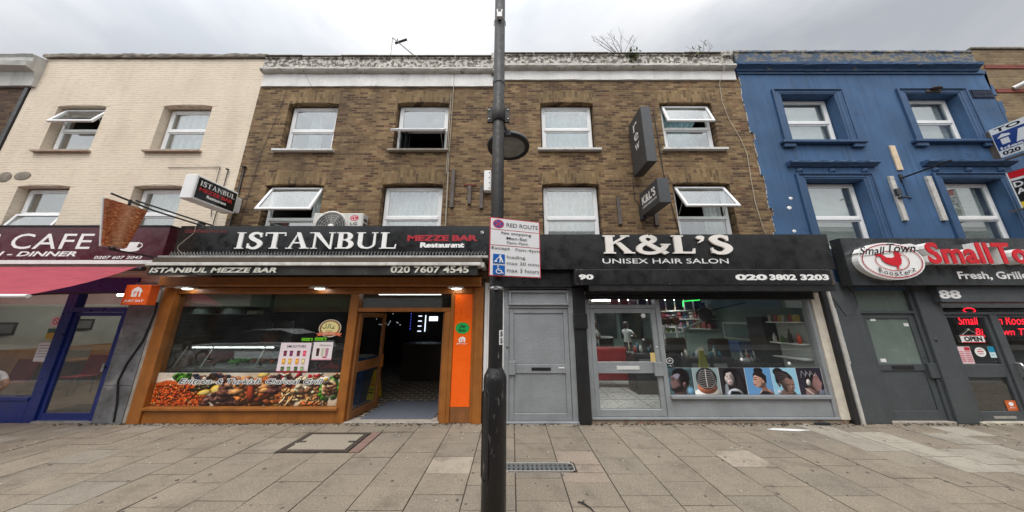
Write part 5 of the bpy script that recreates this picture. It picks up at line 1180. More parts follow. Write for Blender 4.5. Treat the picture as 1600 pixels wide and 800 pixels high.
def q5(p):
    p.put(p.noise(.2) * .4, (175, 210, 225)); p.ball(.24, -.03, .17, .13, (96, 74, 66)); p.ball(.27, .2, .13, .18, (132, 104, 94), lit=(.5, .6)); p.poly([(.25, .02), (.33, .02), (.385, .1), (.39, .17), (.37, .25), (.26, .28)], (140, 110, 100), .02, p.slope(1, .5, .55, 1.2)); p.ball(.13, .385, .1, .075, (26, 22, 25), amb=.7); p.poly([(.06, .22), (.06, .38), (.17, .42), (.3, .38), (.37, .29), (.36, .25), (.27, .29), (.2, .24), (.13, .17), (.1, .14)], (28, 24, 27), .015)
    for k in range(5): p.line([(.08 + k * .01, .37 - k * .04), (.17 + k * .012, .375 - k * .032), (.3, .325 - k * .018)], .006, (150, 132, 124), .75)
    p.line([(.24, .165), (.3, .16)], .012, (30, 20, 20)); p.line([(.345, .165), (.385, .17)], .01, (30, 20, 20)); p.ball(.335, .115, .024, .04, (150, 120, 110)); p.ball(.32, .055, .036, .014, (110, 62, 60)); p.ball(.1, .04, .05, .04, (188, 190, 195)); p.ball(.115, .16, .022, .04, (104, 78, 70))
def q6(p):
    p.put(p.noise(.12) * .5, (60, 55, 75)); p.ball(.22, .0, .13, .15, (126, 96, 92)); p.ball(.28, .22, .13, .16, (142, 106, 102), lit=(.6, .5)); p.poly([(.3, .33), (.37, .34), (.4, .27), (.405, .23), (.44, .19), (.415, .165), (.425, .13), (.4, .115), (.4, .07), (.32, .05), (.26, .15)], (150, 112, 108), .012, p.slope(1, .4, .5, 1.2)); p.poly([(.12, .12), (.13, .3), (.21, .39), (.35, .38), (.3, .3), (.25, .19), (.2, .11)], (24, 20, 24), .02)
    for k in range(3): p.line([(.07 + k * .08, .29), (.1 + k * .08, .4), (.16 + k * .08, .32), (.2 + k * .08, .37)], .008, (190, 188, 196), .8)
    p.ball(.19, .2, .045, .065, (214, 204, 198)); p.line([(.11, .1), (.24, .0)], .014, (222, 212, 196)); p.line([(.34, .265), (.385, .265)], .011, (34, 24, 26)); p.line([(.33, .295), (.39, .3)], .009, (30, 22, 24)); p.ball(.41, .135, .022, .012, (140, 58, 66)); p.ball(.42, .02, .1, .07, (110, 112, 128), rough=.5)
def food(p):
    r = random.Random(5); p.put(p.noise(.25), (190, 168, 138)); p.put(np.clip(p.noise(.04) - .5, 0, 1) * .5, (150, 130, 110))
    def chunks(x0, x1, z0, z1, n, rx, rz, cols, rot=.7, rough=.5):
        for _ in range(n):
            x, z = r.uniform(x0, x1), r.uniform(z0, z1); k = r.uniform(.6, 1.15); a = r.uniform(-rot, rot); p.ball(x + .01, z - .015, rx * k * 1.12, rz * k * 1.2, (18, 10, 8), a, amb=1, gain=0, soft=.5, alpha=.75); c = r.choice(cols); p.ball(x, z, rx * k, rz * k, c, a, rough=rough, amb=.3, gain=1.0, soft=.2)
            if r.random() < .6: p.ball(x - rx * .25 * k, z + rz * .3 * k, rx * .3 * k, rz * .22 * k, (245, 215, 180), a, amb=1, gain=0, soft=.9, alpha=.5)
    p.ball(.45, .23, .62, .26, (226, 220, 210)); p.poly([(0, 0), (.98, 0), (1.0, .16), (.86, .3), (.5, .4), (.2, .43), (0, .38)], (196, 78, 26), .04, .6 + .8 * p.noise(.02))
    chunks(.02, .92, .02, .36, 260, .03, .011, [(214, 84, 22), (232, 118, 44), (186, 52, 14), (240, 160, 90), (170, 44, 16)], 1.5, .2)
    chunks(.30, .62, .42, .54, 60, .04, .028, [(58, 120, 26), (86, 156, 40), (40, 90, 22)], 1.5, .8); chunks(.6, 1.3, .44, .53, 26, .09, .035, [(150, 74, 30), (60, 44, 30), (196, 180, 160), (44, 46, 62)], .4)
    p.ball(.95, .31, .34, .055, (46, 42, 26), .16, rough=.3, amb=.3); chunks(.7, 1.2, .28, .35, 26, .035, .012, [(180, 160, 110), (24, 22, 14), (120, 96, 50)], .6)
    for cx, cz, rx, rz in ((1.14, .27, .12, .085), (.93, .22, .13, .05), (2.28, .06, .11, .08), (1.95, .52, .12, .045)): p.ball(cx, cz, rx, rz, (224, 168, 40), .2, soft=.1); p.ball(cx, cz + .005, rx * .8, rz * .78, (246, 216, 120), .2, soft=.2, amb=.75, gain=.3)
    p.line([(.65, .11), (.95, .15), (1.3, .19)], .014, (36, 26, 18))
    chunks(.95, 2.2, .01, .2, 70, .11, .045, [(96, 60, 56), (130, 84, 74), (70, 40, 38), (150, 104, 90)]); chunks(1.2, 2.0, .2, .46, 46, .11, .05, [(140, 90, 70), (112, 66, 54), (176, 120, 84)]); chunks(1.5, 2.5, .05, .46, 90, .12, .045, [(190, 112, 54), (160, 80, 36), (214, 150, 90), (120, 56, 30)]); chunks(2.1, 2.55, .22, .5, 22, .09, .05, [(112, 66, 60), (150, 80, 54), (84, 44, 40)])
    for cx, cz, a in ((1.78, .2, .25), (2.55, .3, .35), (2.42, .44, .35)): p.ball(cx + .015, cz - .01, .085, .2, (16, 8, 6), a, amb=1, gain=0, soft=.4, alpha=.7); p.ball(cx, cz, .07, .19, (156, 58, 34), a, rough=.4, amb=.3, gain=1)
    chunks(2.2, 3.1, .4, .54, 44, .06, .03, [(206, 196, 180), (170, 22, 44), (60, 44, 40), (214, 180, 130)]); chunks(2.35, 3.2, .02, .26, 120, .07, .022, [(222, 168, 104), (240, 204, 150), (186, 120, 66), (206, 140, 84)], 1.4); chunks(2.55, 3.05, .22, .46, 50, .07, .04, [(214, 168, 110), (236, 214, 170), (160, 104, 66), (120, 84, 60)])
    chunks(3.05, 3.38, .1, .46, 60, .05, .04, [(70, 140, 36), (110, 180, 60), (44, 100, 26)], 1.5, .8); p.ball(3.2, .29, .15, .17, (228, 206, 160), .2); chunks(3.1, 3.3, .18, .4, 34, .045, .025, [(140, 84, 56), (90, 54, 40), (190, 140, 100)]); p.ball(3.12, .44, .09, .055, (240, 236, 224)); p.ball(3.12, .44, .045, .03, (238, 190, 60)); p.ball(3.32, .5, .09, .06, (40, 36, 32)); chunks(3.26, 3.38, .47, .54, 10, .03, .02, [(180, 110, 60), (220, 190, 140)]); chunks(2.7, 3.0, .01, .06, 12, .05, .02, [(230, 120, 60)])
# ------------------------------------------------------------ lamp post with its parking sign
PX, PY = -.150, -2.77
t = thing('lamp_post', 'black painted street lamp post with a wide scuffed base, in front of the shops', 'lamp post', (PX, PY, 0))
M_pole = peel('worn_black_pole_paint', (.017, .017, .0165), (.075, .07, .065), 1.0, .60, .2, (34, 34, 9), .36)
M_polebrown = mat('dull_brown_black_pole_paint', (.022, .019, .017), .55, var=.3, scale=5, streak=.3, spec=.3, grime=(.3, .28, .25), gscale=40, gpos=.74)
b = MB(); b.lathe([(.0, 0), (.1025, 0), (.1025, 1.28), (.098, 1.31), (.070, 1.365), (.066, 1.38)], (PX, PY, 0), 40); b.build('base', M_pole, t)
b = MB(); b.lathe([(.065, 1.37), (.064, 2.2)], (PX, PY, 0), 32); b.build('lower_shaft', M_pole, t)
b = MB(); b.lathe([(.0645, 2.2), (.062, 8.2), (0, 8.2)], (PX, PY, 0), 32); b.build('upper_shaft', M_polebrown, t)
b = MB()
q = [(PX + .1045 * math.sin(R(a)), PY - .1045 * math.cos(R(a))) for a in range(-75, -20, 5)]
for (xa, ya), (xb, yb) in zip(q, q[1:]): b.add([(xa, ya, .55), (xb, yb, .55), (xb, yb, 1.18), (xa, ya, 1.18)], [(0, 1, 2, 3)], None, True)
b.tube([(q[0][0], q[0][1], .55), (q[0][0], q[0][1], 1.18), (q[5][0], q[5][1], 1.22), (q[-1][0], q[-1][1], 1.18), (q[-1][0], q[-1][1], .55), (q[5][0], q[5][1], .52), (q[0][0], q[0][1], .55)], .006, 5); b.build('access_door', M_pole, t, solid=False)
b = MB(); b.lathe([(.067, 3.92), (.075, 3.93), (.075, 4.12), (.067, 4.13)], (PX, PY, 0), 32)
for s_ in (-1, 1): b.box(PX + s_ * .095 - .028, PX + s_ * .095 + .028, PY - .012, PY + .012, 3.93, 4.12)
b.build('clamp_band', M_polebrown, t)
b = MB()
for s_ in (-1, 1):
    for z in (3.965, 4.085): b.ball((PX + s_ * .105, PY - .014, z), .011, .008, .011, n=8)
b.build('bolts', M_alu, t)
b = MB(); b.box(PX - .03, PX + .03, PY - .10, PY - .06, 5.33, 5.40).box(PX - .035, PX - .02, PY - .10, PY - .07, 5.40, 5.44).box(PX + .02, PX + .035, PY - .10, PY - .07, 5.40, 5.44)
for s_ in (-1, 1): b.tube([(PX + s_ * .03, PY - .085, 5.36), (PX + s_ * .068, PY - .03, 5.34), (PX + s_ * .072, PY - .0, 5.31)], .005, 5)
b.build('white_clip', M_white, t)
b = MB(); b.lathe([(.0655, 2.07), (.069, 2.075), (.069, 2.09), (.0655, 2.095)], (PX, PY, 0), 32).box(PX - .02, PX + .02, PY - .085, PY - .06, 2.065, 2.10); b.build('steel_clip', M_steel, t)
b = MB(); b.lathe([(.0645, 4.43), (.068, 4.435), (.068, 4.45), (.0645, 4.455)], (PX, PY, 0), 32); b.build('cable_tie', M_dkgrey, t)
# lantern
lx, ly, lz = -.045, -2.42, 3.86
b = MB(); b.lathe([(.20, .0), (.255, -.012), (.262, .02), (.25, .05), (.20, .085), (.11, .12), (0, .13)], (lx, ly, lz), 40); b.build('lantern_hood', M_pole, t)
MB().lathe([(0, -.03), (.12, -.028), (.20, -.008), (.205, .0)], (lx, ly, lz), 36).build('lantern_glass', mat('frosted_lamp_glass', (.26, .27, .25), .35, var=.2, scale=12), t)
b = MB(); b.tube([(PX, PY + .05, 4.12), (PX + .01, PY + .12, 4.1), (PX + .05, PY + .22, 4.03), (lx, ly, lz + .10)], [.03, .03, .035, .06], 10).box(lx - .03, lx + .03, ly - .275, ly - .25, lz - .03, lz + .03); b.build('lantern_arm', M_pole, t)
# number sticker, wrapped flat on the front of the shaft
t = thing('number_sticker', 'white sticker with two black fives on the lamp post', 'sticker', (PX + .03, PY - .07, 1.6))
Fs = Face((PX + .052, PY - .0455, 0), (math.cos(R(42)), math.sin(R(42)), 0), (0, 0, 1), (math.sin(R(42)), -math.cos(R(42)), 0))
MB().prism([(-.024, 1.575), (.024, 1.575), (.024, 1.70), (-.024, 1.70)], Fs, 0.000, .003).build('backing', ink(230, 230, 226), t)
A = Art(Fs, .0005, .0035); A.text('5', -.014, .014, 1.585, 1.63, M_black, .04); A.text('5', -.014, .014, 1.645, 1.69, M_black, .04); A.build('numbers', t)
t = thing('parking_sign', 'white parking sign with a red border and two blue symbols, clamped to the lamp post', 'road sign', (-.15, -2.84, 2.17))
an = R(17); Fp = Face((-.212, -2.905, 2.185), (math.cos(an), math.sin(an), 0), (0, 0, 1), (math.sin(an), -math.cos(an), 0))
W_, H_ = .515, .575
M_sred = ink(196, 60, 74); M_sw = mat('white_sign_face', (.80, .79, .78), .35, var=.04); M_sk = ink(38, 36, 40); M_sb = ink(16, 94, 176)
MB().prism([(0, 0), (W_, -.0), (W_, H_), (0, H_)], Fp, -.004, 0).build('plate', M_sred, t)
b = MB(); b.prism([(.03, .1), (.11, .1), (.11, .14), (.03, .14)], Fp, -.06, -.005).prism([(.03, .42), (.11, .42), (.11, .46), (.03, .46)], Fp, -.06, -.005); b.build('bracket', M_steel, t)
A = Art(Fp, .0004, .0006)
g = .009
def fb(f): return H_ * (1 - f)
A.rect(g, W_ - g, fb(.205), H_ - g, M_sw); A.rect(g, W_ - g, fb(.478), fb(.218), M_sw); A.rect(g, W_ - g, g, fb(.492), M_sw)
A.oval(.085, fb(.11), .056, .045, M_sred, 28); A.oval(.085, fb(.11), .046, .037, ink(70, 70, 150), 28)
for s_ in (-1, 1): A.stroke([(.085 - .034, fb(.11) - .028 * s_), (.085 + .034, fb(.11) + .028 * s_)], .011, M_sred)
A.text('RED ROUTE', .165, .495, fb(.15), fb(.08), M_sk, .0)
A.text('No stopping', .115, .42, fb(.30), fb(.238), M_sk, .006); A.text('Mon-Sat', .165, .375, fb(.375), fb(.322), M_sk, .006); A.text('7am-7pm', .165, .385, fb(.46), fb(.405), M_sk, .006)
A.text('Except', .02, .20, fb(.572), fb(.505), M_sk, .0); A.text('7am-4pm', .25, .505, fb(.575), fb(.515), M_sk, .0)
A.rect(.035, .15, fb(.79), fb(.635), M_sb); A.rect(.035, .15, fb(.975), fb(.82), M_sb)
A.text('loading', .17, .355, fb(.712), fb(.645), M_sk, .0); A.text('max 20 mins', .17, .50, fb(.80), fb(.748), M_sk, .0); A.text('max 3 hours', .17, .495, fb(.925), fb(.86), M_sk, .0)
zz = fb(.79)
A.oval(.105, zz + .075, .009, .008, M_sw, 12); A.poly([(.088, zz + .07), (.112, zz + .066), (.125, zz + .04), (.135, zz + .008), (.122, zz + .008), (.112, zz + .034), (.106, zz + .008), (.094, zz + .008), (.1, zz + .04)], M_sw); A.stroke([(.095, zz + .06), (.07, zz + .04), (.062, zz + .02)], .007, M_sw); A.poly([(.045, zz + .012), (.075, zz + .012), (.07, zz + .034), (.055, zz + .03)], M_sw)
zz = fb(.975)
A.stroke(arc(.092, zz + .032, .026, .022, 130, 385), .008, M_sw); A.oval(.082, zz + .078, .008, .007, M_sw, 12); A.stroke([(.082, zz + .066), (.085, zz + .04), (.113, zz + .037), (.125, zz + .014), (.138, zz + .016)], .009, M_sw); A.stroke([(.083, zz + .053), (.105, zz + .053)], .006, M_sw)
A.build('printing', t)

# ------------------------------------------------------------ prints and stickers on the shop windows
t = thing('food_photo_banner', 'long banner printed with grilled food and rice across the bottom of the restaurant window', 'banner', (-4.85, 0, .27))
MB().box(-6.55, -3.16, -.003, .008, .272, .825).build('backing', M_white, t)
P_ = Paint(3.39, .553, 130, (222, 214, 200), 4); food(P_); P_.build('photo', t, -6.55, .272, -.0035)
A = Art(front(-.004), .0002)
A.d += .0006
WT = mat('white_outline', (.86, .86, .84), .35); words = (('Eritrea', -6.13, -5.53), ('&', -5.43, -5.32), ('Turkish', -5.24, -4.62), ('Charcoal', -4.52, -3.9), ('Grill', -3.82, -3.47))
for wd, x0, x1 in words:
    for k_ in range(8): ox, oz = .013 * math.cos(k_ * math.pi / 4), .010 * math.sin(k_ * math.pi / 4); A.text(wd, x0 + ox, x1 + ox, .640 + oz, .725 + oz, WT, .012, .3)
    A.d += .0004; A.text(wd, x0, x1, .640, .725, M_black, .008, .3)
A.build('printing', t)

def poster(name, label, cat, x0, x1, z0, z1, y, m, fn_, grp=None, th=.003):
    t = thing(name, label, cat, ((x0 + x1) / 2, y, z0), grp)
    MB().box(x0, x1, y - th, y, z0, z1).build('sheet', m, t)
    A = Art(front(y - th), .0004, .0006); fn_(A, x0, x1, z0, z1); A.build('printing', t); return t
def p_smooth(A, x0, x1, z0, z1):
    A.text('SMOOTHIES', x0 + .12, x1 - .1, z1 - .09, z1 - .045, M_black, .01)
    cols = [((96, 16, 40), (110, 30, 80), (90, 30, 40), (225, 70, 95)), ((225, 160, 50), (225, 170, 60), (230, 150, 40), (205, 190, 130)), ((70, 90, 50), (110, 140, 80), (50, 80, 35), (130, 155, 105))]
    for r_ in range(3):
        for c_ in range(4):
            cx = x0 + .11 + c_ * .115 + (.0 if c_ < 2 else .02) ; cz = z1 - .19 - r_ * .14; k = ink(*cols[r_][c_])
            A.poly([(cx - .032, cz + .045), (cx + .032, cz + .045), (cx + .026, cz - .05), (cx - .026, cz - .05)], k); A.rect(cx - .02, cx + .018, cz - .02, cz + .02, ink(*[min(255, q + 45) for q in cols[r_][c_]]))
    A.rect(x0, x1, z0, z0 + .025, ink(150, 20, 50))
poster('drinks_poster', 'pink and white poster of twelve smoothie glasses in the restaurant window', 'poster', -4.385, -3.805, .835, 1.36, .005, ink(238, 222, 226), p_smooth)
def p_shake(A, x0, x1, z0, z1):
    A.text('Milkshakes', x0 + .12, x1 - .04, z1 - .075, z1 - .04, ink(120, 90, 95), .0)
    for cx, k in ((x0 + .10, (70, 40, 32)), (x0 + .19, (205, 200, 175)), (x0 + .27, (190, 130, 150))): A.poly([(cx - .03, z1 - .11), (cx + .03, z1 - .11), (cx + .025, z1 - .25), (cx - .025, z1 - .25)], ink(*k))
    A.oval(x0 + .24, z0 + .05, .05, .014, ink(190, 60, 90)); A.rect(x0, x1, z0, z0 + .02, ink(225, 160, 180))
poster('drinks_poster', 'small pale poster of three milkshakes in the restaurant window', 'poster', -3.765, -3.395, 1.05, 1.37, .005, ink(236, 226, 224), p_shake)
def p_board(A, x0, x1, z0, z1):
    A.text('Coffee', x0 + .2, x1 - .04, z0 + .07, z0 + .17, ink(100, 50, 50), .0, .2); A.stroke(smooth_curve([(x0 + .06, z0 + .05), (x0 + .16, z0 + .08), (x0 + .1, z0 + .14), (x0 + .16, z0 + .18)]), .008, ink(95, 90, 88)); A.stroke([(x0 + .05, z0 + .03), (x1 - .05, z0 + .03)], .006, ink(90, 85, 84))
poster('chalk_board', 'dark chalkboard sign below the milkshake poster', 'board', -3.80, -3.19, .83, 1.045, .006, ink(38, 36, 38), p_board)
def p_green(A, x0, x1, z0, z1):
    A.rect(x0 + .01, x1 - .01, z0 + .012, z1 - .02, ink(110, 190, 30)); A.oval(x1 - .05, z0 + .035, .017, .02, M_black, 12); A.stroke([(x0 + .03, z0 + .03), (x1 - .09, z0 + .035)], .006, ink(60, 120, 20))
poster('rating_sticker', 'green and black rating sticker, left of the pair above the drinks posters', 'sticker', -4.02, -3.79, 1.38, 1.465, .006, M_black, p_green, 'green rating stickers')
poster('rating_sticker', 'green and black rating sticker, right of the pair above the drinks posters', 'sticker', -3.77, -3.53, 1.385, 1.475, .006, M_black, p_green, 'green rating stickers')
t = thing('round_badge_sticker', 'round gold sticker with green arabic script and a red ribbon in the restaurant window', 'sticker', (-3.5, 0, 1.47))
A = Art(front(.008), .0006); A.oval(-3.505, 1.625, .215, .165, ink(235, 225, 205), 36); A.oval(-3.505, 1.625, .20, .152, ink(150, 105, 55), 36); A.oval(-3.505, 1.628, .165, .125, ink(243, 228, 160), 36)
kk = ink(30, 75, 35)
A.stroke(smooth_curve([(-3.42, 1.665), (-3.45, 1.64), (-3.42, 1.62), (-3.47, 1.625), (-3.50, 1.63)]), .012, kk); A.stroke([(-3.50, 1.63), (-3.505, 1.70)], .012, kk); A.stroke(smooth_curve([(-3.53, 1.71), (-3.54, 1.635), (-3.57, 1.63)]), .012, kk); A.stroke(smooth_curve([(-3.585, 1.71), (-3.585, 1.64), (-3.62, 1.62), (-3.65, 1.65)]), .012, kk)
A.stroke([(-3.58, 1.575), (-3.44, 1.575)], .008, kk)
A.poly([(-3.76, 1.47), (-3.7, 1.495), (-3.76, 1.53), (-3.6, 1.55), (-3.5, 1.56), (-3.4, 1.55), (-3.25, 1.53), (-3.30, 1.495), (-3.25, 1.47), (-3.36, 1.495), (-3.5, 1.505), (-3.64, 1.495)], ink(225, 120, 85)); A.text('HALAL FOOD', -3.62, -3.4, 1.515, 1.54, M_let, .01)
A.build('printing', t)
t = thing('delivery_sticker', 'round green delivery sticker on the vivid orange panel', 'sticker', (-.94, -.05, 1.52)); A = Art(front(-.042), .0006); A.oval(-.945, 1.63, .135, .105, ink(35, 170, 85), 32); A.text('Uber', -1.0, -.88, 1.635, 1.69, M_black, .02); A.text('Eats', -1.01, -.88, 1.565, 1.615, M_black, .02); A.build('printing', t)
t = thing('delivery_sticker', 'white house and fork sticker on the vivid orange panel', 'sticker', (-.94, -.05, 1.33)); A = Art(front(-.042), .0006); cx, cz = -.945, 1.42
A.poly([(cx - .075, cz), (cx - .05, cz + .03), (cx, cz + .055), (cx + .045, cz + .04), (cx + .08, cz), (cx + .06, cz), (cx + .06, cz - .05), (cx - .06, cz - .05), (cx - .06, cz)], M_let); A.rect(cx - .03, cx - .015, cz - .04, cz + .015, M_vivid); A.rect(cx + .01, cx + .03, cz - .05, cz + .01, M_vivid); A.text('JUST EAT', -1.05, -.84, 1.33, 1.355, M_let, .02, .2); A.build('printing', t)

# hair style photo strip of the salon: six prints
xs = [2.885, 3.36, 3.845, 4.33, 4.815, 5.285, 5.755]
for i, (fn_, lb, c) in enumerate(((q1, 'photo print of a man in profile with a short fade haircut', (48, 62, 70)), (q2, 'photo print of braided cornrows seen from above', (150, 168, 170)), (q3, 'photo print of a woman with long black hair facing forward', (40, 38, 44)), (q4, 'photo print of a woman in profile with a high bun on blue', (88, 140, 188)), (q5, 'photo print of a woman with a braided updo on pale blue', (136, 190, 214)), (q6, 'photo print of a woman in profile on black with silver hair ornaments', (34, 32, 42)))):
    x0, x1 = xs[i], xs[i + 1] - .001
    t = thing('hair_style_print', lb, 'photo print', ((x0 + x1) / 2, .01, .455), 'hair style prints across the salon window')
    MB().box(x0, x1, .014, .019, .455, .912).build('sheet', M_white, t)
    P_ = Paint(x1 - x0 - .006, .457, 210, c, i + 1); fn_(P_); P_.build('photo', t, x0, .455, .0135)
t = thing('round_sticker', 'black round sticker with white ring at the lower left corner of the salon window', 'sticker', (2.95, 0, 1.0)); A = Art(front(.018), .0006); A.oval(2.965, 1.035, .065, .055, M_let, 24); A.oval(2.965, 1.035, .055, .046, M_black, 24); A.text('JD', 2.935, 2.995, 1.015, 1.055, M_let, .02); A.rect(2.90, 3.0, .91, .98, M_black); A.text('D', 2.92, 2.94, .93, .965, ink(100, 190, 190)); A.text('h', 2.955, 2.98, .93, .965, M_let); A.build('printing', t)
tag(MB().box(2.60, 2.69, -.006, -.002, 1.02, 1.18).build('door_sticker', ink(205, 180, 120)), 'small beige sticker on the salon door glass', 'sticker')
tag(MB().lathe([(0, -.004), (.045, -.003), (.045, 0)], (2.55, -.001, 1.86), 16, axis='y').build('round_sticker', M_white), 'small round white sticker at the top right of the salon door glass', 'sticker')
for x, z, lb in ((4.32, 1.055, 'left'), (5.2, .985, 'right')): tag(MB().lathe([(0, -.004), (.03, -.003), (.03, 0)], (x, .019, z), 14, axis='y').build('round_sticker', M_white), lb + ' of two small round white stickers low on the salon window', 'sticker', 'white dots on the salon window')

# takeaway stickers
t = thing('open_sign', 'white hanging sign reading OPEN with red edges on the takeaway door', 'open sign', (8.76, 0, 1.35))
MB().box(8.545, 8.985, -.012, -.004, 1.36, 1.50).build('board', M_white, t); A = Art(front(-.012), .0006); A.rect(8.545, 8.985, 1.485, 1.50, ink(190, 30, 40)); A.rect(8.545, 8.985, 1.36, 1.375, ink(190, 30, 40)); A.text('OPEN', 8.6, 8.94, 1.385, 1.475, M_black, .04); A.build('printing', t)
MB().tube([(8.6, -.005, 1.5), (8.765, -.005, 1.6), (8.93, -.005, 1.5)], .004, 4).ball((8.765, -.002, 1.6), .016).build('cord', M_alu, t)
def p_hours(A, x0, x1, z0, z1):
    A.rect(x0 + .14, x1 - .01, z1 - .07, z1 - .01, ink(195, 40, 60))
    for k in range(6): A.rect(x0 + .02, x0 + .1, z1 - .10 - k * .033, z1 - .085 - k * .033, ink(205, 110, 120)); A.rect(x0 + .12, x1 - .02, z1 - .10 - k * .033, z1 - .085 - k * .033, ink(205, 120, 130))
poster('opening_hours_sheet', 'pink and white opening hours sheet on the takeaway door', 'notice', 8.41, 8.66, .985, 1.29, .003, ink(232, 205, 208), p_hours)
t = thing('round_sticker', 'round white sticker with red lettering on the takeaway door', 'sticker', (8.83, 0, 1.1)); A = Art(front(.004), .0006); A.oval(8.84, 1.19, .105, .085, M_let, 28); A.stroke([(8.78, 1.2), (8.9, 1.2)], .02, ink(200, 60, 70)); A.stroke([(8.79, 1.16), (8.89, 1.16)], .012, ink(190, 90, 90)); A.stroke([(8.8, 1.235), (8.88, 1.235)], .012, ink(190, 90, 90)); A.build('printing', t)
def p_blue(A, x0, x1, z0, z1): A.rect(x0, x1, z0 + (z1 - z0) * .5, z1, ink(30, 140, 175)); A.stroke([(x0 + .03, z0 + .05), (x1 - .03, z0 + .05)], .01, ink(90, 170, 190))
poster('card_sticker', 'blue and white card payment sticker on the takeaway door', 'sticker', 9.0, 9.115, 1.09, 1.29, .003, ink(205, 225, 228), p_blue)
def p_or(A, x0, x1, z0, z1): A.oval((x0 + x1) / 2, z0 + .11, .045, .035, M_let, 16); A.text('JUST EAT', x0 + .04, x1 - .04, z0 + .035, z0 + .06, M_let, .02, .2)
poster('delivery_sticker', 'orange square sticker low on the takeaway door', 'sticker', 8.94, 9.13, .19, .36, .003, ink(205, 100, 50), p_or)
for x, z, w_, lb in ((6.96, 1.76, .1, 'white sticker at the top left of the frosted door'), (7.58, 1.66, .09, 'white sticker at the top right of the frosted door'), (6.93, 1.01, .1, 'white sticker at the lower left of the frosted door')): tag(MB().box(x, x + w_, .014, .02, z, z + .06).build('paper_sticker', M_white), lb, 'sticker')
t = thing('neon_sign', 'red neon script sign glowing inside the takeaway', 'neon sign', (10.2, .5, 1.2))
MB().box(9.55, 11.6, .62, .64, 1.35, 2.0).build('backing', M_black, t)
A = Art(front(.615), .001); A.text('Small Town Roosterz', 9.62, 11.4, 1.68, 1.86, M_neon, -.002, .3); A.text('Big Town Taste', 9.9, 11.3, 1.42, 1.60, M_neon, -.002, .3); A.stroke(arc(9.95, 1.98, .13, .05, 0, 360), .02, M_neon); A.build('tubes', t)
# ------------------------------------------------------------ inside the restaurant
t = thing('entrance_mat', 'blue grey entrance mat in the open restaurant doorway', 'mat', (-2.1, .65, .01))
MB().prism([(-2.78, .1), (-1.46, .1), (-1.40, 1.22), (-2.74, 1.2)], Face((0, 0, .012), (1, 0, 0), (0, 1, 0), (0, 0, 1)), 0, .012).build('carpet', mat('blue_grey_carpet', (.10, .11, .135), .95, var=.25, scale=60), t)
t = thing('wet_floor_sign', 'yellow folding wet floor sign just inside the restaurant door', 'floor sign', (-3.2, 1.5, .01))
M_yel = mat('yellow_plastic', (.72, .50, .01), .4)
for s_ in (-1, 1):
    b = MB(); b.prism([(-3.36, .0), (-3.08, .0), (-3.13, .62), (-3.31, .62)], Face((0, 1.45 + (.14 if s_ > 0 else -.14), .015), (1, 0, 0), (0, -s_ * .2, 1), (0, -1, 0)), 0, .02); b.build('panel', M_yel, t)
A = Art(Face((0, 1.31, .015), (1, 0, 0), (0, .2, 1), (0, -1, 0)), .001, .022); A.poly([(-3.29, .30), (-3.15, .30), (-3.22, .46)], ink(200, 60, 40)); A.poly([(-3.265, .32), (-3.175, .32), (-3.22, .43)], M_yel); A.rect(-3.28, -3.16, .2, .22, M_black); A.rect(-3.27, -3.17, .14, .16, M_black); A.build('printing', t)
t = thing('display_counter', 'glass fronted display counter with a light tube behind the restaurant window', 'counter', (-5.2, 1.1, .01))
MB().box(-6.6, -3.6, .2, 1.3, .01, .82).build('base', M_counterdk, t)
MB().box(-6.62, -3.6, .16, 1.3, .822, .875).build('top', M_steel, t)
b = MB(); b.profile_x([(.2, .878), (.21, 1.05), (.27, 1.18), (.38, 1.255), (.38, 1.245), (.28, 1.17), (.22, 1.045), (.208, .878)], -6.58, -3.62); b.build('glass_front', M_acglass, t)
MB().box(-6.6, -3.6, .38, .85, 1.26, 1.285).build('glass_shelf', M_steel, t)
MB().tube([(-6.5, .4, 1.235), (-4.85, .4, 1.235)], .011, 6).build('light_tube', M_tube, t)
b = MB()
for x in (-6.58, -6.05, -5.0, -3.63): b.tube([(x, .22, .88), (x, .38, 1.25)], .013, 6)
b.build('post', M_alu, t)
for i, m_ in enumerate(FOODM):
    tr = MB(); tr.box(-6.4 + i * .46, -6.0 + i * .46, .4, 1.0, .877, .93); tr = tr.build('food_tray', M_steel, t)
    b = MB(); r_ = random.Random(i)
    for _ in range(26): b.ball((-6.36 + i * .46 + r_.random() * .32, .45 + r_.random() * .5, .94 + r_.random() * .02), .05, .05, .03, n=6)
    b.build('food', m_, tr)
t = thing('doner_grill', 'brown meat cone on an upright doner grill behind the counter', 'grill', (-6.0, 1.5, .01))
MB().lathe([(0, 1.2), (.12, 1.22), (.2, 1.6), (.17, 1.72), (0, 1.74)], (-6.0, 1.6, -.25), 18).build('meat_cone', FOODM[5], t); MB().box(-6.3, -5.7, 1.8, 1.9, .9, 1.75).build('burner', M_steel, t); MB().box(-6.4, -5.6, 1.35, 1.9, .01, .9).build('stand', M_counterdk, t); MB().tube([(-6, 1.6, .9), (-6, 1.6, 1.7)], .012, 6).build('spit', M_steel, t)
M_bamb = brick('stacked_stone_panel', [(0, (.03, .025, .02)), (.3, (.06, .05, .035)), (.6, (.085, .07, .05)), (.8, (.10, .085, .06)), (1, (.06, .05, .035))], (.012, .01, .008), bw=.4, bh=.04)
t = thing('extractor_hood', 'pale grey extractor hood at the top of the restaurant window', 'hood', (-5.8, .6, 1.95)); b = MB(); b.profile_x([(.14, 2.1), (.17, 2.05), (.6, 2.05), (.6, 2.5), (.14, 2.5)], -6.68, -5.28); b.build('hood_shell', mat('pale_hood_enamel', (.34, .32, .30), .4), t)
tag(MB().box(-6.69, -6.64, .2, 3.4, .02, 2.04).build('stone_screen', M_bamb), 'dark stacked stone screen at the left end inside the restaurant', 'screen')
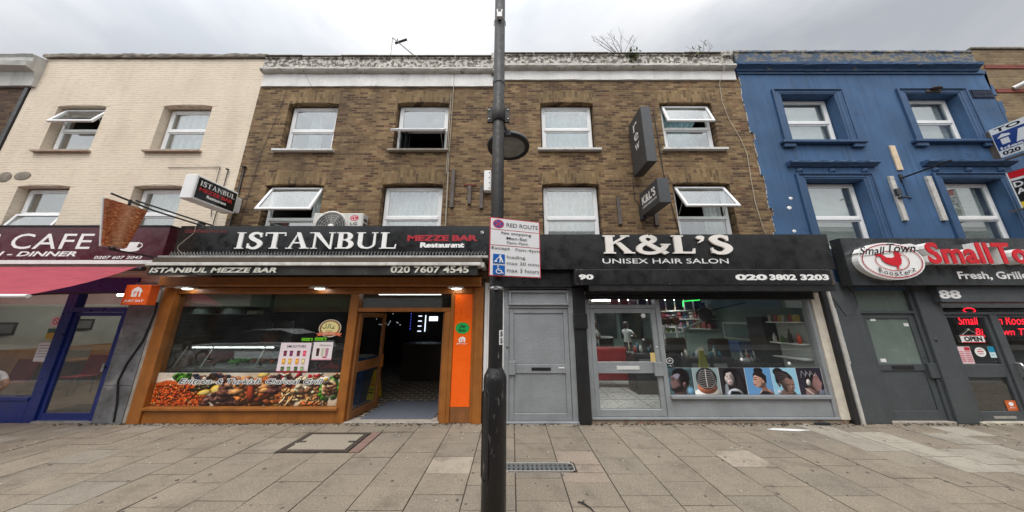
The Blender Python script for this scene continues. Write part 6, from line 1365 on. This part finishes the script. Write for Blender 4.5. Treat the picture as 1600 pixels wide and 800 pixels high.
tag(MB().box(-5.2, -3.3, .6, .64, 1.95, 2.5).build('bamboo_screen', mat('bamboo_slats', (.16, .115, .05), .7, var=.4, scale=30)), 'dim bamboo screen hung above the counter in the restaurant', 'screen')
t = thing('dish_rack', 'row of dim bowls and boards on a shelf under the hood', 'shelf', (-5.5, 1.6, 1.75)); MB().box(-6.62, -5.25, .2, .62, 1.885, 1.9).build('shelf', M_dkgrey, t)
for x, r_ in ((-6.42, .17), (-5.8, .17)): MB().lathe([(r_, 0), (r_ * .9, .10), (r_ * .5, .17), (0, .19)], (x, .38, 1.9), 20).build('bowl', mat('dim_green_bowl', (.22, .29, .25), .5), t)
MB().box(-6.63, -6.6, .3, .5, 1.9, 2.0).box(-5.5, -5.3, .35, .5, 1.9, 1.97).box(-6.12, -6.02, .4, .44, 1.9, 2.03).build('board', mat('pale_board', (.3, .24, .17), .6), t)
tag(MB().tube([(-2.9, .55, 2.33), (-1.55, .55, 2.33)], .018, 8).build('tube_light', M_tube), 'white tube light glowing behind the glass over the restaurant door', 'lamp')
t = thing('till_counter', 'dark till counter at the back of the restaurant doorway', 'counter', (-2.6, 3.4, .01)); MB().box(-3.3, -2.0, 3.2, 4.0, .01, 1.02).build('body', mat('dark_red_brown_wood', (.022, .011, .008), .4), t); MB().box(-3.35, -1.95, 3.15, 4.0, 1.022, 1.06).build('top', M_counterdk, t)
t = thing('drinks_fridge', 'lit drinks fridge with blue edging deep inside the restaurant', 'fridge', (-3.4, 6.3, .01)); MB().box(-4.1, -2.7, 6.0, 6.7, .01, 2.2).build('body', M_counterdk, t)
b = MB(); b.tube([(-3.55, 5.98, 1.3), (-3.55, 5.98, 1.95)], .02, 6).box(-3.4, -3.05, 5.97, 5.99, 1.72, 1.9)
for z in (1.3, 1.5, 1.7, 1.9): b.box(-3.85, -3.7, 5.975, 5.99, z, z + .03)
b.build('light', emit('fridge_light', (.75, .85, 1), 1.6), t)
b = MB()
for i in range(16): b.ball((-4.15 + i * .1, 5.97, 2.18), .012, n=6)
for i in range(7): b.ball((-4.15, 5.97, 1.4 + i * .12), .012, n=6); b.ball((-2.66, 5.97, 1.4 + i * .12), .012, n=6)
b.build('blue_lights', M_bled, t)
rl = random.Random(4); b = MB()
for _ in range(16): b.ball((-5.6 + rl.random() * 1.2, 5.9, 1.5 + rl.random() * .75), .012, n=6)
tag(b.build('fairy_lights', emit('dim_white_led', (.8, .9, 1), 1.4)), 'scatter of tiny white lights on the back wall of the restaurant', 'lights')
t = thing('blue_bin', 'blue bin with papers on top behind the open restaurant door', 'bin', (-3.45, 1.2, .01)); b = MB(); b.prism([(-3.62, 0), (-3.30, 0), (-3.22, .95), (-3.62, .95)], front(1.0), -.5, 0); b.build('body', mat('blue_bin_plastic', (.02, .07, .2), .4), t); MB().box(-3.6, -3.25, 1.1, 1.4, .955, .985).build('papers', mat('dull_paper', (.3, .3, .28), .8), t)

# ------------------------------------------------------------ inside the salon
M_sal = mat('salon_dark_furniture', (.022, .022, .024), .4)
for i, (x0, x1, y, lb) in enumerate(((3.0, 4.15, 4.3, 'left'), (4.85, 5.8, 3.9, 'right'), (2.0, 2.9, 1.2, 'nearest'))):
    tag(MB().box(x0, x1, y, y + .55, 2.45, 2.475).build('ceiling_panel', emit('panel_light', (1, 1, .98), 15)), lb + ' of three lit ceiling panels in the hair salon', 'ceiling light', 'salon ceiling panels')
b = MB(); b.tube([(5.0, 2.6, 2.30), (5.5, 2.6, 2.34)], .013, 6).tube([(5.0, 2.6, 2.30), (4.98, 2.6, 2.14)], .016, 6); tag(b.build('green_light', M_green), 'green strip light below the salon ceiling', 'light')
t = thing('sofa', 'red sofa with a high back behind the salon door', 'sofa', (2.6, 2.6, .08)); M_r = M_red2
MB().box(1.95, 3.25, 2.6, 2.8, .35, 1.02).build('backrest', M_r, t, bevel=.04); MB().box(1.95, 3.25, 2.1, 2.6, .25, .5).build('seat', M_r, t, bevel=.04)
for x in (1.9, 3.2): MB().box(x, x + .12, 2.1, 2.8, .25, .7).build('armrest', M_r, t, bevel=.03)
b = MB(); b.box(1.95, 2.0, 2.15, 2.2, .08, .25).box(3.2, 3.25, 2.15, 2.2, .08, .25); b.build('feet', M_dkgrey, t)
t = thing('reception_desk', 'brown wooden desk end at the left inside the salon door', 'desk', (1.7, 1.9, .08)); MB().box(1.42, 1.8, 1.7, 1.8, .08, .78).build('end_panel', mat('honey_wood', (.26, .13, .045), .5), t); MB().box(1.38, 1.9, 1.5, 2.0, .782, .82).build('top', M_sal, t); MB().tube([(1.72, 1.45, .08), (1.62, 1.5, .78)], .012, 6).build('leg', M_sal, t)
for i, (x0, x1, y0, z1, lb) in enumerate(((2.95, 4.0, 1.5, .98, 'black styling counter left of the hair style prints'), (4.05, 5.1, 1.25, .92, 'black styling counter in the middle of the salon window'), (5.12, 5.8, .85, .86, 'black styling counter at the right end of the salon window'))):
    t = thing('styling_counter', lb, 'counter', ((x0 + x1) / 2, y0, .08)); MB().box(x0, x1, y0, y0 + .5, .08, z1 - .05).build('cabinet', M_sal, t); MB().box(x0 - .02, x1 + .02, y0 - .03, y0 + .52, z1 - .049, z1).build('top', mat('dark_grey_laminate', (.06, .058, .055), .3), t)
    b = MB(); b.box(x0 + .1, x0 + .5, y0 - .012, y0 - .002, z1 - .3, z1 - .12).box(x0 + .6, x0 + .9 if x0 + .9 < x1 else x1 - .02, y0 - .012, y0 - .002, z1 - .3, z1 - .12); b.build('drawer_front', mat('pale_drawer', (.3, .3, .28), .4), t)
    r_ = random.Random(i); 
    for k in range(14):
        x = x0 + .05 + k * (x1 - x0 - .08) / 14; h = r_.uniform(.07, .26); c_ = [(.6, .6, .6), (.03, .03, .03), (.35, .03, .02), (.6, .55, .4), (.04, .2, .3), (.7, .7, .68)][r_.randrange(6)]
        bo = MB(); q = r_.uniform(.018, .04); bo.lathe([(0, 0), (q, 0), (q, h * .7), (q * .4, h * .8), (q * .4, h), (0, h)], (x, y0 + r_.uniform(.1, .4), z1), 10); bo.build('bottle', mat('bottle_%d%d' % (i, k), c_, .3), t)
tag(MB().prism([(4.15, .5), (4.45, .5), (4.33, 1.1), (4.25, 1.1)], front(1.1), 0, .05).build('yellow_floor_cone', mat('dull_yellow_plastic', (.30, .28, .03), .5)), 'dull yellow floor sign behind the salon window', 'floor sign')
t = thing('product_shelf', 'white shelf wall with red, black and green bottles at the right of the salon', 'shelf', (5.7, .9, .9))
MB().box(5.84, 5.88, .15, .78, .82, 1.72).build('back_panel', M_panelw, t)
b = MB()
for z in (1.02, 1.30, 1.72): b.box(5.62, 5.839, .15, .78, z, z + .022)
b.build('shelf', M_white, t)
for i, (c_, h) in enumerate((((.6, .06, .02), .2), ((.7, .09, .03), .16), ((.02, .02, .02), .27), ((.15, .5, .04), .2), ((.05, .15, .04), .14), ((.5, .03, .03), .13), ((.6, .6, .55), .18))):
    q = .034; MB().lathe([(0, 0), (q, 0), (q, h * .65), (q * .35, h * .78), (q * .35, h), (0, h)], (5.68 + (i % 2) * .08, .2 + i * .085, 1.323), 12).build('bottle', mat('shelf_bottle_%d' % i, c_, .3), t)
for i in range(8): MB().box(5.66, 5.76, .17 + i * .075, .23 + i * .075, 1.743, 1.88).build('carton', mat('carton_%d' % (i % 4), [(.35, .25, .05), (.3, .04, .04), (.1, .09, .08), (.4, .36, .3)][i % 4], .6), t)
cs = [(120, 80, 95), (80, 50, 55), (150, 130, 150), (60, 40, 48), (140, 95, 90), (110, 90, 105)]
for i in range(10):
    x = 3.0 + i * .28; hp = thing('hair_picture', ('first second third fourth fifth sixth seventh eighth ninth tenth'.split()[i]) + ' from the left in the row of dim hair pictures inside the salon', 'picture', (x + .12, 2.9, 2.1), 'hair pictures in a row under the salon ceiling'); MB().box(x, x + .24, 2.92, 2.94, 2.06, 2.38).build('frame', ink(*cs[i % 6]), hp); MB().box(x + .04, x + .2, 2.912, 2.919, 2.1, 2.32).build('print', ink(*cs[(i * 2 + 1) % 6]), hp)
t = thing('wall_mirror', 'dim mirror in a pale frame on the green salon wall', 'mirror', (5.86, 1.9, 1.28)); MB().box(5.84, 5.885, 1.45, 2.35, 1.28, 1.72).build('frame', M_panelw, t); MB().box(5.83, 5.839, 1.51, 2.29, 1.33, 1.67).build('glass', mat('dim_mirror', (.2, .28, .26), .1, metal=.6), t)
tag(MB().box(5.6, 5.88, .84, 1.25, .1, 1.85).build('dark_shelf_unit', mat('black_shelf_unit', (.02, .02, .02), .5)), 'tall black shelf unit at the right inside the salon', 'shelf')
tag(MB().box(5.35, 5.75, 1.3, 1.6, 1.03, 1.28).build('blue_crate', mat('blue_plastic_crate', (.03, .10, .28), .5)), 'blue plastic crate behind the salon window', 'crate')
t = thing('salon_fan', 'dark round fan high in the salon window', 'fan', (4.05, 1.2, 1.9)); MB().lathe([(0, -.03), (.16, -.02), (.16, .02), (0, .03)], (4.6, 1.2, 1.9), 20, axis='y').build('head', M_sal, t); MB().tube([(3.0, 1.25, 1.75), (4.45, 1.22, 1.93), (5.8, 1.4, 2.2)], .014, 6).build('pole', M_sal, t)
MB().tube([(4.05, 1.25, 1.55), (4.65, 1.25, 1.80)], .03, 6).build('blade', M_panelw, t)
for x, y, lb in ((2.35, 3.2, 'left'), (3.3, 4.2, 'right')):
    t = thing('salon_chair', 'dark hairdressing chair, ' + lb + ' of the two at the back of the salon', 'chair', (x, y, .08), 'salon chairs')
    MB().box(x - .25, x + .25, y - .25, y + .25, .5, .62).build('seat', M_sal, t, bevel=.04); MB().box(x - .25, x + .25, y + .2, y + .3, .6, 1.2).build('backrest', M_sal, t, bevel=.04); MB().lathe([(.25, 0), (.25, .03), (.04, .05), (.04, .42)], (x, y, .08), 16).build('pedestal', M_steel, t)

t = thing('display_rack', 'white rack with brown wigs on top in the middle of the salon', 'rack', (4.75, 2.9, .08))
b = MB()
for x in (4.45, 5.0): b.box(x, x + .04, 2.8, 2.84, .08, 1.6).box(x, x + .04, 3.1, 3.14, .08, 1.6)
for z in (.7, 1.05, 1.4, 1.6): b.box(4.45, 5.04, 2.8, 3.14, z, z + .025)
b.build('frame', M_white, t)
for k, (x, q) in enumerate(((4.55, .1), (4.72, .12), (4.92, .13))): MB().ball((x, 2.97, 1.625 + q * .9), q, q, q * .95).build('wig', mat('brown_wig_%d' % k, ((.03, .015, .01), (.09, .035, .015), (.2, .08, .03))[k], .8, bump=.6, bscale=40), t)
r_ = random.Random(12)
for k in range(10): 
    z = (.725, 1.075, 1.425)[k % 3]; x = 4.53 + (k // 3) * .13; h = r_.uniform(.1, .22); MB().lathe([(0, 0), (.04, 0), (.04, h * .7), (.015, h * .8), (.015, h), (0, h)], (x, 2.95, z), 10).build('bottle', mat('rack_bottle_%d' % k, (r_.uniform(.05, .6), r_.uniform(.05, .5), r_.uniform(.05, .4)), .4), t)
for i, lb in enumerate(('first', 'second', 'third', 'fourth')):
    x = 2.6 + i * 1.15; t = thing('styling_mirror', lb + ' from the left of four dark framed mirrors on the back wall of the salon', 'mirror', (x, 7.1, 1), 'mirrors on the back wall of the salon'); MB().box(x, x + .95, 7.1, 7.18, .95, 2.15).build('frame', M_sal, t); MB().box(x + .08, x + .87, 7.085, 7.099, 1.03, 2.07).build('glass', mat('dark_mirror', (.10, .12, .12), .08, metal=.8), t)
for i, (x, y, lb) in enumerate(((3.6, 2.1, 'black hairdressing chair behind the first hair style prints'), (4.3, 2.3, 'black hairdressing chair behind the middle hair style prints'), (5.2, 2.0, 'black hairdressing chair behind the last hair style prints'))):
    t = thing('salon_chair', lb, 'chair', (x, y, .08), 'salon chairs'); MB().box(x - .28, x + .28, y - .25, y + .25, .55, .7).build('seat', M_sal, t, bevel=.05); MB().box(x - .27, x + .27, y - .32, y - .2, .7, 1.32).build('backrest', M_sal, t, bevel=.05); MB().lathe([(.25, 0), (.25, .03), (.04, .05), (.04, .47)], (x, y, .08), 16).build('pedestal', M_steel, t)
    for s_ in (-1, 1): MB().box(x + s_ * .3 - .03, x + s_ * .3 + .03, y - .2, y + .2, .85, .9).build('armrest', M_sal, t, bevel=.02)
for i in range(3):
    z = 1.5 + i * .28; t = thing('goods_shelf', ('lowest', 'middle', 'highest')[i] + ' of three shelves of dim boxes and bottles high on the green salon wall', 'shelf', (5.7, 3.6, z), 'goods shelves on the salon wall'); MB().box(5.6, 5.88, 2.5, 5.5, z, z + .025).build('board', M_panelw, t)
    r_ = random.Random(30 + i); y = 2.55
    while y < 5.4:
        w_, h = r_.uniform(.07, .2), r_.uniform(.1, .22); c_ = [(.2, .03, .03), (.05, .05, .06), (.3, .28, .24), (.18, .12, .04), (.03, .08, .15), (.25, .1, .16)][r_.randrange(6)]
        MB().box(5.66, 5.8, y, y + w_, z + .026, z + .026 + h).build('carton', mat('goods_%d' % int(c_[0] * 1000 + c_[2] * 77), c_, .5), t); y += w_ + r_.uniform(.02, .12)
# ------------------------------------------------------------ inside the cafe
tag(MB().box(-11.88, -11.8, .15, 5.19, .02, 1.1).build('wood_panelling', M_woodpan), 'brown wood panelling along the side wall of the cafe', 'panelling')
for x, z, w_, lb in ((.75, 1.42, .55, 'dark framed picture on the pale cafe wall seen through the window'), (2.15, 1.5, .35, 'small dark picture on the pale cafe wall seen through the door')):
    t = thing('framed_picture', lb, 'picture', (-11.85, x, z)); MB().box(-11.89, -11.85, x, x + w_, z, z + .3).build('frame', M_sal, t); MB().box(-11.849, -11.845, x + .05, x + w_ - .05, z + .05, z + .25).build('print', ink(110, 110, 112), t)
for i, (x, y, lb) in enumerate(((-11.2, 1.0, 'left one of two red moulded chairs inside the cafe'), (-10.7, 1.75, 'right one of two red moulded chairs inside the cafe'))):
    t = thing('cafe_chair', lb, 'chair', (x, y, .02), 'red cafe chairs')
    b = MB(); b.profile_x([(-.22, .45), (.2, .43), (.26, .9), (.29, .9), (.23, .40), (-.22, .42)], -.24, .24); b.v = [(q[0] + x, q[1] + y, q[2]) for q in b.v]; b.build('seat_shell', M_red2, t, bevel=.01)
    for dx in (-.2, .2):
        for dy in (-.18, .18): MB().tube([(x + dx, y + dy, .02), (x + dx * .9, y + dy * .9, .43)], .014, 6).build('leg', M_dkgrey, t)
t = thing('cafe_table', 'narrow cafe table with a menu photo behind the blue cafe door', 'table', (-11.4, 2.4, .02)); MB().box(-11.79, -11.2, 1.5, 3.4, .74, .78).build('top', M_woodpan, t)
for y in (1.7, 3.2): MB().tube([(-11.5, y, .02), (-11.5, y, .74)], .03, 8).build('leg', M_dkgrey, t)
tag(MB().box(-11.7, -11.68, 2.0, 2.5, .782, 1.0).build('photo_frame', ink(120, 115, 105)), 'small photo standing on the cafe table', 'photo')
tag(MB().tube([(-11.0, 2.2, 2.45), (-9.2, 2.2, 2.45)], .025, 8).build('tube_light', emit('cafe_tube', (1, .95, .86), 50)), 'white tube light on the cafe ceiling', 'lamp')
tag(MB().box(-9.2, -7.6, .2, .95, .021, .035).build('door_mat', M_darkcloth), 'black mat inside the cafe door', 'mat')
poster('window_notice', 'white paper notice in the cafe window beside the door frame', 'notice', -9.02, -8.76, 1.02, 1.36, .028, ink(215, 222, 226), lambda A, x0, x1, z0, z1: [A.rect(x0 + .03, x1 - .03, z1 - .06 - k * .05, z1 - .045 - k * .05, ink(150, 155, 165)) for k in range(5)])
poster('window_notice', 'yellow and green notice in the cafe window above the white one', 'notice', -8.95, -8.76, 1.42, 1.62, .028, ink(190, 180, 70), lambda A, x0, x1, z0, z1: A.rect(x0, x1, z1 - .08, z1, ink(60, 110, 90)))
t = thing('no_smoking_sticker', 'round red and white no smoking sticker in the cafe window', 'sticker', (-8.86, 0, 1.68)); A = Art(front(.028), .0006); A.rect(-8.96, -8.76, 1.66, 1.84, ink(225, 225, 225)); A.stroke(arc(-8.86, 1.755, .055, .055, 0, 360, 24), .016, ink(190, 30, 40)); A.stroke([(-8.9, 1.795), (-8.82, 1.715)], .012, ink(190, 30, 40)); A.build('printing', t)

# inside the takeaway
t = thing('takeaway_counter', 'dark counter inside the takeaway', 'counter', (10, 2.2, .02)); MB().box(8.6, 12.5, 2.2, 2.9, .02, 1.0).build('body', M_counterdk, t); MB().box(8.5, 12.5, 2.1, 2.95, 1.002, 1.05).build('top', M_sal, t)
tag(MB().box(8.7, 9.0, .5, .8, .02, .55).build('bin', mat('dark_grey_bin', (.10, .10, .10), .5)), 'grey bin behind the takeaway door', 'bin')

# ------------------------------------------------------------ people
def skin_mesh(nodes, edges, mats_of, sub=2):
    """one continuous body: nodes name -> (x, y, z, radius)"""
    names = list(nodes); me = bpy.data.meshes.new('b'); me.from_pydata([nodes[n][:3] for n in names], [(names.index(a), names.index(c)) for a, c in edges], [])
    o = bpy.data.objects.new('b', me); col.objects.link(o)
    o.modifiers.new('s', 'SKIN'); sk = me.skin_vertices[0].data
    for i, n in enumerate(names): r_ = nodes[n][3]; sk[i].radius = r_ if isinstance(r_, tuple) else (r_, r_); sk[i].use_root = (n == 'pelvis')
    ss = o.modifiers.new('u', 'SUBSURF'); ss.levels = sub
    out = bpy.data.meshes.new_from_object(o.evaluated_get(bpy.context.evaluated_depsgraph_get()))
    bpy.data.objects.remove(o); bpy.data.meshes.remove(me)
    return out
def person(label, loc, rz, h, skin, shirt, trousers, hair, arms, bag=None, sleeve=.45):
    k = h / 1.75; t = thing('person', label, 'person', loc)
    N = {'pelvis': (0, 0, .95, (.16, .12)), 'waist': (0, .0, 1.1, (.14, .10)), 'chest': (0, .0, 1.32, (.165, .115)), 'neckb': (0, .01, 1.47, (.075, .07)), 'neck': (0, -.005, 1.53, (.052, .052)), 'jaw': (0, -.03, 1.585, (.06, .07)), 'skull': (0, -.005, 1.66, (.078, .095)), 'crown': (0, .01, 1.725, (.05, .06))}
    E = [('pelvis', 'waist'), ('waist', 'chest'), ('chest', 'neckb'), ('neckb', 'neck'), ('neck', 'jaw'), ('jaw', 'skull'), ('skull', 'crown')]
    for s_, tag_ in ((-1, 'l'), (1, 'r')):
        el, wr = arms[0 if s_ < 0 else 1]
        sh = Vector((.185 * s_, .0, 1.41)); el = Vector(el); wr = Vector(wr)
        N['sh' + tag_] = (*sh, .062); N['el' + tag_] = (*el, .042); N['wr' + tag_] = (*wr, .028)
        d = (wr - el).normalized(); hand = wr + d * .08; N['pa' + tag_] = (*hand, (.04, .018))
        E += [('chest', 'sh' + tag_), ('sh' + tag_, 'el' + tag_), ('el' + tag_, 'wr' + tag_), ('wr' + tag_, 'pa' + tag_)]
        q = d.orthogonal().normalized()
        for f in range(4):
            a = hand + q * (f - 1.5) * .021 + d * .035; N['f%d%s' % (f, tag_)] = (*(a + d * .02), .009); N['g%d%s' % (f, tag_)] = (*(a + d * (.055 + .01 * (f in (1, 2))) + Vector((0, 0, -.01))), .007); E += [('pa' + tag_, 'f%d%s' % (f, tag_)), ('f%d%s' % (f, tag_), 'g%d%s' % (f, tag_))]
        N['th' + tag_] = (*(wr + q * .045 + d * .06), .010); E.append(('wr' + tag_, 'th' + tag_))
        N['hip' + tag_] = (.095 * s_, 0, .88, .095); N['kn' + tag_] = (.10 * s_, -.015, .50, .06); N['an' + tag_] = (.10 * s_, .02, .10, .04); N['toe' + tag_] = (.11 * s_, -.15, .04, (.045, .03)); E += [('pelvis', 'hip' + tag_), ('hip' + tag_, 'kn' + tag_), ('kn' + tag_, 'an' + tag_), ('an' + tag_, 'toe' + tag_)]
    me = skin_mesh(N, E, None)
    for m_ in (skin, shirt, trousers, M_darkcloth): me.materials.append(m_)
    sv = [Vector(N['sh' + q][:3]) for q in 'lr']; ev = [Vector(N['el' + q][:3]) for q in 'lr']
    for p in me.polygons:
        c = p.center; p.use_smooth = True; i = 0
        ad = min(((c - a).dot((b_ - a).normalized()) / (b_ - a).length if (c.x < 0) == (a.x < 0) else 9) for a, b_ in zip(sv, ev)); outer = abs(c.x) > .2
        if c.z < .07: i = 3
        elif c.z < 1.0 and not (outer and c.z > .7): i = 2
        elif c.z < 1.49 and not outer: i = 1
        elif outer and .0 < c.z and ad < sleeve and c.z > 1.0: i = 1
        p.material_index = i
    for v in me.vertices: v.co *= k
    o = bpy.data.objects.new('body', me); col.objects.link(o); o.parent = t
    def add(name, mb, m_):
        q = mb; q.v = [tuple(Vector(v) * k) for v in q.v]; mm = bpy.data.meshes.new(name); mm.from_pydata(q.v, [], q.f); mm.materials.append(m_)
        for p in mm.polygons: p.use_smooth = True
        ob = bpy.data.objects.new(name, mm); col.objects.link(ob); ob.parent = t
    b = MB(); b.ball((0, .02, 1.685), .098, .115, .085); b.ball((0, .07, 1.62), .085, .06, .10); add('hair', b, hair)
    b = MB()
    for s_ in (-1, 1): b.ball((.033 * s_, -.098, 1.645), .012, .008, .009, n=8)
    add('eyes', b, M_hair)
    b = MB(); b.ball((0, -.112, 1.615), .014, .02, .022, n=8); b.ball((.088, -.0, 1.63), .012, .02, .03, n=8).ball((-.088, .0, 1.63), .012, .02, .03, n=8); add('nose_and_ears', b, skin)
    b = MB(); b.ball((0, -.098, 1.575), .024, .008, .006, n=8); add('mouth', b, mat('lips', (.25, .08, .07), .5))
    t.rotation_euler.z = R(rz)
    return t
M_tee = mat('white_cotton', (.70, .68, .66), .9, bump=.2, bscale=60)
person('child in a white t-shirt standing at the left edge with a black bag', (-7.60, -1.2, 0), -100, 1.27, M_skin, M_tee, M_darkcloth, mat('brown_hair', (.06, .04, .03), .7), [((-.27, .06, 1.17), (-.24, -.12, 1.0)), ((.27, .06, 1.17), (.24, -.12, 1.0))], sleeve=.55)
t = thing('shoulder_bag', 'black bag with a pink strap carried by the child at the left edge', 'bag', (-7.33, -1.42, .3))
b = MB(); b.box(-7.5, -7.2, -1.52, -1.36, .2, .72); b.build('body', M_darkcloth, t, bevel=.05)
b = MB(); b.tube(smooth_curve and [(-7.33, -1.515, .72), (-7.26, -1.53, .78), (-7.19, -1.53, .76), (-7.18, -1.52, .70), (-7.24, -1.51, .66)], .016, 8); b.build('strap', mat('hot_pink_strap', (.75, .06, .22), .5), t)
M_smock = mat('white_smock', (.36, .38, .37), .9)
person('hairdresser in a white top leaning over a client, left of the two in the salon', (2.75, 3.9, .08), 60, 1.65, M_skind, M_smock, M_darkcloth, M_hair, [((-.26, -.12, 1.2), (-.1, -.33, 1.2)), ((.26, -.12, 1.2), (.1, -.33, 1.22))])
person('hairdresser in a pale top working at a chair, right of the two in the salon', (4.1, 4.6, .08), 120, 1.62, M_skind, M_smock, M_darkcloth, M_hair, [((-.26, -.12, 1.2), (-.1, -.33, 1.2)), ((.26, -.12, 1.2), (.1, -.33, 1.22))])

# ------------------------------------------------------------ across the street, behind the viewer: what the shop glass reflects
def far_house(x0, x1, h, m, label, shop, gr):
    t = thing('terraced_house', label, 'house', ((x0 + x1) / 2, -15.2, 0), gr)
    MB().box(x0, x1, -22, -15.0, 0, h).build('wall', m, t)
    MB().box(x0, x1, -15.0, -14.75, h - .35, h).build('cornice', M_frieze, t)
    MB().box(x0 + .2, x1 - .2, -15.0, -14.7, 2.6, 3.3).build('fascia', shop, t)
    MB().box(x0 + .4, x1 - .4, -14.99, -14.95, .5, 2.5).build('shop_window', M_dkgrey, t)
    for z in (3.9, 6.0):
        for f in (.27, .73):
            x = x0 + (x1 - x0) * f; wn_ = MB(); bars(wn_, x - .6, x + .6, -15.0, -14.96, z, z + 1.4, .07); wn_ = wn_.build('window', M_upvc, t); MB().box(x - .53, x + .53, -14.999, -14.98, z + .07, z + 1.33).build('pane', M_dkgrey, wn_)
for i, (x0, x1, h, m_, lb, s_) in enumerate(((-62, -40, 9.2, M_stock, 'long brown brick house at the far left across the road', M_white), (-39.98, -22.02, 8.8, M_dark, 'long dark brick house across the road with a maroon shop board', M_maroon), (20.02, 42, 9, M_dark, 'long dark brick house at the far right across the road', M_white), (-22, -12, 8.2, M_dark, 'dark brick house across the road with a green shop board', mat('green_board', (.03, .12, .06), .4)), (-11.98, -5, 8.8, M_yell, 'yellow brick house across the road with a white shop board', M_white), (-4.98, 2, 8.4, M_stock, 'brown brick house across the road with a black shop board', M_black), (2.02, 9, 8.6, M_dark, 'dark brick house across the road with a red shop board', M_red2), (9.02, 20, 8.2, M_yell, 'yellow brick house across the road with a navy shop board', M_navy))): far_house(x0, x1, h, m_, lb, s_, 'houses across the road')
def car(cx, cy, L_, paint, label):
    t = thing('parked_car', label, 'car', (cx, cy, -.12)); k = L_ / 4.4; z0 = -.12
    b = MB(); W2 = .86
    body = [(-2.2, .35), (-2.15, .62), (-1.9, .80), (-1.0, .92), (1.5, .95), (2.1, .88), (2.2, .6), (2.18, .3), (1.75, .25), (-1.75, .25)]
    cab = [(-1.15, .91), (-.45, 1.36), (.0, 1.45), (.9, 1.44), (1.45, 1.25), (1.9, .93)]
    def sec(poly, w0, w1, zt):
        n = len(poly); vs = []
        for s_ in (-1, 1): vs += [(cx + x * k, cy + s_ * (w0 + (w1 - w0) * min(1, max(0, (z - .9) / (zt - .9)))), z0 + z) for x, z in poly]
        return vs, [tuple(range(n)), tuple(reversed(range(n, 2 * n)))] + [(i, n + i, n + (i + 1) % n, (i + 1) % n) for i in range(n)]
    b.add(*sec(body, W2, W2, 1.0)); b.build('body', paint, t, bevel=.04)
    b = MB(); b.add(*sec(cab, W2 - .02, .62, 1.45)); b.build('cabin', mat('dark_car_glass', (.02, .022, .025), .08), t)
    b = MB(); b.add(*sec([(-.42, 1.38), (.0, 1.465), (.9, 1.455), (1.42, 1.27), (1.38, 1.25), (.88, 1.42), (.0, 1.43), (-.38, 1.355)], .70, .63, 1.45)); b.build('roof', paint, t)
    for sx in (-1.4, 1.4):
        for s_ in (-1, 1):
            wh = thing_wheel = MB(); wh.lathe([(0, -.09), (.26, -.1), (.32, -.07), (.32, .07), (.26, .1), (0, .09)], (cx + sx * k, cy + s_ * .80, z0 + .32), 24, axis='y'); wo_ = wh.build('wheel', M_tyre, t); MB().lathe([(0, -.115), (.19, -.11), (.2, .0), (.19, .11), (0, .115)], (cx + sx * k, cy + s_ * .80, z0 + .32), 16, axis='y').build('rim', M_alu, wo_)
    for s_ in (-.6, .6): MB().ball((cx - 2.12 * k, cy + s_, z0 + .68), .08, .16, .08).build('headlight', M_white, t)
car(-11.4, -7.6, 5.6, M_carpaint, 'silver car parked at the near kerb, mirrored in the restaurant window')

# ------------------------------------------------------------ litter
b = MB(); vs = []; rr = random.Random(9)
def litter(name, label, pts, m, cat, th=.006):
    b = MB(); b.prism(pts, Face((0, 0, .004), (1, 0, 0), (0, 1, 0), (0, 0, 1)), 0, th); return tag(b.build(name, m), label, cat)
litter('paper_scrap', 'crumpled white paper strip on the pavement below the salon prints', [(4.25, -.33), (4.4, -.28), (4.75, -.32), (4.95, -.36), (4.7, -.40), (4.45, -.37)], M_white, 'litter')
litter('black_scrap', 'small black scrap on the salon plinth edge', [(5.28, -.10), (5.5, -.07), (5.55, -.13), (5.36, -.14)], M_darkcloth, 'litter', .03)
b = MB(); b.tube([(.66, -2.16, .015), (.70, -2.18, .02), (.76, -2.24, .012), (.79, -2.31, .008)], [.006, .008, .006, .004], 6).tube([(.70, -2.18, .02), (.73, -2.14, .02)], [.006, .003], 6); tag(b.build('dark_twig', M_darkcloth), 'dark forked twig on the pavement right of the lamp post', 'twig')
b = MB()
for _ in range(150):
    x = rr.uniform(-8, 8); y = -.08 - abs(rr.gauss(0, .9)); 
    if y < -2.6: continue
    b.ball((x, y, .006), rr.uniform(.006, .017), rr.uniform(.006, .014), .005, n=6)
tag(b.build('pavement_crumbs', mat('pale_crumbs', (.55, .52, .46), .9)), 'pale crumbs and specks scattered over the paving', 'crumbs', kind='stuff')
b = MB()
for _ in range(170):
    x, y = rr.uniform(-8, 8), rr.uniform(-2.7, -.15); r_ = rr.uniform(.009, .022); b.lathe([(r_, 0.0), (r_ * .8, .0045), (0, .005)], (x, y, .001), 9)
tag(b.build('gum_spots', mat('trodden_gum', (.10, .085, .068), .9)), 'dark trodden chewing gum spots dotted over the paving', 'gum', kind='stuff')
b = MB()
for _ in range(700):
    x = rr.uniform(-8, 9); b.ball((x, -.06 - abs(rr.gauss(0, .05)), .004), rr.uniform(.006, .035), rr.uniform(.006, .014), rr.uniform(.004, .012), n=5)
tag(b.build('wall_foot_dirt', mat('dark_dirt', (.05, .042, .03), 1)), 'dark dirt collected along the foot of the shopfronts', 'dirt', kind='stuff')
